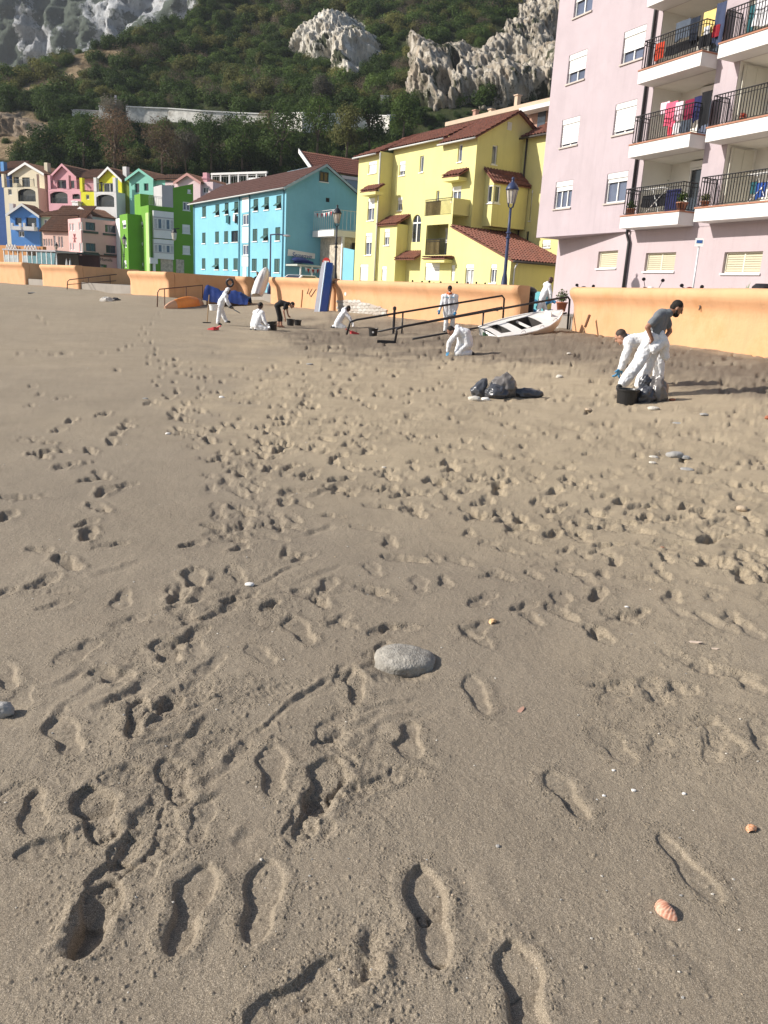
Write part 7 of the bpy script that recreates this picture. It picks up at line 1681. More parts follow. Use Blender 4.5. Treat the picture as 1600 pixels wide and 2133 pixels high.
def scooter(p, ang, m, label, mh=.08):
    """p: point on the promenade under the handlebar"""
    o = empty('scooter', p, label, 'scooter', 'scooters parked behind the sea wall'); f = np.array([math.cos(ang), math.sin(ang), 0]); s = np.array([-f[1], f[0], 0]); z = np.array([0, 0, 1.0])
    for d, nm in ((.38, 'wheel'), (-.85, 'wheel')):
        c = p + f * d + z * .24; w = MB(); w.lathe(c - s * .05, [(.15, 0), (.24, .01), (.25, .05), (.24, .09), (.15, .10)], 18, axis=s); w.build(nm, M_RAIL, o, smooth=True)
    MB().tube([p + f * .36 + z * .25, p + f * .16 + z * .75, p + z * 1.0], .035, 7).build('fork', M_GREY, o)
    mb = MB(); mb.prism([p + f * .30 + z * .45 - s * .16, p + f * .12 + z * .95 - s * .16, p + f * .04 + z * .95 - s * .16, p + f * .12 + z * .40 - s * .16], s * .32); mb.build('leg_shield', m, o, bevel=.03)
    mb = MB(); mb.prism([p - f * .35 + z * .30 - s * .15, p - f * .25 + z * .70 - s * .15, p - f * 1.05 + z * .78 - s * .15, p - f * 1.12 + z * .55 - s * .15, p - f * .7 + z * .28 - s * .15], s * .30); mb.prism([p + f * .15 + z * .28 - s * .14, p + f * .15 + z * .36 - s * .14, p - f * .36 + z * .36 - s * .14, p - f * .36 + z * .28 - s * .14], s * .28); mb.build('body', m, o, bevel=.04)
    mb = MB(); mb.ellipsoid(p - f * .65 + z * .84, (.36, .15, .08), 14, 8, rot=np.stack([f, s, z], 1)); mb.build('seat', M_RAIL, o, smooth=True)
    MB().tube([p + s * .34 + z * 1.08 - f * .08, p + s * .15 + z * 1.06, p - s * .15 + z * 1.06, p - s * .34 + z * 1.08 - f * .08], .022, 6).build('handlebar', M_RAIL, o)
    mb = MB(); mb.ellipsoid(p + f * .08 + z * 1.02, (.13, .14, .11), 12, 8, rot=np.stack([f, s, z], 1)); mb.build('headlight', m, o, smooth=True)
    for sg in (-1, 1):
        b = p + s * sg * .24 + z * 1.07; e = b + s * sg * .10 + z * mh - f * .02; MB().tube([b, e], .010, 5).build('mirror_stem', M_RAIL, o); mb = MB(); mb.ellipsoid(e, (.02, .07, .055), 10, 7, rot=np.stack([f, s, z], 1)); mb.build('mirror', M_RAIL, o, smooth=True)
    return o
def behind(px, Y): p = at(px, 600, Y); return np.array([p[0], p[1], PROM_Z])
scooter(behind(1358, 26.6), 1.81, M_FRAME, 'white scooter whose mirrors show over the near orange wall', .26); scooter(behind(1218, 31.5), 1.81, M_RAIL, 'black scooter near the far end of the near orange wall'); scooter(behind(1440, 24.8), 1.81, mat('dark_red_paint', (.16, .03, .03), .4), 'dark red scooter by the white pole sign')
for i, (px, lb) in enumerate([(905, 'dark scooter parked below the arched window of yellow house'), (962, 'silver scooter parked by the curtained ground window'), (868, 'grey scooter at the entrance of the yellow house'), (1000, 'black scooter beside the foot of the navy street lamp')]):
    Yw = 33 + 14 * (5.0 - (px - 800) / 1660 * 37) / 8.4; Yw = np.interp(px, [700, 1085], [48.5, 34.6]); scooter(behind(px, Yw + .5), 2.11 + .1 * i, (M_RAIL, M_GREY, mat('grey_paint', (.25, .26, .28), .4), M_RAIL)[i], lb)
mb = MB(); p = at(1592, 600, 21.5); mb.lathe((p[0], p[1], 1.0), [(.3, 0), (.3, 1.25), (.22, 1.33)], 14); o = mb.build('black_bin', M_RAIL, None, loc=(p[0], p[1], 1.0)); tag(o, 'black bin top showing over the near wall at the right edge', 'bin')
# parked car roofs behind the far wall
def car(px, Y, ang, m, label):
    p = behind(px, Y); o = empty('parked_car', p, label, 'car', 'cars parked behind the sea wall'); f = np.array([math.cos(ang), math.sin(ang), 0]); s = np.array([-f[1], f[0], 0]); z = np.array([0, 0, 1.0])
    prof = [(-2.0, .3), (-2.05, .75), (-1.75, .95), (-1.15, 1.02), (-.55, 1.42), (.75, 1.45), (1.55, 1.05), (2.0, .9), (2.05, .3)]; mb = MB(); mb.prism([p + f * a + z * b - s * .8 for a, b in prof], s * 1.6); mb.build('body', m, o, bevel=.08)
    mb = MB(); 
    for sg in (-1, 1): mb.poly([p + f * a + z * b + s * sg * .803 for a, b in [(-.95, 1.05), (-.5, 1.36), (.68, 1.38), (1.25, 1.05)]])
    mb.quad(p - f * 1.14 + z * 1.05 - s * .7, p - f * 1.14 + z * 1.05 + s * .7, p - f * .62 + z * 1.40 + s * .62, p - f * .62 + z * 1.40 - s * .62); mb.build('window', M_GLASS, o)
    for a in (-1.3, 1.3):
        for sg in (-1, 1): w = MB(); w.lathe(p + f * a + z * .32 + s * (sg * .72), [(.2, 0), (.32, .01), (.32, .17), (.2, .18)], 16, axis=s * sg); w.build('wheel', M_RAIL, o)
car(625, 60, .9, M_WHITE, 'white car whose roof shows above the wall under the bar canopy'); car(205, 88, .6, mat('dark_blue_paint', (.04, .06, .10), .3), 'dark car parked in front of the pink restaurant')

# ================================================================== BOATS
def hull(name, stations, m_out, parent, frame, deck=None):
    """stations: (x, half beam, keel z, gunwale z); frame(x,y,z)->world"""
    mb = MB(); n = 9; vs = []
    for x, w, k, g in stations:
        for j in range(n):
            t = j / (n - 1) * 2 - 1; vs.append(frame(x, w * (abs(t) ** .6) * (1 if t > 0 else -1), k + (g - k) * abs(t) ** 2.6))
    fs = [(i * n + j, i * n + j + 1, (i + 1) * n + j + 1, (i + 1) * n + j) for i in range(len(stations) - 1) for j in range(n - 1)]
    fs.append(tuple(range(n))); mb.add(vs, fs); return mb.build(name, m_out, parent, smooth=True)
M_GRP = mat('white_gelcoat', (.76, .74, .70), .35, .05, 2, spec=.5, stain=(.50, .42, .32), stain_amt=.35, stain_scale=2)
T_ = on_sand(1016, 702); B_ = on_sand(1163, 690); ax_ = unit(B_ - T_); Lb = 3.9; sd = unit(np.cross((0, 0, 1), ax_)); up = np.cross(ax_, sd); rl = math.radians(14); sd2 = sd * math.cos(rl) + up * math.sin(rl); up2 = -sd * math.sin(rl) + up * math.cos(rl)
G0_ = at(1017, 689, T_[1] + .3); G1_ = at(1170, 657, T_[1] + 2.0); ax_ = unit(G1_ - G0_); Lb = float(np.linalg.norm(G1_ - G0_)); sd = unit(np.cross((0, 0, 1), ax_)); up = np.cross(ax_, sd); sd2 = sd * math.cos(rl) + up * math.sin(rl); up2 = -sd * math.sin(rl) + up * math.cos(rl)
bo = G0_ - up2 * .55; fr = lambda x, y, z: bo + ax_ * x + sd2 * y + up2 * z
dn_ = empty('dinghy', T_, 'white sailing dinghy lying on the sand below the gap in the orange wall', 'boat')
ST_ = [(x * Lb, w, k, g) for x, w, k, g in ((0, .52, .06, .50), (.08, .60, .03, .50), (.25, .70, .0, .50), (.45, .74, .0, .52), (.65, .66, .02, .56), (.82, .45, .08, .62), (.93, .22, .2, .67), (1.0, .02, .40, .71))]
hull('hull', ST_, M_GRP, dn_, fr)
def wid(x): return float(np.interp(x, [s[0] for s in ST_], [s[1] for s in ST_]))
def gz(x): return float(np.interp(x, [s[0] for s in ST_], [s[3] for s in ST_]))
mb = MB(); xs_ = np.linspace(0, Lb, 25)
def in_hole(x, f): return (.34 * Lb < x < .62 * Lb and abs(f) < .62) or (.10 * Lb < x < .22 * Lb and abs(f) < .58)
fsx = [-1, -.8, -.6, -.3, 0, .3, .6, .8, 1]
for i in range(24):
    for j in range(8):
        xa, xb = xs_[i], xs_[i + 1]; fa, fb = fsx[j], fsx[j + 1]
        if in_hole((xa + xb) / 2, (fa + fb) / 2): continue
        P4 = [fr(x, wid(x) * f, gz(x) + .05 * (1 - f * f)) for x, f in ((xa, fa), (xb, fa), (xb, fb), (xa, fb))]; mb.quad(*P4)
mb.build('deck', M_GRP, dn_); mb = MB()
for (x0, x1, fm_) in ((.333, .625, .6), (.125, .208, .6)):
    x0 *= Lb; x1 *= Lb; c4 = [(x0, -fm_), (x1, -fm_), (x1, fm_), (x0, fm_)]
    for a, b in zip(c4, c4[1:] + c4[:1]): mb.quad(fr(a[0], wid(a[0]) * a[1], gz(a[0]) + .03), fr(b[0], wid(b[0]) * b[1], gz(b[0]) + .03), fr(b[0], wid(b[0]) * b[1] * .8, .14), fr(a[0], wid(a[0]) * a[1] * .8, .14))
mb.build('well_side', mat('dark_well_shade', (.05, .045, .04), .7, .3, 4), dn_)  # well sides and floor coloured dark to stand for shade in the openings
for (x0, x1, fm_) in ((.333, .625, .6), (.125, .208, .6)):
    mb = MB(); mb.quad(fr(x0 * Lb, -wid(x0 * Lb) * fm_, .15), fr(x1 * Lb, -wid(x1 * Lb) * fm_, .15), fr(x1 * Lb, wid(x1 * Lb) * fm_, .15), fr(x0 * Lb, wid(x0 * Lb) * fm_, .15)); mb.build('well_floor', mat('dark_well_shade', (.05, .045, .04), .7, .3, 4), dn_)
mb = MB(); mb.box(fr(.48 * Lb, 0, .48), ax_ * .04, sd2 * .46, up2 * .03); mb.build('thwart', M_GRP, dn_)
mb = MB(); mb.box(fr(-.012, .12, .30), ax_ * .012, sd2 * .13, up2 * .13); mb.build('rudder_plate', mat('dark_green_plate', (.04, .09, .05), .5, .3, 8), dn_)
mb = MB(); mb.tube([fr(s[0], s[1] + .01, s[3] + .01) for s in ST_], .03, 6); mb.tube([fr(s[0], -s[1] - .01, s[3] + .01) for s in ST_], .03, 6); mb.build('gunwale', M_FRAME, dn_, smooth=True)
for x in (.30, .55, .78): MB().tube([fr(x * Lb - .1, -wid(x * Lb) * .92, gz(x * Lb) + .02), fr(x * Lb - .05, -wid(x * Lb) * .92, gz(x * Lb) + .08), fr(x * Lb + .05, -wid(x * Lb) * .92, gz(x * Lb) + .08), fr(x * Lb + .1, -wid(x * Lb) * .92, gz(x * Lb) + .02)], .012, 5).build('cleat', M_GREY, dn_)
mb = MB(); mb.box(fr(.80 * Lb, .0, .72), ax_ * .02, sd2 * .16, up2 * .09); mb.build('breakwater', M_GRP, dn_)
# upturned canoes
def canoe(px0, px1, py, w_, h_, cols, label, tilt=.25, lift=0.0):
    a = on_sand(px0, py); b = on_sand(px1, py); b = a + (b - a); ax = unit(b - a); Lc = float(np.linalg.norm(b - a)); sd = np.array([-ax[1], ax[0], 0]); z = np.array([0, 0, 1.0]); o = empty('canoe', a, label, 'canoe', 'upturned canoes'); n = 28; k = 12
    def rows(t0, t1, nn):
        out = []
        for i in range(nn + 1):
            t = t0 + (t1 - t0) * i / nn; wv = w_ * max(.02, math.sin(math.pi * t)) ** .55; hv = h_ * max(.03, math.sin(math.pi * t)) ** .5; sheer = .22 * abs(2 * t - 1) ** 3
            out.append([a + ax * (t * Lc) + sd * (wv * math.cos(an)) + z * (hv * math.sin(an) * (1 + .10 * math.cos(3 * an)) + lift - .04 + sheer * .3) for an in np.linspace(-.3, math.pi + .3, k)])
        return out
    for (t0, t1, m, nm) in cols:
        R_ = rows(t0, t1, 10); mb = MB(); mb.add([p for r in R_ for p in r], [(i * k + j, i * k + j + 1, (i + 1) * k + j + 1, (i + 1) * k + j) for i in range(10) for j in range(k - 1)]); mb.add([p for p in R_[0]], [tuple(range(k))]); mb.add([p for p in R_[-1]], [tuple(range(k))]); mb.build(nm, m, o, smooth=True)
    return o
M_ORC = mat('orange_plastic', (.85, .27, .035), .45, .12, 3); M_ORP = mat('pale_orange_plastic', (.66, .38, .24), .5, .15, 3); M_YEC = mat('yellow_plastic', (.80, .45, .03), .45, .12, 3); M_REC = mat('red_plastic', (.50, .06, .04), .45, .12, 3)
canoe(343, 423, 630, .45, .62, [(0, .2, M_ORP, 'bow'), (.2, .78, M_ORC, 'hull'), (.78, 1, M_ORP, 'stern')], 'orange upturned canoe with pale ends on the sand')
canoe(447, 480, 628, .4, .6, [(0, 1, M_ORP, 'hull')], 'pale pointed canoe end behind the man with the spade'); canoe(478, 526, 630, .45, .68, [(0, .62, M_YEC, 'hull'), (.62, 1, M_REC, 'stern')], 'yellow and red canoe behind the man with the spade')
# blue tarpaulin over boats
a = at(429, 612, 54); b = at(521, 615, 54); ax = unit([b[0] - a[0], b[1] - a[1], 0]); sd = np.array([-ax[1], ax[0], 0]); Lc = float(np.linalg.norm((b - a)[:2])); z0_ = sbase(a[0], a[1]); o = empty('covered_boat', (a[0], a[1], z0_), 'boat under a dark blue tarpaulin in front of the orange wall', 'covered boat')
mb = MB(); n, k = 40, 18; vs = []
for i in range(n + 1):
    t = i / n; ridge = np.interp(t, [0, .05, .35, .5, .8, 1], [1.15, 1.18, .95, .95, .88, .6]) + .02 * math.sin(t * 31)
    for j in range(k + 1):
        s = j / k * 2 - 1; r_ = abs(s); z = z0_ + ridge * (1 - .82 * r_ ** 2.2) + .04 * math.sin(5 * s + t * 12) + .015 * math.sin(t * 50 + s * 5); vs.append(a * [1, 1, 0] + ax * (t * Lc) + sd * (.9 * s + .02 * math.sin(t * 9)) + np.array([0, 0, z]))
mb.add(vs, [(i * (k + 1) + j, i * (k + 1) + j + 1, (i + 1) * (k + 1) + j + 1, (i + 1) * (k + 1) + j) for i in range(n) for j in range(k)]); mb.build('tarpaulin', mat('blue_tarpaulin', (.018, .04, .17), .42, .3, 4, bump=.3, bscale=12), o, smooth=True)
MB().tube([at(479, 589, 53.4) + np.array([.22 * math.cos(t), -.05 * math.cos(t), .22 * math.sin(t)]) for t in np.linspace(0, 6.28, 17)], .075, 7).build('tyre', M_RAIL, o, smooth=True)
mb = MB(); c = a * [1, 1, 0] + ax * (Lc * .5) + np.array([0, 0, z0_ + .12]); mb.box(c, ax * Lc * .46, sd * .5, (0, 0, .16)); mb.build('hull', mat('brown_timber', (.16, .09, .05), .8, .3, 5), o, bevel=.05)
# white pram dinghy stood on end against the wall
def leaning(px_bl, px_br, py_b, px_tl, px_tr, py_t, Yb, Yt): 
    return at(px_bl, py_b, Yb), at(px_br, py_b, Yb), at(px_tr, py_t, Yt), at(px_tl, py_t, Yt)
bl_, br__, tr__, tl__ = leaning(524, 545, 618, 546, 563, 558, 53.6, 54.6); o = empty('upturned_dinghy', (bl_ + br__) / 2, 'white pram dinghy stood on end against the orange wall', 'boat'); cb_ = (bl_ + br__) / 2; ct_ = (tl__ + tr__) / 2; ax = unit(ct_ - cb_); Lc = float(np.linalg.norm(ct_ - cb_)); sd = unit(br__ - bl_); nn = unit(np.cross(sd, ax)); nn = nn if nn[1] < 0 else -nn
frd = lambda x, y, z: cb_ + ax * x + sd * y - nn * .0 + nn * z
Wb = float(np.linalg.norm(br__ - bl_)) / 2 * 1.25
hull('hull', [(0, Wb * .8, .42, .0), (Lc * .2, Wb, .46, .0), (Lc * .55, Wb * 1.0, .44, .0), (Lc * .8, Wb * .75, .36, .02), (Lc * .93, Wb * .42, .24, .03), (Lc, Wb * .05, .1, .04)], M_GRP, o, frd); mb = MB(); mb.prism([frd(0, -.03, .40), frd(Lc * .5, -.03, .46), frd(Lc * .9, -.03, .25), frd(Lc * .9, -.03, .30), frd(Lc * .5, -.03, .52), frd(0, -.03, .47)], sd * .06); mb.build('keel', M_GREY, o); mb = MB(); mb.tube([frd(0, Wb * .82, 0), frd(Lc * .2, Wb * 1.02, 0), frd(Lc * .55, Wb * 1.02, 0), frd(Lc * .8, Wb * .77, .02), frd(Lc * .95, Wb * .4, .03), frd(Lc, 0, .04), frd(Lc * .95, -Wb * .4, .03), frd(Lc * .8, -Wb * .77, .02), frd(Lc * .55, -Wb * 1.02, 0), frd(Lc * .2, -Wb * 1.02, 0), frd(0, -Wb * .82, 0)], .035, 6); mb.build('gunwale', M_FRAME, o, smooth=True)
# blue and grey pontoon leaning on the wall
Yb, Yt = 45.3, 46.7; A_ = at(653, 650, Yb + .2); Bm = at(664, 651, Yb); C_ = at(679, 648, Yb + .3); tA = at(670, 547, Yt + .2); tB = at(679, 545, Yt); tC = at(694, 548, Yt + .3); o = empty('pontoon', Bm, 'tall blue and grey pontoon float leaning against the orange wall', 'float')
A_ = A_ - [0, 0, .25]; Bm = Bm - [0, 0, .25]; C_ = C_ - [0, 0, .25]
def strip_panel(P0, P1, Q0, Q1, m, nm, back_v):
    mb = MB(); n = 10; vs = []
    for i in range(n + 1):
        t = i / n; k = .5 * (1 - math.sqrt(max(0, 1 - max(0, (t - .88) / .12) ** 2))) + .12 * max(0, .15 - t) / .15; a = P0 + (Q0 - P0) * t; b = P1 + (Q1 - P1) * t; vs += [a + (b - a) * k * .3, b - (b - a) * k * .3]
    for i in range(n + 1): vs += [vs[2 * i] + back_v, vs[2 * i + 1] + back_v]
    m2 = 2 * (n + 1); fs = []
    for i in range(n): fs += [(2 * i, 2 * i + 1, 2 * i + 3, 2 * i + 2), (m2 + 2 * i, m2 + 2 * i + 2, m2 + 2 * i + 3, m2 + 2 * i + 1), (2 * i, 2 * i + 2, m2 + 2 * i + 2, m2 + 2 * i), (2 * i + 1, m2 + 2 * i + 1, m2 + 2 * i + 3, 2 * i + 3)]
    fs += [(2 * n, 2 * n + 1, m2 + 2 * n + 1, m2 + 2 * n), (0, m2, m2 + 1, 1)]; mb.add(vs, fs); mb.build(nm, m, o)
strip_panel(A_, Bm, tA, tB, mat('grey_float', (.20, .20, .24), .6, .12, 3), 'grey_side', np.array([.05, .10, 0])); strip_panel(Bm + [.012, .0, 0], C_, tB + [.012, 0, 0], tC, mat('blue_float', (.01, .09, .42), .35, .1, 3), 'blue_side', np.array([.05, .10, 0])); MB().tube([Bm, tB], .035, 6).build('edge_strip', mat('pale_blue_strip', (.45, .60, .75), .5), o)
mb = MB(); mb.hexa([A_ + [.05, .12, 0], C_ + [.05, .12, 0], C_ + [.1, .45, 0], A_ + [.1, .45, 0], tA + [.05, .12, -.1], tC + [.05, .12, -.1], tC + [.1, .45, -.1], tA + [.1, .45, -.1]]); mb.build('body', mat('grey_float', (.20, .20, .24), .6), o)
# ================================================================== PEOPLE
def capsule(mb, a, b, ra, rb, n=14, m=4):
    a = np.array(a, float); b = np.array(b, float); t = b - a; ln = np.linalg.norm(t)
    t = t / ln if ln > 1e-6 else np.array([0, 0, 1.0]); q_ = np.array([1.0, 0, 0]) if abs(t[0]) < .8 else np.array([0, 1.0, 0])
    e1 = unit(np.cross(t, q_)); e2 = np.cross(t, e1); rings = []
    for i in range(m + 1): ph = -math.pi / 2 + (math.pi / 2) * i / m; rings.append((a + t * ra * math.sin(ph), ra * math.cos(ph)))
    for i in range(m + 1): ph = (math.pi / 2) * i / m; rings.append((b + t * rb * math.sin(ph), rb * math.cos(ph)))
    vs = []; 
    for c, r in rings:
        r = max(r, 1e-4)
        for j in range(n): an = 2 * math.pi * j / n; vs.append(c + r * (math.cos(an) * e1 + math.sin(an) * e2))
    fs = [(i * n + j, i * n + (j + 1) % n, (i + 1) * n + (j + 1) % n, (i + 1) * n + j) for i in range(len(rings) - 1) for j in range(n)]
    fs.append(tuple(range(n - 1, -1, -1))); fs.append(tuple((len(rings) - 1) * n + j for j in range(n))); mb.add(vs, fs)
_wr = {}
def cloud_tex(size, seed):
    k = (size, seed)
    if k not in _wr:
        t = bpy.data.textures.new('folds', 'CLOUDS'); t.noise_scale = size; t.noise_depth = 3; _wr[k] = t
    return _wr[k]
def fuse(name, mb, m, parent, voxel=.010, smooth_it=3, wrinkle=0.0, wsize=.10):
    """melt overlapping limbs into one continuous surface"""
    o = mb.build(name, m, parent, smooth=True)
    r = o.modifiers.new('fuse', 'REMESH'); r.mode = 'VOXEL'; r.voxel_size = voxel; r.use_smooth_shade = True
    s = o.modifiers.new('relax', 'SMOOTH'); s.iterations = smooth_it; s.factor = .5
    if wrinkle:
        d = o.modifiers.new('folds', 'DISPLACE'); d.texture = cloud_tex(wsize, 1); d.texture_coords = 'LOCAL'; d.strength = wrinkle; d.mid_level = .5
        d2 = o.modifiers.new('creases', 'DISPLACE'); d2.texture = cloud_tex(wsize * .4, 2); d2.texture_coords = 'LOCAL'; d2.strength = wrinkle * .4; d2.mid_level = .5
    bpy.context.view_layer.update(); dg = bpy.context.evaluated_depsgraph_get()
    me = bpy.data.meshes.new_from_object(o.evaluated_get(dg)); o.modifiers.clear(); old = o.data; o.data = me; bpy.data.meshes.remove(old)
    if not me.materials: me.materials.append(m)
    me.polygons.foreach_set('use_smooth', [True] * len(me.polygons)); return o
def hand_prims(mb, wrist, hd, side, k=1.0, g=0.0, curl=.9, palm_n=None):
    """palm, four unequal bent fingers and a thumb; g thickens for a glove"""
    d = unit(hd); s = unit(np.array(side, float) - d * (np.array(side, float) @ d)); nrm = np.cross(d, s); w = np.array(wrist, float)
    capsule(mb, w, w + d * .03 * k, .026 * k + g, .028 * k + g, 10, 3)
    for f in (-.026, -.009, .009, .026): capsule(mb, w + d * .02 * k + s * f * .7 * k, w + d * .085 * k + s * f * k, .016 * k + g, .0125 * k + g, 8, 2)
    for f, ln in ((-.028, .060), (-.0095, .072), (.0095, .078), (.028, .070)):
        p = w + d * .085 * k + s * f * k; a = d
        for i, q_ in enumerate((.45, .32, .26)):
            an = curl * (.35 + .4 * i); a = unit(d * math.cos(an) + nrm * math.sin(an)); p2 = p + a * ln * q_ * 1.15 * k; capsule(mb, p, p2, .0105 * k + g, .0092 * k + g, 8, 2); p = p2
    tb = w + d * .025 * k + s * .030 * k; t1 = tb + (d * .6 + s * .75 + nrm * .25) * .042 * k; capsule(mb, tb, t1, .015 * k + g, .012 * k + g, 8, 2); capsule(mb, t1, t1 + unit(d * .9 + nrm * .5) * .03 * k, .0115 * k + g, .0095 * k + g, 8, 2)
M_SUIT = mat('white_coverall', (.76, .77, .79), .75, .06, 4, bump=.4, bscale=22, stain=(.50, .46, .40), stain_amt=.45, stain_scale=3.5); M_GLOVE = mat('blue_glove', (.05, .24, .45), .5, .15, 6); M_BOOT = mat('black_boot', (.018, .018, .018), .6, .2, 8)
SKIN = {'light': mat('skin_light', (.46, .25, .17), .55, .1, 6, spec=.35), 'tan': mat('skin_tan', (.30, .155, .10), .55, .1, 6, spec=.35), 'dark': mat('skin_dark', (.085, .045, .032), .5, .1, 6, spec=.4)}
M_HAIR = mat('dark_hair', (.014, .010, .008), .75, .4, 30, bump=.6, bscale=120); M_BLK = mat('black_cotton', (.016, .016, .018), .9, .2, 4, bump=.3); M_TEE = mat('grey_tee', (.16, .175, .19), .9, .12, 5, bump=.3); M_BLUETAPE = mat('blue_tape', (.10, .40, .62), .6, .1); M_HIVIS = mat('orange_collar', (.62, .16, .05), .8, .1); M_JEAN = mat('blue_jeans', (.05, .10, .22), .9, .2, 6)
def person(label, zoomf, foot_px, J, skin='light', look=(1, 0, -.3), suit=True, hood='down', gloves=True, shirt=None, trousers=None, hair=True, beard=False, cap=None, k=1.0, Y=None, zfoot=None, voxel=.011, bald=False, boots=M_BOOT, collar=None, kneel=False, tape=True, group='people cleaning the beach'):
    f0 = zoomf(*foot_px); base = on_sand(*f0) if Y is None else at(f0[0], f0[1], Y); Y0 = base[1]
    P = {n: at(*zoomf(v[0], v[1]), Y0 + (v[2] if len(v) > 2 else 0)) for n, v in J.items()}
    if Y is None: base[2] = sand_z(base[0], base[1])
    o = empty('person', base, label, 'person', group); sk = SKIN[skin]
    look = unit(look); upv = np.array([0, 0, 1.0]); rt = unit(np.cross(look, upv)); hu = np.cross(rt, look); h = P['head']; R3 = np.stack([rt, look, hu], 1)
    def at_head(x, y, z): return h + R3 @ np.array([x, y, z]) * k
    body = MB()
    body.ellipsoid(at_head(0, -.012, .025), (.076 * k, .096 * k, .098 * k), 20, 14, rot=R3); body.ellipsoid(at_head(0, .022, -.045), (.058 * k, .068 * k, .072 * k), 18, 12, rot=R3)
    capsule(body, at_head(0, .088, .020), at_head(0, .108, -.022), .009 * k, .014 * k, 8, 3); capsule(body, at_head(-.02, .082, -.058), at_head(.02, .082, -.058), .010 * k, .010 * k, 8, 2); capsule(body, at_head(0, .07, -.10), at_head(0, .068, -.095), .02 * k, .018 * k, 8, 2); capsule(body, at_head(-.035, .082, .026), at_head(.035, .082, .026), .012 * k, .012 * k, 8, 2)
    for sg in (-1, 1): body.ellipsoid(at_head(sg * .078, -.005, -.005), (.012 * k, .022 * k, .034 * k), 10, 7, rot=R3)
    capsule(body, at_head(0, -.03, -.05), P['neck'], .055 * k, .060 * k)
    shm = (P['shR'] + P['shL']) / 2; hpm = (P['hipR'] + P['hipL']) / 2
    def torso(mb, g):
        capsule(mb, P['shR'], P['shL'], .066 * k + g, .066 * k + g); capsule(mb, P['hipR'], P['hipL'], .095 * k + g, .095 * k + g); capsule(mb, P['neck'], shm, .065 * k + g * .6, .09 * k + g)
        mid = P.get('mid', (shm + hpm) / 2)
        for s, hp in (('shR', 'hipR'), ('shL', 'hipL')):
            q0 = P[s] + (shm - P[s]) * .35; q1 = P[hp]; mm = mid + ((q0 - shm) + (q1 - hpm)) * .5; capsule(mb, q0, mm, .085 * k + g, .098 * k + g); capsule(mb, mm, q1, .098 * k + g, .10 * k + g)
        capsule(mb, shm, mid, .10 * k + g, .11 * k + g); capsule(mb, mid, hpm, .11 * k + g, .11 * k + g)
    def arm(mb, s, g, wr=1.0, upto='w'):
        a, e, w = P['sh' + s], P['el' + s], P['wr' + s]
        if upto == 'half': capsule(mb, a, a + (e - a) * .62, .058 * k + g, .052 * k + g); return
        capsule(mb, a, e, .052 * k + g, .040 * k + g); w2 = e + (w - e) * wr; capsule(mb, e, w2, .040 * k + g, .029 * k + g * .8)
    def leg(mb, s, g, an=1.0):
        a, q_, w = P['hip' + s], P['kn' + s], P['an' + s]; w2 = q_ + (w - q_) * an; capsule(mb, a, q_, .084 * k + g, .056 * k + g); capsule(mb, q_, w2, .058 * k + g, .042 * k + g * 1.1)
    torso(body, 0); 
    for s in 'RL':
        arm(body, s, 0); leg(body, s, 0); hd = P['ha' + s] - P['wr' + s]; si = np.cross(hd, look) if s == 'R' else -np.cross(hd, look)
        if np.linalg.norm(si) < 1e-4: si = rt
        if not gloves: hand_prims(body, P['wr' + s], hd, si, k * 1.02, .001)
        else: capsule(body, P['wr' + s], P['wr' + s] + unit(hd) * .05, .025 * k, .02 * k)
        capsule(body, P['an' + s], P['to' + s], .040 * k, .032 * k)
    fuse('body', body, sk, o, voxel * .8, 2)
    if suit:
        g = .030; c = MB(); torso(c, g)
        for s in 'RL': arm(c, s, g * .9, .97); leg(c, s, g, .96)
        if hood == 'up':
            c.ellipsoid(at_head(0, -.040, .025), (.096 * k, .105 * k, .118 * k), 18, 12, rot=R3); capsule(c, at_head(0, -.05, -.05), P['neck'], .085 * k, .10 * k)
        elif hood == 'down':
            bk = -look * np.array([1, 1, 0]); bk = unit(bk) if np.linalg.norm(bk) > .1 else -rt
            for f in (-1, 0, 1): capsule(c, P['neck'] + bk * .07 + rt * .07 * f - [0, 0, .02], P['neck'] + bk * .11 + rt * .05 * f - [0, 0, .06], .055 * k, .05 * k)
        if 'drape' in J:
            pass
        fuse('coverall', c, M_SUIT, o, voxel, 2, .030, .11)
        if tape:
            t = MB(); a = P['neck'] + (shm - P['neck']) * .5; 
            side_n = unit(np.cross(hpm - shm, look)) if np.linalg.norm(np.cross(hpm - shm, look)) > .05 else rt
            MB().tube([P['shR'] + (P['shL'] - P['shR']) * f + np.array([0, -.115, -.02]) for f in (.15, .5, .85)], .012, 5).build('seam_tape', M_BLUETAPE, o)
    if shirt is not None:
        c = MB(); torso(c, .014)
        for s in 'RL': arm(c, s, .014, upto='half')
        fuse('shirt', c, shirt, o, voxel, 2, .014, .09)
    if trousers is not None:
        c = MB(); capsule(c, P['hipR'], P['hipL'], .115 * k, .115 * k); capsule(c, hpm, hpm + unit(P.get('mid', shm) - hpm) * .08, .125 * k, .12 * k)
        for s in 'RL': leg(c, s, .022, .96 if trousers is not M_BLK else .35)
        fuse('trousers', c, trousers, o, voxel, 2, .018, .09)
    if 'drape0' in P:     # upper half of the coverall taken off and held at the waist
        c = MB(); ks = sorted(n for n in P if n.startswith('drape'))
        for a, b in zip(ks[:-1], ks[1:]): capsule(c, P[a], P[b], .085, .075)
        fuse('coverall_top', c, M_SUIT, o, voxel, 1, .05, .09)
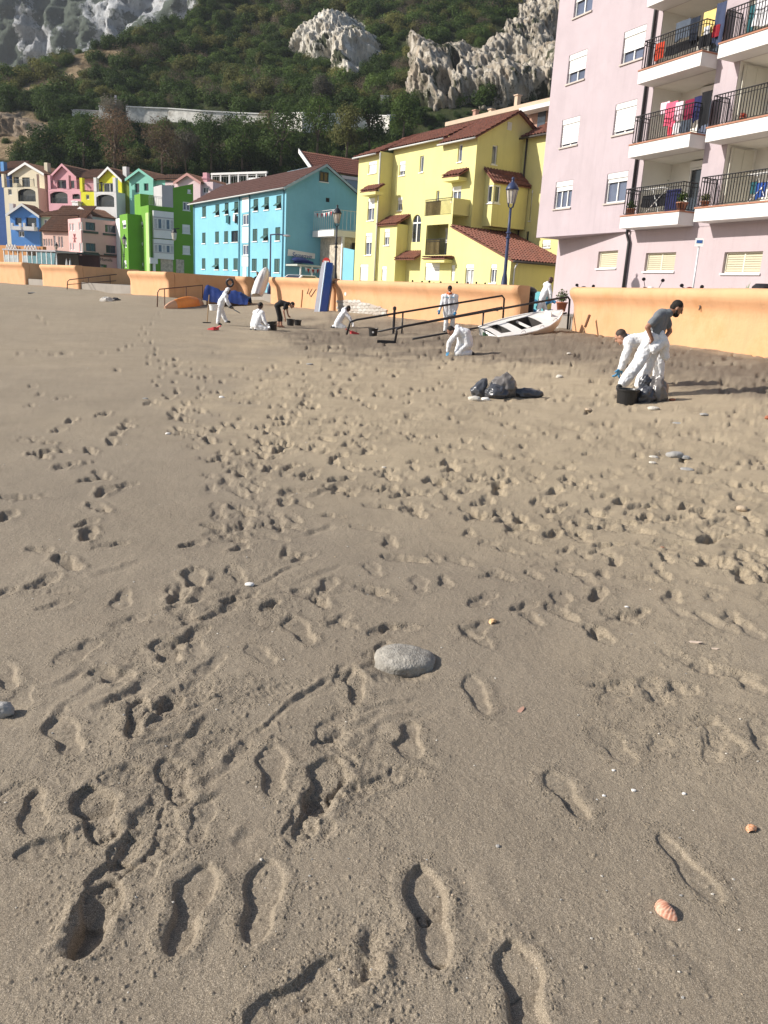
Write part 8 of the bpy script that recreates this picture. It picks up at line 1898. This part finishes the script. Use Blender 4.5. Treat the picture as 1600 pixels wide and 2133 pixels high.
    if 'waist' in J:
        c = MB()
        for s in 'RL': capsule(c, P['hip' + s], P['kn' + s], .125 * k, .105 * k); capsule(c, P['kn' + s], P['kn' + s] + (P['an' + s] - P['kn' + s]) * .97, .105 * k, .085 * k)
        capsule(c, P['hipR'], P['hipL'], .145 * k, .145 * k); capsule(c, hpm, P['waist'], .15 * k, .15 * k); fuse('coverall_legs', c, M_SUIT, o, voxel, 2, .045, .13)
    for s in 'RL':
        hd = P['ha' + s] - P['wr' + s]; si = np.cross(hd, look) if s == 'R' else -np.cross(hd, look)
        if np.linalg.norm(si) < 1e-4: si = rt
        if gloves: c = MB(); hand_prims(c, P['wr' + s], hd, si, k * 1.08, .004); capsule(c, P['wr' + s] - unit(hd) * .05, P['wr' + s] + unit(hd) * .02, .036 * k, .034 * k); fuse('glove', c, gloves if not isinstance(gloves, bool) else M_GLOVE, o, .007, 1)
        if boots is not None: c = MB(); capsule(c, P['an' + s], P['an' + s] + (P['to' + s] - P['an' + s]) * .25, .052 * k, .05 * k); capsule(c, P['an' + s] + (P['to' + s] - P['an' + s]) * -.25, P['to' + s], .048 * k, .042 * k); fuse('shoe', c, boots, o, .012, 1)
    if cap is not None:
        c = MB(); c.ellipsoid(at_head(0, -.015, .045), (.086 * k, .104 * k, .088 * k), 18, 12, rot=R3); capsule(c, at_head(-.04, .08, .055), at_head(.04, .08, .055), .02 * k, .02 * k); fuse('cap', c, cap, o, .009, 1)
    elif hair:
        c = MB(); c.ellipsoid(at_head(0, -.024, .042), (.083 * k, .094 * k, .090 * k), 20, 14, rot=R3); c.ellipsoid(at_head(0, -.055, -.005), (.070 * k, .062 * k, .07 * k), 16, 10, rot=R3); fuse('hair', c, mat('cropped_hair', (.05, .035, .028), .7, .3, 30) if bald else M_HAIR, o, .008, 1, .006, .02)
    if beard:
        c = MB(); c.ellipsoid(at_head(0, .035, -.085), (.056 * k, .062 * k, .046 * k), 16, 10, rot=R3)
        for sg in (-1, 1): capsule(c, at_head(sg * .055, .02, -.06), at_head(sg * .068, -.005, -.01), .022 * k, .014 * k)
        fuse('beard', c, M_HAIR, o, .008, 1, .006, .02)
    for sg in (-1, 1): e = MB(); e.ellipsoid(at_head(sg * .032, .085, .008), (.013 * k, .008 * k, .007 * k), 8, 6, rot=R3); e.build('eye', M_DARK, o, smooth=True)
    if collar is not None: capsule_m = MB(); capsule(capsule_m, P['neck'] + rt * .05 + look * .03, P['neck'] - rt * .05 + look * .03, .06, .06); capsule(capsule_m, P['neck'] + look * .06, P['neck'] + look * .09 - [0, 0, .22], .05, .03); fuse('collar', capsule_m, collar, o, .012, 1)
    return o, P
c1 = mk(4.444, 4.444, 400, 540); c3 = mk(4.444, 4.444, 860, 560); c6 = mk(7.62, 7.62, 1240, 600)
# grey T-shirt man, coverall pulled down to the waist, stepping over the tub
pA, PA = person('bearded man in a grey T-shirt holding his lowered white coverall at the waist', c6, (700, 1560), {
    'head': (1298, 325), 'neck': (1168, 400), 'shR': (1000, 455, -.19), 'shL': (1110, 420, .19), 'mid': (985, 640), 'elR': (828, 625, -.27), 'wrR': (895, 800, -.26), 'haR': (925, 880, -.20),
    'elL': (1185, 690, .26), 'wrL': (1100, 800, .10), 'haL': (1060, 840, .0), 'hipR': (900, 790, -.11), 'hipL': (960, 790, .11), 'waist': (925, 740), 'knR': (690, 1180, -.16), 'anR': (440, 1520, -.18), 'toR': (370, 1570, -.22),
    'knL': (840, 1200, .05), 'anL': (700, 1540, .06), 'toL': (790, 1570, .02), 'drape0': (830, 840, -.16), 'drape1': (930, 960, -.22), 'drape2': (1080, 860, -.16), 'drape3': (1040, 760, -.14), 'drape4': (1090, 900, -.08), 'drape5': (1110, 1080, -.04)},
    'tan', (.86, -.12, -.50), suit=False, gloves=False, shirt=M_TEE, beard=True, voxel=.010, Y=13.4)
pB, PB = person('man with cropped hair in a white coverall bending behind the grey T-shirt man', c6, (1000, 1560), {
    'head': (405, 775), 'neck': (500, 800), 'shR': (565, 845, .17), 'shL': (545, 860, -.17), 'mid': (760, 830), 'elL': (470, 1100, -.22), 'wrL': (395, 1280, -.22), 'haL': (360, 1350, -.22), 'elR': (500, 1100, .2), 'wrR': (420, 1270, .2), 'haR': (380, 1340, .2),
    'hipR': (985, 900, .13), 'hipL': (985, 900, -.13), 'knR': (1010, 1210, .14), 'knL': (1020, 1220, -.12), 'anR': (970, 1510, .15), 'anL': (1010, 1520, -.12), 'toR': (900, 1560, .15), 'toL': (930, 1570, -.12)},
    'light', (-.72, .35, -.60), bald=True, voxel=.010, Y=14.4)
pC, PC = person('dark haired man in white coverall kneeling, reaching down before the near handrail', c3, (545, 795), {
    'head': (352, 575), 'neck': (415, 545), 'shR': (435, 575, .17), 'shL': (415, 590, -.18), 'mid': (490, 600), 'elL': (340, 680, -.18), 'wrL': (325, 760, -.15), 'haL': (320, 788, -.14), 'elR': (430, 700, .12), 'wrR': (400, 765, .08), 'haR': (395, 795, .05),
    'hipR': (515, 690, .13), 'hipL': (505, 700, -.13), 'knR': (425, 775, .16), 'knL': (415, 780, -.14), 'anR': (530, 770, .16), 'anL': (530, 780, -.12), 'toR': (560, 785, .16), 'toL': (560, 790, -.12)}, 'tan', (-.62, -.28, -.73), voxel=.011)
pD, PD = person('man in a white coverall and dark cap standing between the two handrails', c3, (310, 590), {
    'head': (343, 186), 'neck': (340, 225), 'shR': (283, 258, 0), 'shL': (402, 258, 0), 'elR': (268, 330, -.03), 'wrR': (250, 378, -.10), 'haR': (244, 402, -.13), 'elL': (410, 340, .0), 'wrL': (392, 395, -.1), 'haL': (386, 420, -.14),
    'hipR': (312, 420), 'hipL': (372, 420), 'knR': (308, 500, -.05), 'knL': (368, 500, .05), 'anR': (300, 575, 0), 'anL': (365, 575, .1), 'toR': (285, 588, -.12), 'toL': (365, 588, -.05)}, 'dark', (-.15, -.95, -.2), cap=M_BLK, collar=M_HIVIS, Y=32.0, voxel=.013)
pE, PE = person('man in a white coverall walking into the gap of the sea wall beside the bin', c3, (1175, 480), {
    'head': (1280, 103), 'neck': (1245, 135), 'shR': (1262, 160, -.19), 'shL': (1235, 158, .19), 'mid': (1220, 220), 'elR': (1278, 225, -.24), 'wrR': (1282, 275, -.2), 'haR': (1284, 300, -.18), 'elL': (1250, 230, .22), 'wrL': (1270, 280, .2), 'haL': (1276, 300, .2),
    'hipR': (1190, 290, -.1), 'hipL': (1190, 290, .1), 'knR': (1165, 385, -.1), 'knL': (1230, 380, .1), 'anR': (1145, 470, -.1), 'anL': (1240, 468, .1), 'toR': (1165, 482, -.14), 'toL': (1265, 480, .05)}, 'dark', (.85, .3, -.3), hair=False, Y=33.2, voxel=.013)
pF, PF = person('man in a hooded white coverall bending forward with a spade in hand', c1, (258, 606), {
    'head': (335, 298), 'neck': (305, 325), 'shR': (312, 345, -.16), 'shL': (300, 340, .16), 'mid': (275, 390), 'elR': (326, 395, -.22), 'wrR': (345, 428, -.18), 'haR': (358, 442, -.14), 'elL': (330, 390, .18), 'wrL': (355, 430, .1), 'haL': (368, 445, .05),
    'hipR': (262, 440, -.1), 'hipL': (262, 440, .1), 'knR': (250, 520, -.1), 'knL': (292, 520, .1), 'anR': (240, 590, -.1), 'anL': (318, 575, .1), 'toR': (268, 604, -.14), 'toL': (348, 580, .05)}, 'dark', (.75, -.1, -.62), hood='up', gloves=mat('dark_glove', (.03, .05, .08), .7), voxel=.013)
pG, PG = person('man in a white coverall kneeling beside a black bucket at the left', c1, (575, 655), {
    'head': (635, 432), 'neck': (625, 472), 'shR': (650, 500, -.14), 'shL': (585, 495, .12), 'mid': (600, 560), 'elR': (668, 560, -.2), 'wrR': (690, 605, -.22), 'haR': (706, 622, -.24), 'elL': (640, 570, .2), 'wrL': (690, 610, .15), 'haL': (706, 625, .1),
    'hipR': (600, 612, -.12), 'hipL': (570, 610, .12), 'knR': (685, 646, -.16), 'knL': (670, 640, .18), 'anR': (590, 644, -.14), 'anL': (555, 640, .14), 'toR': (585, 655, -.2), 'toL': (545, 652, .1)}, 'dark', (.5, .55, -.55), gloves=M_SUIT, voxel=.013)
pH, PH = person('man in black shirt and shorts bent double over black buckets', c1, (820, 632), {
    'head': (928, 425), 'neck': (895, 410), 'shR': (870, 418, -.17), 'shL': (875, 415, .17), 'mid': (825, 405), 'elR': (848, 480, -.2), 'wrR': (862, 545, -.16), 'haR': (868, 575, -.14), 'elL': (880, 470, .2), 'wrL': (888, 510, .15), 'haL': (896, 525, .12),
    'hipR': (790, 430, -.1), 'hipL': (790, 430, .1), 'knR': (808, 540, -.1), 'knL': (822, 540, .1), 'anR': (800, 620, -.1), 'anL': (828, 618, .1), 'toR': (830, 634, -.14), 'toL': (850, 630, .08)}, 'light', (.7, -.1, -.7), suit=False, gloves=False, shirt=M_BLK, trousers=M_BLK, boots=mat('brown_sandal', (.20, .10, .06), .8), voxel=.013)
pI, PI_ = person('man in a white coverall kneeling and digging beside the foot of the far handrail', c1, (1330, 640), {
    'head': (1448, 458), 'neck': (1420, 458), 'shR': (1415, 490, -.17), 'shL': (1410, 480, .17), 'mid': (1375, 540), 'elR': (1460, 540, -.22), 'wrR': (1485, 585, -.2), 'haR': (1492, 605, -.2), 'elL': (1450, 540, .2), 'wrL': (1480, 590, .15), 'haL': (1490, 608, .12),
    'hipR': (1345, 595, -.12), 'hipL': (1345, 595, .12), 'knR': (1410, 630, -.16), 'knL': (1400, 628, .18), 'anR': (1330, 625, -.14), 'anL': (1310, 622, .14), 'toR': (1305, 635, -.16), 'toL': (1290, 630, .14)}, 'dark', (.7, .3, -.62), gloves=M_SUIT, voxel=.013)
pJ, PJ = person('dark clothed person walking behind the leaning white dinghy on the promenade', c1, (600, 370), {
    'head': (606, 133), 'neck': (604, 160), 'shR': (585, 172, -.05), 'shL': (625, 172, .05), 'elR': (580, 205, -.05), 'wrR': (582, 235, -.1), 'haR': (583, 250, -.1), 'elL': (630, 205, .05), 'wrL': (628, 235, 0), 'haL': (628, 250, 0), 'hipR': (594, 238), 'hipL': (616, 238), 'knR': (592, 300, -.1), 'knL': (618, 300, .1), 'anR': (590, 358, .0), 'anL': (620, 358, .1), 'toR': (588, 370, -.1), 'toL': (620, 370, 0)}, 'tan', (-.3, -.9, -.1), suit=False, gloves=False, shirt=M_BLK, trousers=M_JEAN, Y=58.5, voxel=.016, group='people on the promenade')

# ================================================================== TOOLS, BUCKETS, BAGS
M_BUCK = mat('black_plastic', (.014, .014, .015), .42, .2, 3, spec=.5)
def bucket(px, py, r, h, label, m=None, Y=None, handle=True, tilt=(0, 0, 1), content=True):
    c = on_sand(px, py) if Y is None else at(px, py, Y)
    if Y is None: c[2] = sand_z(c[0], c[1]) - .01
    o = empty('bucket', c, label, 'bucket', 'buckets on the sand'); m = m or M_BUCK
    MB().lathe(c, [(r * .80, 0), (r * .82, .01), (r * .98, h * .90), (r * 1.07, h * .91), (r * 1.08, h), (r * 1.0, h), (r * .95, h * .93), (r * .78, h * .3)], 26, axis=tilt).build('tub', m, o, smooth=False)
    if handle:
        e = np.array([1, 0, 0]); MB().tube([c + np.array([math.cos(t) * r * 1.06, -.02 + .25 * r * math.sin(t), h * .94 - r * .45 * math.sin(t)]) for t in np.linspace(0, math.pi, 12)], .006, 5).build('handle', M_GREY, o)
    if content: mb = MB(); mb.ellipsoid(c + np.array([0, 0, h * .72]), (r * .9, r * .9, h * .16), 14, 6, jit=.08); mb.build('sand_fill', M_SAND, o, smooth=True)
    return o
tub_c = at(1303, 851, 12.6); bucket(1303, 851, .172, .31, 'large round black tub of sand in front of the grey T-shirt man', Y=12.6)
bucket(568, 688, .20, .34, 'black bucket beside the kneeling man at the left', tilt=(-.15, 0, 1)); bucket(605, 679, .17, .30, 'black bucket under the hands of the man in black'); bucket(620, 678, .17, .26, 'black bucket right of the man in black'); bk_ = bucket(777, 700, .17, .30, 'black bucket at the foot of the far handrail lower bar')
p = at(777, 692, on_sand(777, 700)[1] - .2); o = MB().lathe(p, [(.035, 0), (.035, .006)], 12, axis=(0, -1, 0)).build('sticker', M_FRAME, bk_)
bucket(445, 647, .17, .22, 'white bucket carried behind the man with the spade', m=M_FRAME, Y=30.6, content=False)
M_DUST = mat('red_plastic_pan', (.55, .05, .06), .45, .1, 4)
def dustpan(px, py, label, ang):
    c = on_sand(px, py); c[2] = sand_z(c[0], c[1]) + .02; o = empty('dustpan', c, label, 'dustpan', 'red dustpans'); f = np.array([math.cos(ang), math.sin(ang), 0]); s = np.array([-f[1], f[0], 0]); z = np.array([0, 0, 1.0]); mb = MB()
    mb.hexa([c - f * .12 - s * .12, c + f * .14 - s * .15, c + f * .14 + s * .15, c - f * .12 + s * .12, c - f * .12 - s * .12 + z * .02, c + f * .14 - s * .15 + z * .012, c + f * .14 + s * .15 + z * .012, c - f * .12 + s * .12 + z * .02])
    for sg in (-1, 1): mb.hexa([c - f * .12 + s * sg * .12, c + f * .14 + s * sg * .15, c + f * .14 + s * sg * .165, c - f * .12 + s * sg * .135, c - f * .12 + s * sg * .12 + z * .11, c + f * .14 + s * sg * .15 + z * .03, c + f * .14 + s * sg * .165 + z * .03, c - f * .12 + s * sg * .135 + z * .11])
    mb.box(c - f * .12 + z * .055, f * .01, s * .13, z * .055); mb.build('pan', M_DUST, o); MB().tube([c - f * .12 + z * .08, c - f * .34 + z * .16], [.02, .025], 8).build('handle', M_DUST, o)
dustpan(445, 688, 'red dustpan in front of the man with the spade', 2.6); dustpan(738, 697, 'red dustpan between the far handrail foot and a bucket', .4)
# spade in the bending man's gloves, wooden pole stuck in the sand
a = PF['haR']; o = empty('spade', a, 'small dark spade held by the bending man at the left', 'spade'); MB().tube([a + [-.1, .05, .06], a + [.16, -.03, -.1]], .018, 7).build('handle', mat('ash_wood', (.33, .22, .12), .8), o); mb = MB(); b_ = a + np.array([.16, -.03, -.1]); d = unit((.9, -.1, -.42)); s = unit(np.cross(d, (0, 0, 1))); mb.prism([b_ - s * .07, b_ - s * .085 + d * .2, b_ + d * .27, b_ + s * .085 + d * .2, b_ + s * .07], np.cross(d, s) * .012); mb.build('blade', mat('steel', (.12, .13, .15), .4, .2, metal=.6), o)
a = on_sand(431, 673); b_ = at(436, 614, a[1] + .2); o = empty('wooden_pole', a, 'thin wooden rake pole standing in the sand left of the bending man', 'pole'); MB().tube([a - [0, 0, .1], b_], .022, 7).build('shaft', mat('ash_wood', (.33, .22, .12), .8), o); mb = MB(); mb.box(a + [0, 0, .02], (.16, .05, 0), (0, .02, 0), (0, 0, .02)); mb.build('head', M_RAIL, o)
# hand brush leaning on the near wall, white stone at the end of the wall
a = at(1212, 700, 27.6); b_ = at(1228, 657, 28.2); o = empty('long_brush', a, 'long handled brown brush leaning on the near orange wall', 'brush'); MB().tube([a, line_pt(a, b_, .5)], .014, 6).build('handle', mat('ash_wood', (.33, .22, .12), .8), o); MB().tube([line_pt(a, b_, .45), b_], [.045, .05], 8).build('bristles', mat('brown_bristle', (.16, .085, .045), .95, .4, 20, bump=.8, bscale=80), o)
# grey refuse sacks
def sack(name, centre, r, label, seed, m, squash=.6, creases=26, n=64, parent=None, point=None):
    rr = np.random.RandomState(seed); mb = MB(); vs = []; k = n // 2; cen = np.array(centre, float)
    dirs = rr.normal(size=(creases, 3)); dirs /= np.linalg.norm(dirs, axis=1)[:, None]; amp = rr.uniform(.03, .11, creases); fr_ = rr.uniform(5, 17, creases); ph_ = rr.uniform(0, 6.28, creases)
    for i in range(k + 1):
        ph = math.pi * i / k
        for j in range(n):
            an = 2 * math.pi * j / n; d = np.array([math.sin(ph) * math.cos(an), math.sin(ph) * math.sin(an), math.cos(ph)])
            w = 1 + float(np.sum(amp * (1 - 2 * np.abs(np.sin(fr_ * .5 * (dirs @ d) + ph_))))) / 4.2
            p = d * np.array(r) * w
            if point is not None: p = p + np.array(point) * max(0, d[2]) ** 3
            p[2] = max(p[2], -r[2] * squash); vs.append(cen + p)
    fs = [(i * n + j, (i + 1) * n + j, (i + 1) * n + (j + 1) % n, i * n + (j + 1) % n) for i in range(k) for j in range(n)]
    mb.add(vs, fs); o = mb.build(name, m, parent, smooth=True, loc=None if parent is not None else cen)
    if parent is None: tag(o, label, 'rubbish sack', 'refuse sacks on the sand')
    return o
M_SACK = mat('grey_polythene', (.07, .073, .084), .30, .35, 3, spec=.6, bump=.35, bscale=16); M_SACK2 = mat('smoky_polythene', (.16, .145, .135), .28, .3, 3, spec=.6, bump=.35, bscale=16)
g = on_sand(1045, 830); gz_ = sand_z(g[0], g[1])
bg = empty('rubbish_sack', (g[0], g[1], gz_), 'large grey refuse sack standing puffed up on the open sand', 'rubbish sack', 'refuse sacks on the sand')
sack('bag', (g[0] + .03, g[1] + .15, gz_ + .15), (.25, .20, .22), '', 4, M_SACK2, .72, parent=bg, point=(.04, 0, .05)); sack('fold', (g[0] - .10, g[1] + .0, gz_ + .08), (.22, .16, .15), '', 8, M_SACK, .5, parent=bg)
g2 = on_sand(1105, 829); sack('rubbish_sack', (g2[0] - .05, g2[1] + .05, sand_z(g2[0], g2[1]) + .05), (.30, .10, .10), 'flat empty end of sack trailing right of the puffed grey sack', 12, M_SACK, .5)
g3_ = on_sand(997, 828); sack('rubbish_sack', (g3_[0], g3_[1] + .08, sand_z(g3_[0], g3_[1]) + .09), (.15, .12, .14), 'small crumpled grey sack left of the puffed sack', 21, M_SACK, .6, point=(.10, 0, .10))
gx = at(1363, 850, 12.7); bz = tub_c[2]
bg = empty('rubbish_sack', (gx[0], gx[1], bz), 'tall smoky brown refuse sack beside the round black tub', 'rubbish sack', 'refuse sacks on the sand')
sack('bag', (gx[0] + .03, gx[1] + .10, bz + .24), (.20, .18, .28), '', 31, M_SACK2, .84, parent=bg, point=(.0, 0, .02)); sack('fold', (gx[0] - .18, gx[1] - .02, bz + .20), (.17, .15, .18), '', 35, M_SACK, .95, parent=bg); sack('lining', (gx[0] - .18, gx[1] + .1, bz + .40), (.10, .08, .14), '', 39, M_SACK, .8, parent=bg)
g4 = at(1372, 850, 12.4); sack('rubbish_sack', (g4[0] + .03, g4[1], bz + .05), (.09, .08, .07), 'small blue tinted plastic bag at the foot of the smoky sack', 44, mat('blue_grey_polythene', (.10, .14, .17), .25, .2, 4, spec=.6), .6)

# ================================================================== STONES, SHELLS, BEACH LITTER
M_PEB = [mat('pale_pebble', (.60, .56, .49), .8, .2, 8, bump=.4, bscale=60), mat('grey_pebble', (.36, .35, .33), .85, .25, 14, bump=.5, bscale=60), mat('tan_pebble', (.48, .38, .27), .85, .25, 8, bump=.4, bscale=60), mat('rust_fragment', (.36, .13, .07), .8, .2, 10), mat('white_pebble', (.75, .73, .69), .8, .1, 8)]
def stone(px, py, w_px, asp, m, label, seed, sink=.35, name='beach_stone', group='stones lying on the sand', depth=None, cat='stone'):
    c = on_sand(px, py); w = w_px * np.linalg.norm(c - CAM) / CAM_F / 2; zz = sand_z(c[0], c[1]); mb = MB(); rr = np.random.RandomState(seed); n, k = 30, 18; vs = []; r = (w, w * (depth or .8), w * asp)
    for i in range(k + 1):
        ph = math.pi * i / k
        for j in range(n):
            an = 2 * math.pi * j / n; d = np.array([math.sin(ph) * math.cos(an), math.sin(ph) * math.sin(an), math.cos(ph)]); q_ = 1 + .22 * float(fbm(d[0] * 1.3 + seed, d[1] * 1.3 + d[2] * 1.7, 4, seed)); sp = np.sign(d) * np.abs(d) ** .85; vs.append(np.array(c) * [1, 1, 0] + [0, 0, zz + r[2] * (1 - 2 * sink)] + sp * np.array(r) * q_)
    mb.add(vs, [(i * n + j, (i + 1) * n + j, (i + 1) * n + (j + 1) % n, i * n + (j + 1) % n) for i in range(k) for j in range(n)]); o = mb.build(name, m, None, smooth=True, loc=(c[0], c[1], zz)); return tag(o, label, cat, group)
M_BIG = mat('speckled_limestone', (.36, .335, .29), .9, .45, 22, bump=.55, bscale=110, stain=(.16, .14, .12), stain_amt=.6, stain_scale=30)
stone(840, 1378, 124, .40, M_BIG, 'large speckled grey stone half buried in the foreground sand', 3, .36, depth=.95)
stone(4, 1486, 44, .75, M_PEB[1], 'blue grey stone cut by the left edge of the photo', 5, .25)
for i, (x, y, w, a, m, lb) in enumerate([(1200, 705, 20, .8, 4, 'white stone at the foot of the near orange wall end'), (988, 835, 26, .45, 0, 'flat pale stone just below the small crumpled sack'), (1012, 834, 18, .4, 4, 'small white stone between the two grey sacks'), (1040, 792, 11, .5, 3, 'rust red fragment above the crumpled sack, left of the puffed sack top'),
    (1165, 786, 14, .6, 0, 'pale stone on the dark dug sand left of the bending men'), (1405, 948, 34, .4, 1, 'largest pale stone of the cluster at the right below the tub'), (1428, 950, 20, .4, 1, 'grey stone at the right side of the pale cluster'), (1362, 950, 18, .3, 0, 'flat white stone at the left side of the pale cluster'), (1432, 976, 26, .25, 1, 'flat white stone below the pale cluster'), (1360, 962, 14, .4, 0, 'small pale stone under the flat white one in the cluster'),
    (1413, 880, 20, .25, 1, 'flat white pebble below the smoky sack'), (1466, 868, 18, .3, 1, 'greyish pebble right of the flat white one below the sack'), (1361, 854, 22, .4, 0, 'pale stone touching the blue tinted bag'), (1545, 1060, 20, .6, 2, 'tan stone near the right edge on trampled sand'), (520, 1217, 20, .4, 4, 'white stone between footprints left of centre'), (462, 829, 12, .5, 4, 'white pebble on smooth sand below the men at left'), (350, 905, 10, .5, 4, 'white pebble beside the long track at left'),
    (303, 832, 10, .3, 1, 'grey chip beside the tracks at the far left'), (645, 760, 14, .25, 1, 'grey flat chip left of the trampled centre'), (1320, 1647, 9, .5, 4, 'white chip on smooth sand near the lower right prints'), (1425, 1654, 8, .5, 4, 'white chip right of its twin near the lower right prints'), (1278, 1606, 7, .5, 4, 'tiny white chip above the lower right prints'), (1258, 1658, 7, .5, 4, 'tiny white chip beside the narrow heel print'),
    (1225, 858, 14, .4, 2, 'tan stone left of the big round tub'), (1600, 875, 14, .5, 3, 'rust brown fragment at the right edge'), (1400, 835, 12, .4, 3, 'rust fragment right of the smoky sack'), (1185, 740, 9, .5, 0, 'small pale stone on the sand right of the dinghy'), (800, 975, 9, .4, 0, 'small pale pebble in the trampled centre'), (1037, 1765, 9, .6, 1, 'dark pebble right of the cracked footprint'), (1380, 1140, 8, .5, 3, 'small rust speck on trampled sand at the right'), (1305, 1270, 8, .5, 4, 'white speck right of the small orange shell')]):
    stone(x, y, w, a, M_PEB[m], lb, 20 + i, .25)
def shell(px, py, w_px, ang, label, cols, ribs=9, seed=0):
    c = on_sand(px, py); w = w_px * np.linalg.norm(c - CAM) / CAM_F / 2; zz = sand_z(c[0], c[1]) + .001; mb = MB(); n, k = 40, 10; vs = []; ca, sa = math.cos(ang), math.sin(ang)
    for i in range(k + 1):
        t = i / k
        for j in range(n + 1):
            an = -1.25 + 2.5 * j / n; rib = 1 + .05 * math.cos(an * ribs * 2.5); x = t * math.sin(an) * 1.05; y = -.62 + t * 1.25 * math.cos(an) * rib ** .5; z = .62 * math.sqrt(max(0, 1 - (1.05 * (t - .45)) ** 2 / .42)) * (1 - (an / 1.42) ** 2 * .6) * rib * (.35 + .65 * min(1, t * 3)); z = z if t < .98 else 0
            vs.append((c[0] + w * (x * ca - y * sa), c[1] + w * (x * sa + y * ca), zz + w * z * .9))
    mb.add(vs, [(i * (n + 1) + j, i * (n + 1) + j + 1, (i + 1) * (n + 1) + j + 1, (i + 1) * (n + 1) + j) for i in range(k) for j in range(n)]); o = mb.build('shell', cols, None, smooth=True, loc=(c[0], c[1], zz)); return tag(o, label, 'shell', 'shells on the sand')
def shell_mat(name, a, b, sc):
    m = mat(name, a, .55, .25, 30, spec=.4); nt = m.node_tree; N = nt.nodes; L_ = nt.links; w = N.new('ShaderNodeTexWave'); w.inputs['Scale'].default_value = sc; w.inputs['Distortion'].default_value = 3; w.rings_direction = 'SPHERICAL'; w.wave_type = 'RINGS'; tc = N.new('ShaderNodeTexCoord'); L_.new(tc.outputs['Object'], w.inputs['Vector']); x = N.new('ShaderNodeMix'); x.data_type = 'RGBA'; L_.new(w.outputs['Fac'], x.inputs[0]); x.inputs[6].default_value = a + (1,); x.inputs[7].default_value = b + (1,); L_.new(x.outputs[2], N['Principled BSDF'].inputs['Base Color']); return m
shell(1385, 1900, 52, 1.9, 'salmon pink scallop shell in the lower right foreground', shell_mat('salmon_shell', (.50, .22, .14), (.62, .38, .27), 60)); shell(1565, 1728, 28, .6, 'ribbed orange brown shell at the lower right edge', shell_mat('orange_shell', (.48, .17, .06), (.62, .40, .26), 130), 7); shell(1026, 1298, 24, .9, 'pale orange shell above the narrow print right of the stone', shell_mat('pale_shell', (.62, .34, .14), (.72, .50, .28), 90))
for i, (x, y, l, an, m, lb) in enumerate([(1085, 1480, 26, .9, mat('pinkish_chip', (.45, .26, .19), .7, .2, 20), 'pinkish brown flake right of the deep small print'), (1446, 1345, 30, -.5, mat('pale_flake', (.56, .45, .36), .8, .3, 30), 'pale broken shell flake at the right'), (1488, 1357, 18, -.4, mat('pale_flake', (.56, .45, .36), .8, .3, 30), 'smaller flake right of the pale broken shell'), (1290, 935, 18, .2, mat('pale_flake', (.56, .45, .36), .8, .3, 30), 'pale flake on trampled sand left of the stone cluster')]):
    c = on_sand(x, y); w = l * np.linalg.norm(c - CAM) / CAM_F / 2; zz = sand_z(c[0], c[1]) - .001; mb = MB(); ca, sa = math.cos(an), math.sin(an); pts = [(-1, -.1), (-.4, -.38), (.5, -.3), (1, .12), (.3, .30), (-.6, .28)]
    mb.prism([(c[0] + w * (x_ * ca - y_ * sa), c[1] + w * (x_ * sa + y_ * ca), zz + w * .18 * x_) for x_, y_ in pts], (0, 0, .004)); o = mb.build('shell_flake', m, None, loc=(c[0], c[1], zz)); tag(o, lb, 'shell flake', 'shells on the sand')
# countless small chips, one mass
mb = MB(); rr = random.Random(99)
for i in range(320):
    x = rr.uniform(-20, 1620); y = 690 + 1400 * rr.random() ** 1.6; c = on_sand(x, y)
    if math.hypot(c[0], c[1]) > 30: continue
    r = rr.uniform(.0012, .004) * (1 + .12 * np.linalg.norm(c - CAM)); zz = sand_z(c[0], c[1]); mb.ellipsoid((c[0], c[1], zz + r * .2), (r, r * rr.uniform(.6, 1), r * .6), 5, 4, jit=.25, seed=i, mi=rr.choice((0, 0, 1, 2)))
o = mb.build('shell_grit', [M_PEB[0], M_PEB[1], M_PEB[2]], None); tag(o, 'scattered shell grit and tiny chips over the sand', 'grit', kind='stuff')

# ================================================================== THE AIR
mb = MB(); mb.abox(-2600, 2600, -2600, 2600, -2.4, 172)
hz = mb.build('haze', bpy.data.materials.new('air'), None, kind='stuff'); hm = hz.data.materials[0]; hm.use_nodes = True; hm.node_tree.nodes.clear()
vo_ = hm.node_tree.nodes.new('ShaderNodeOutputMaterial'); pv = hm.node_tree.nodes.new('ShaderNodeVolumePrincipled'); pv.inputs['Color'].default_value = (.86, .91, 1.0, 1); pv.inputs['Density'].default_value = .0002; pv.inputs['Anisotropy'].default_value = .2
hm.node_tree.links.new(pv.outputs[0], vo_.inputs['Volume'])
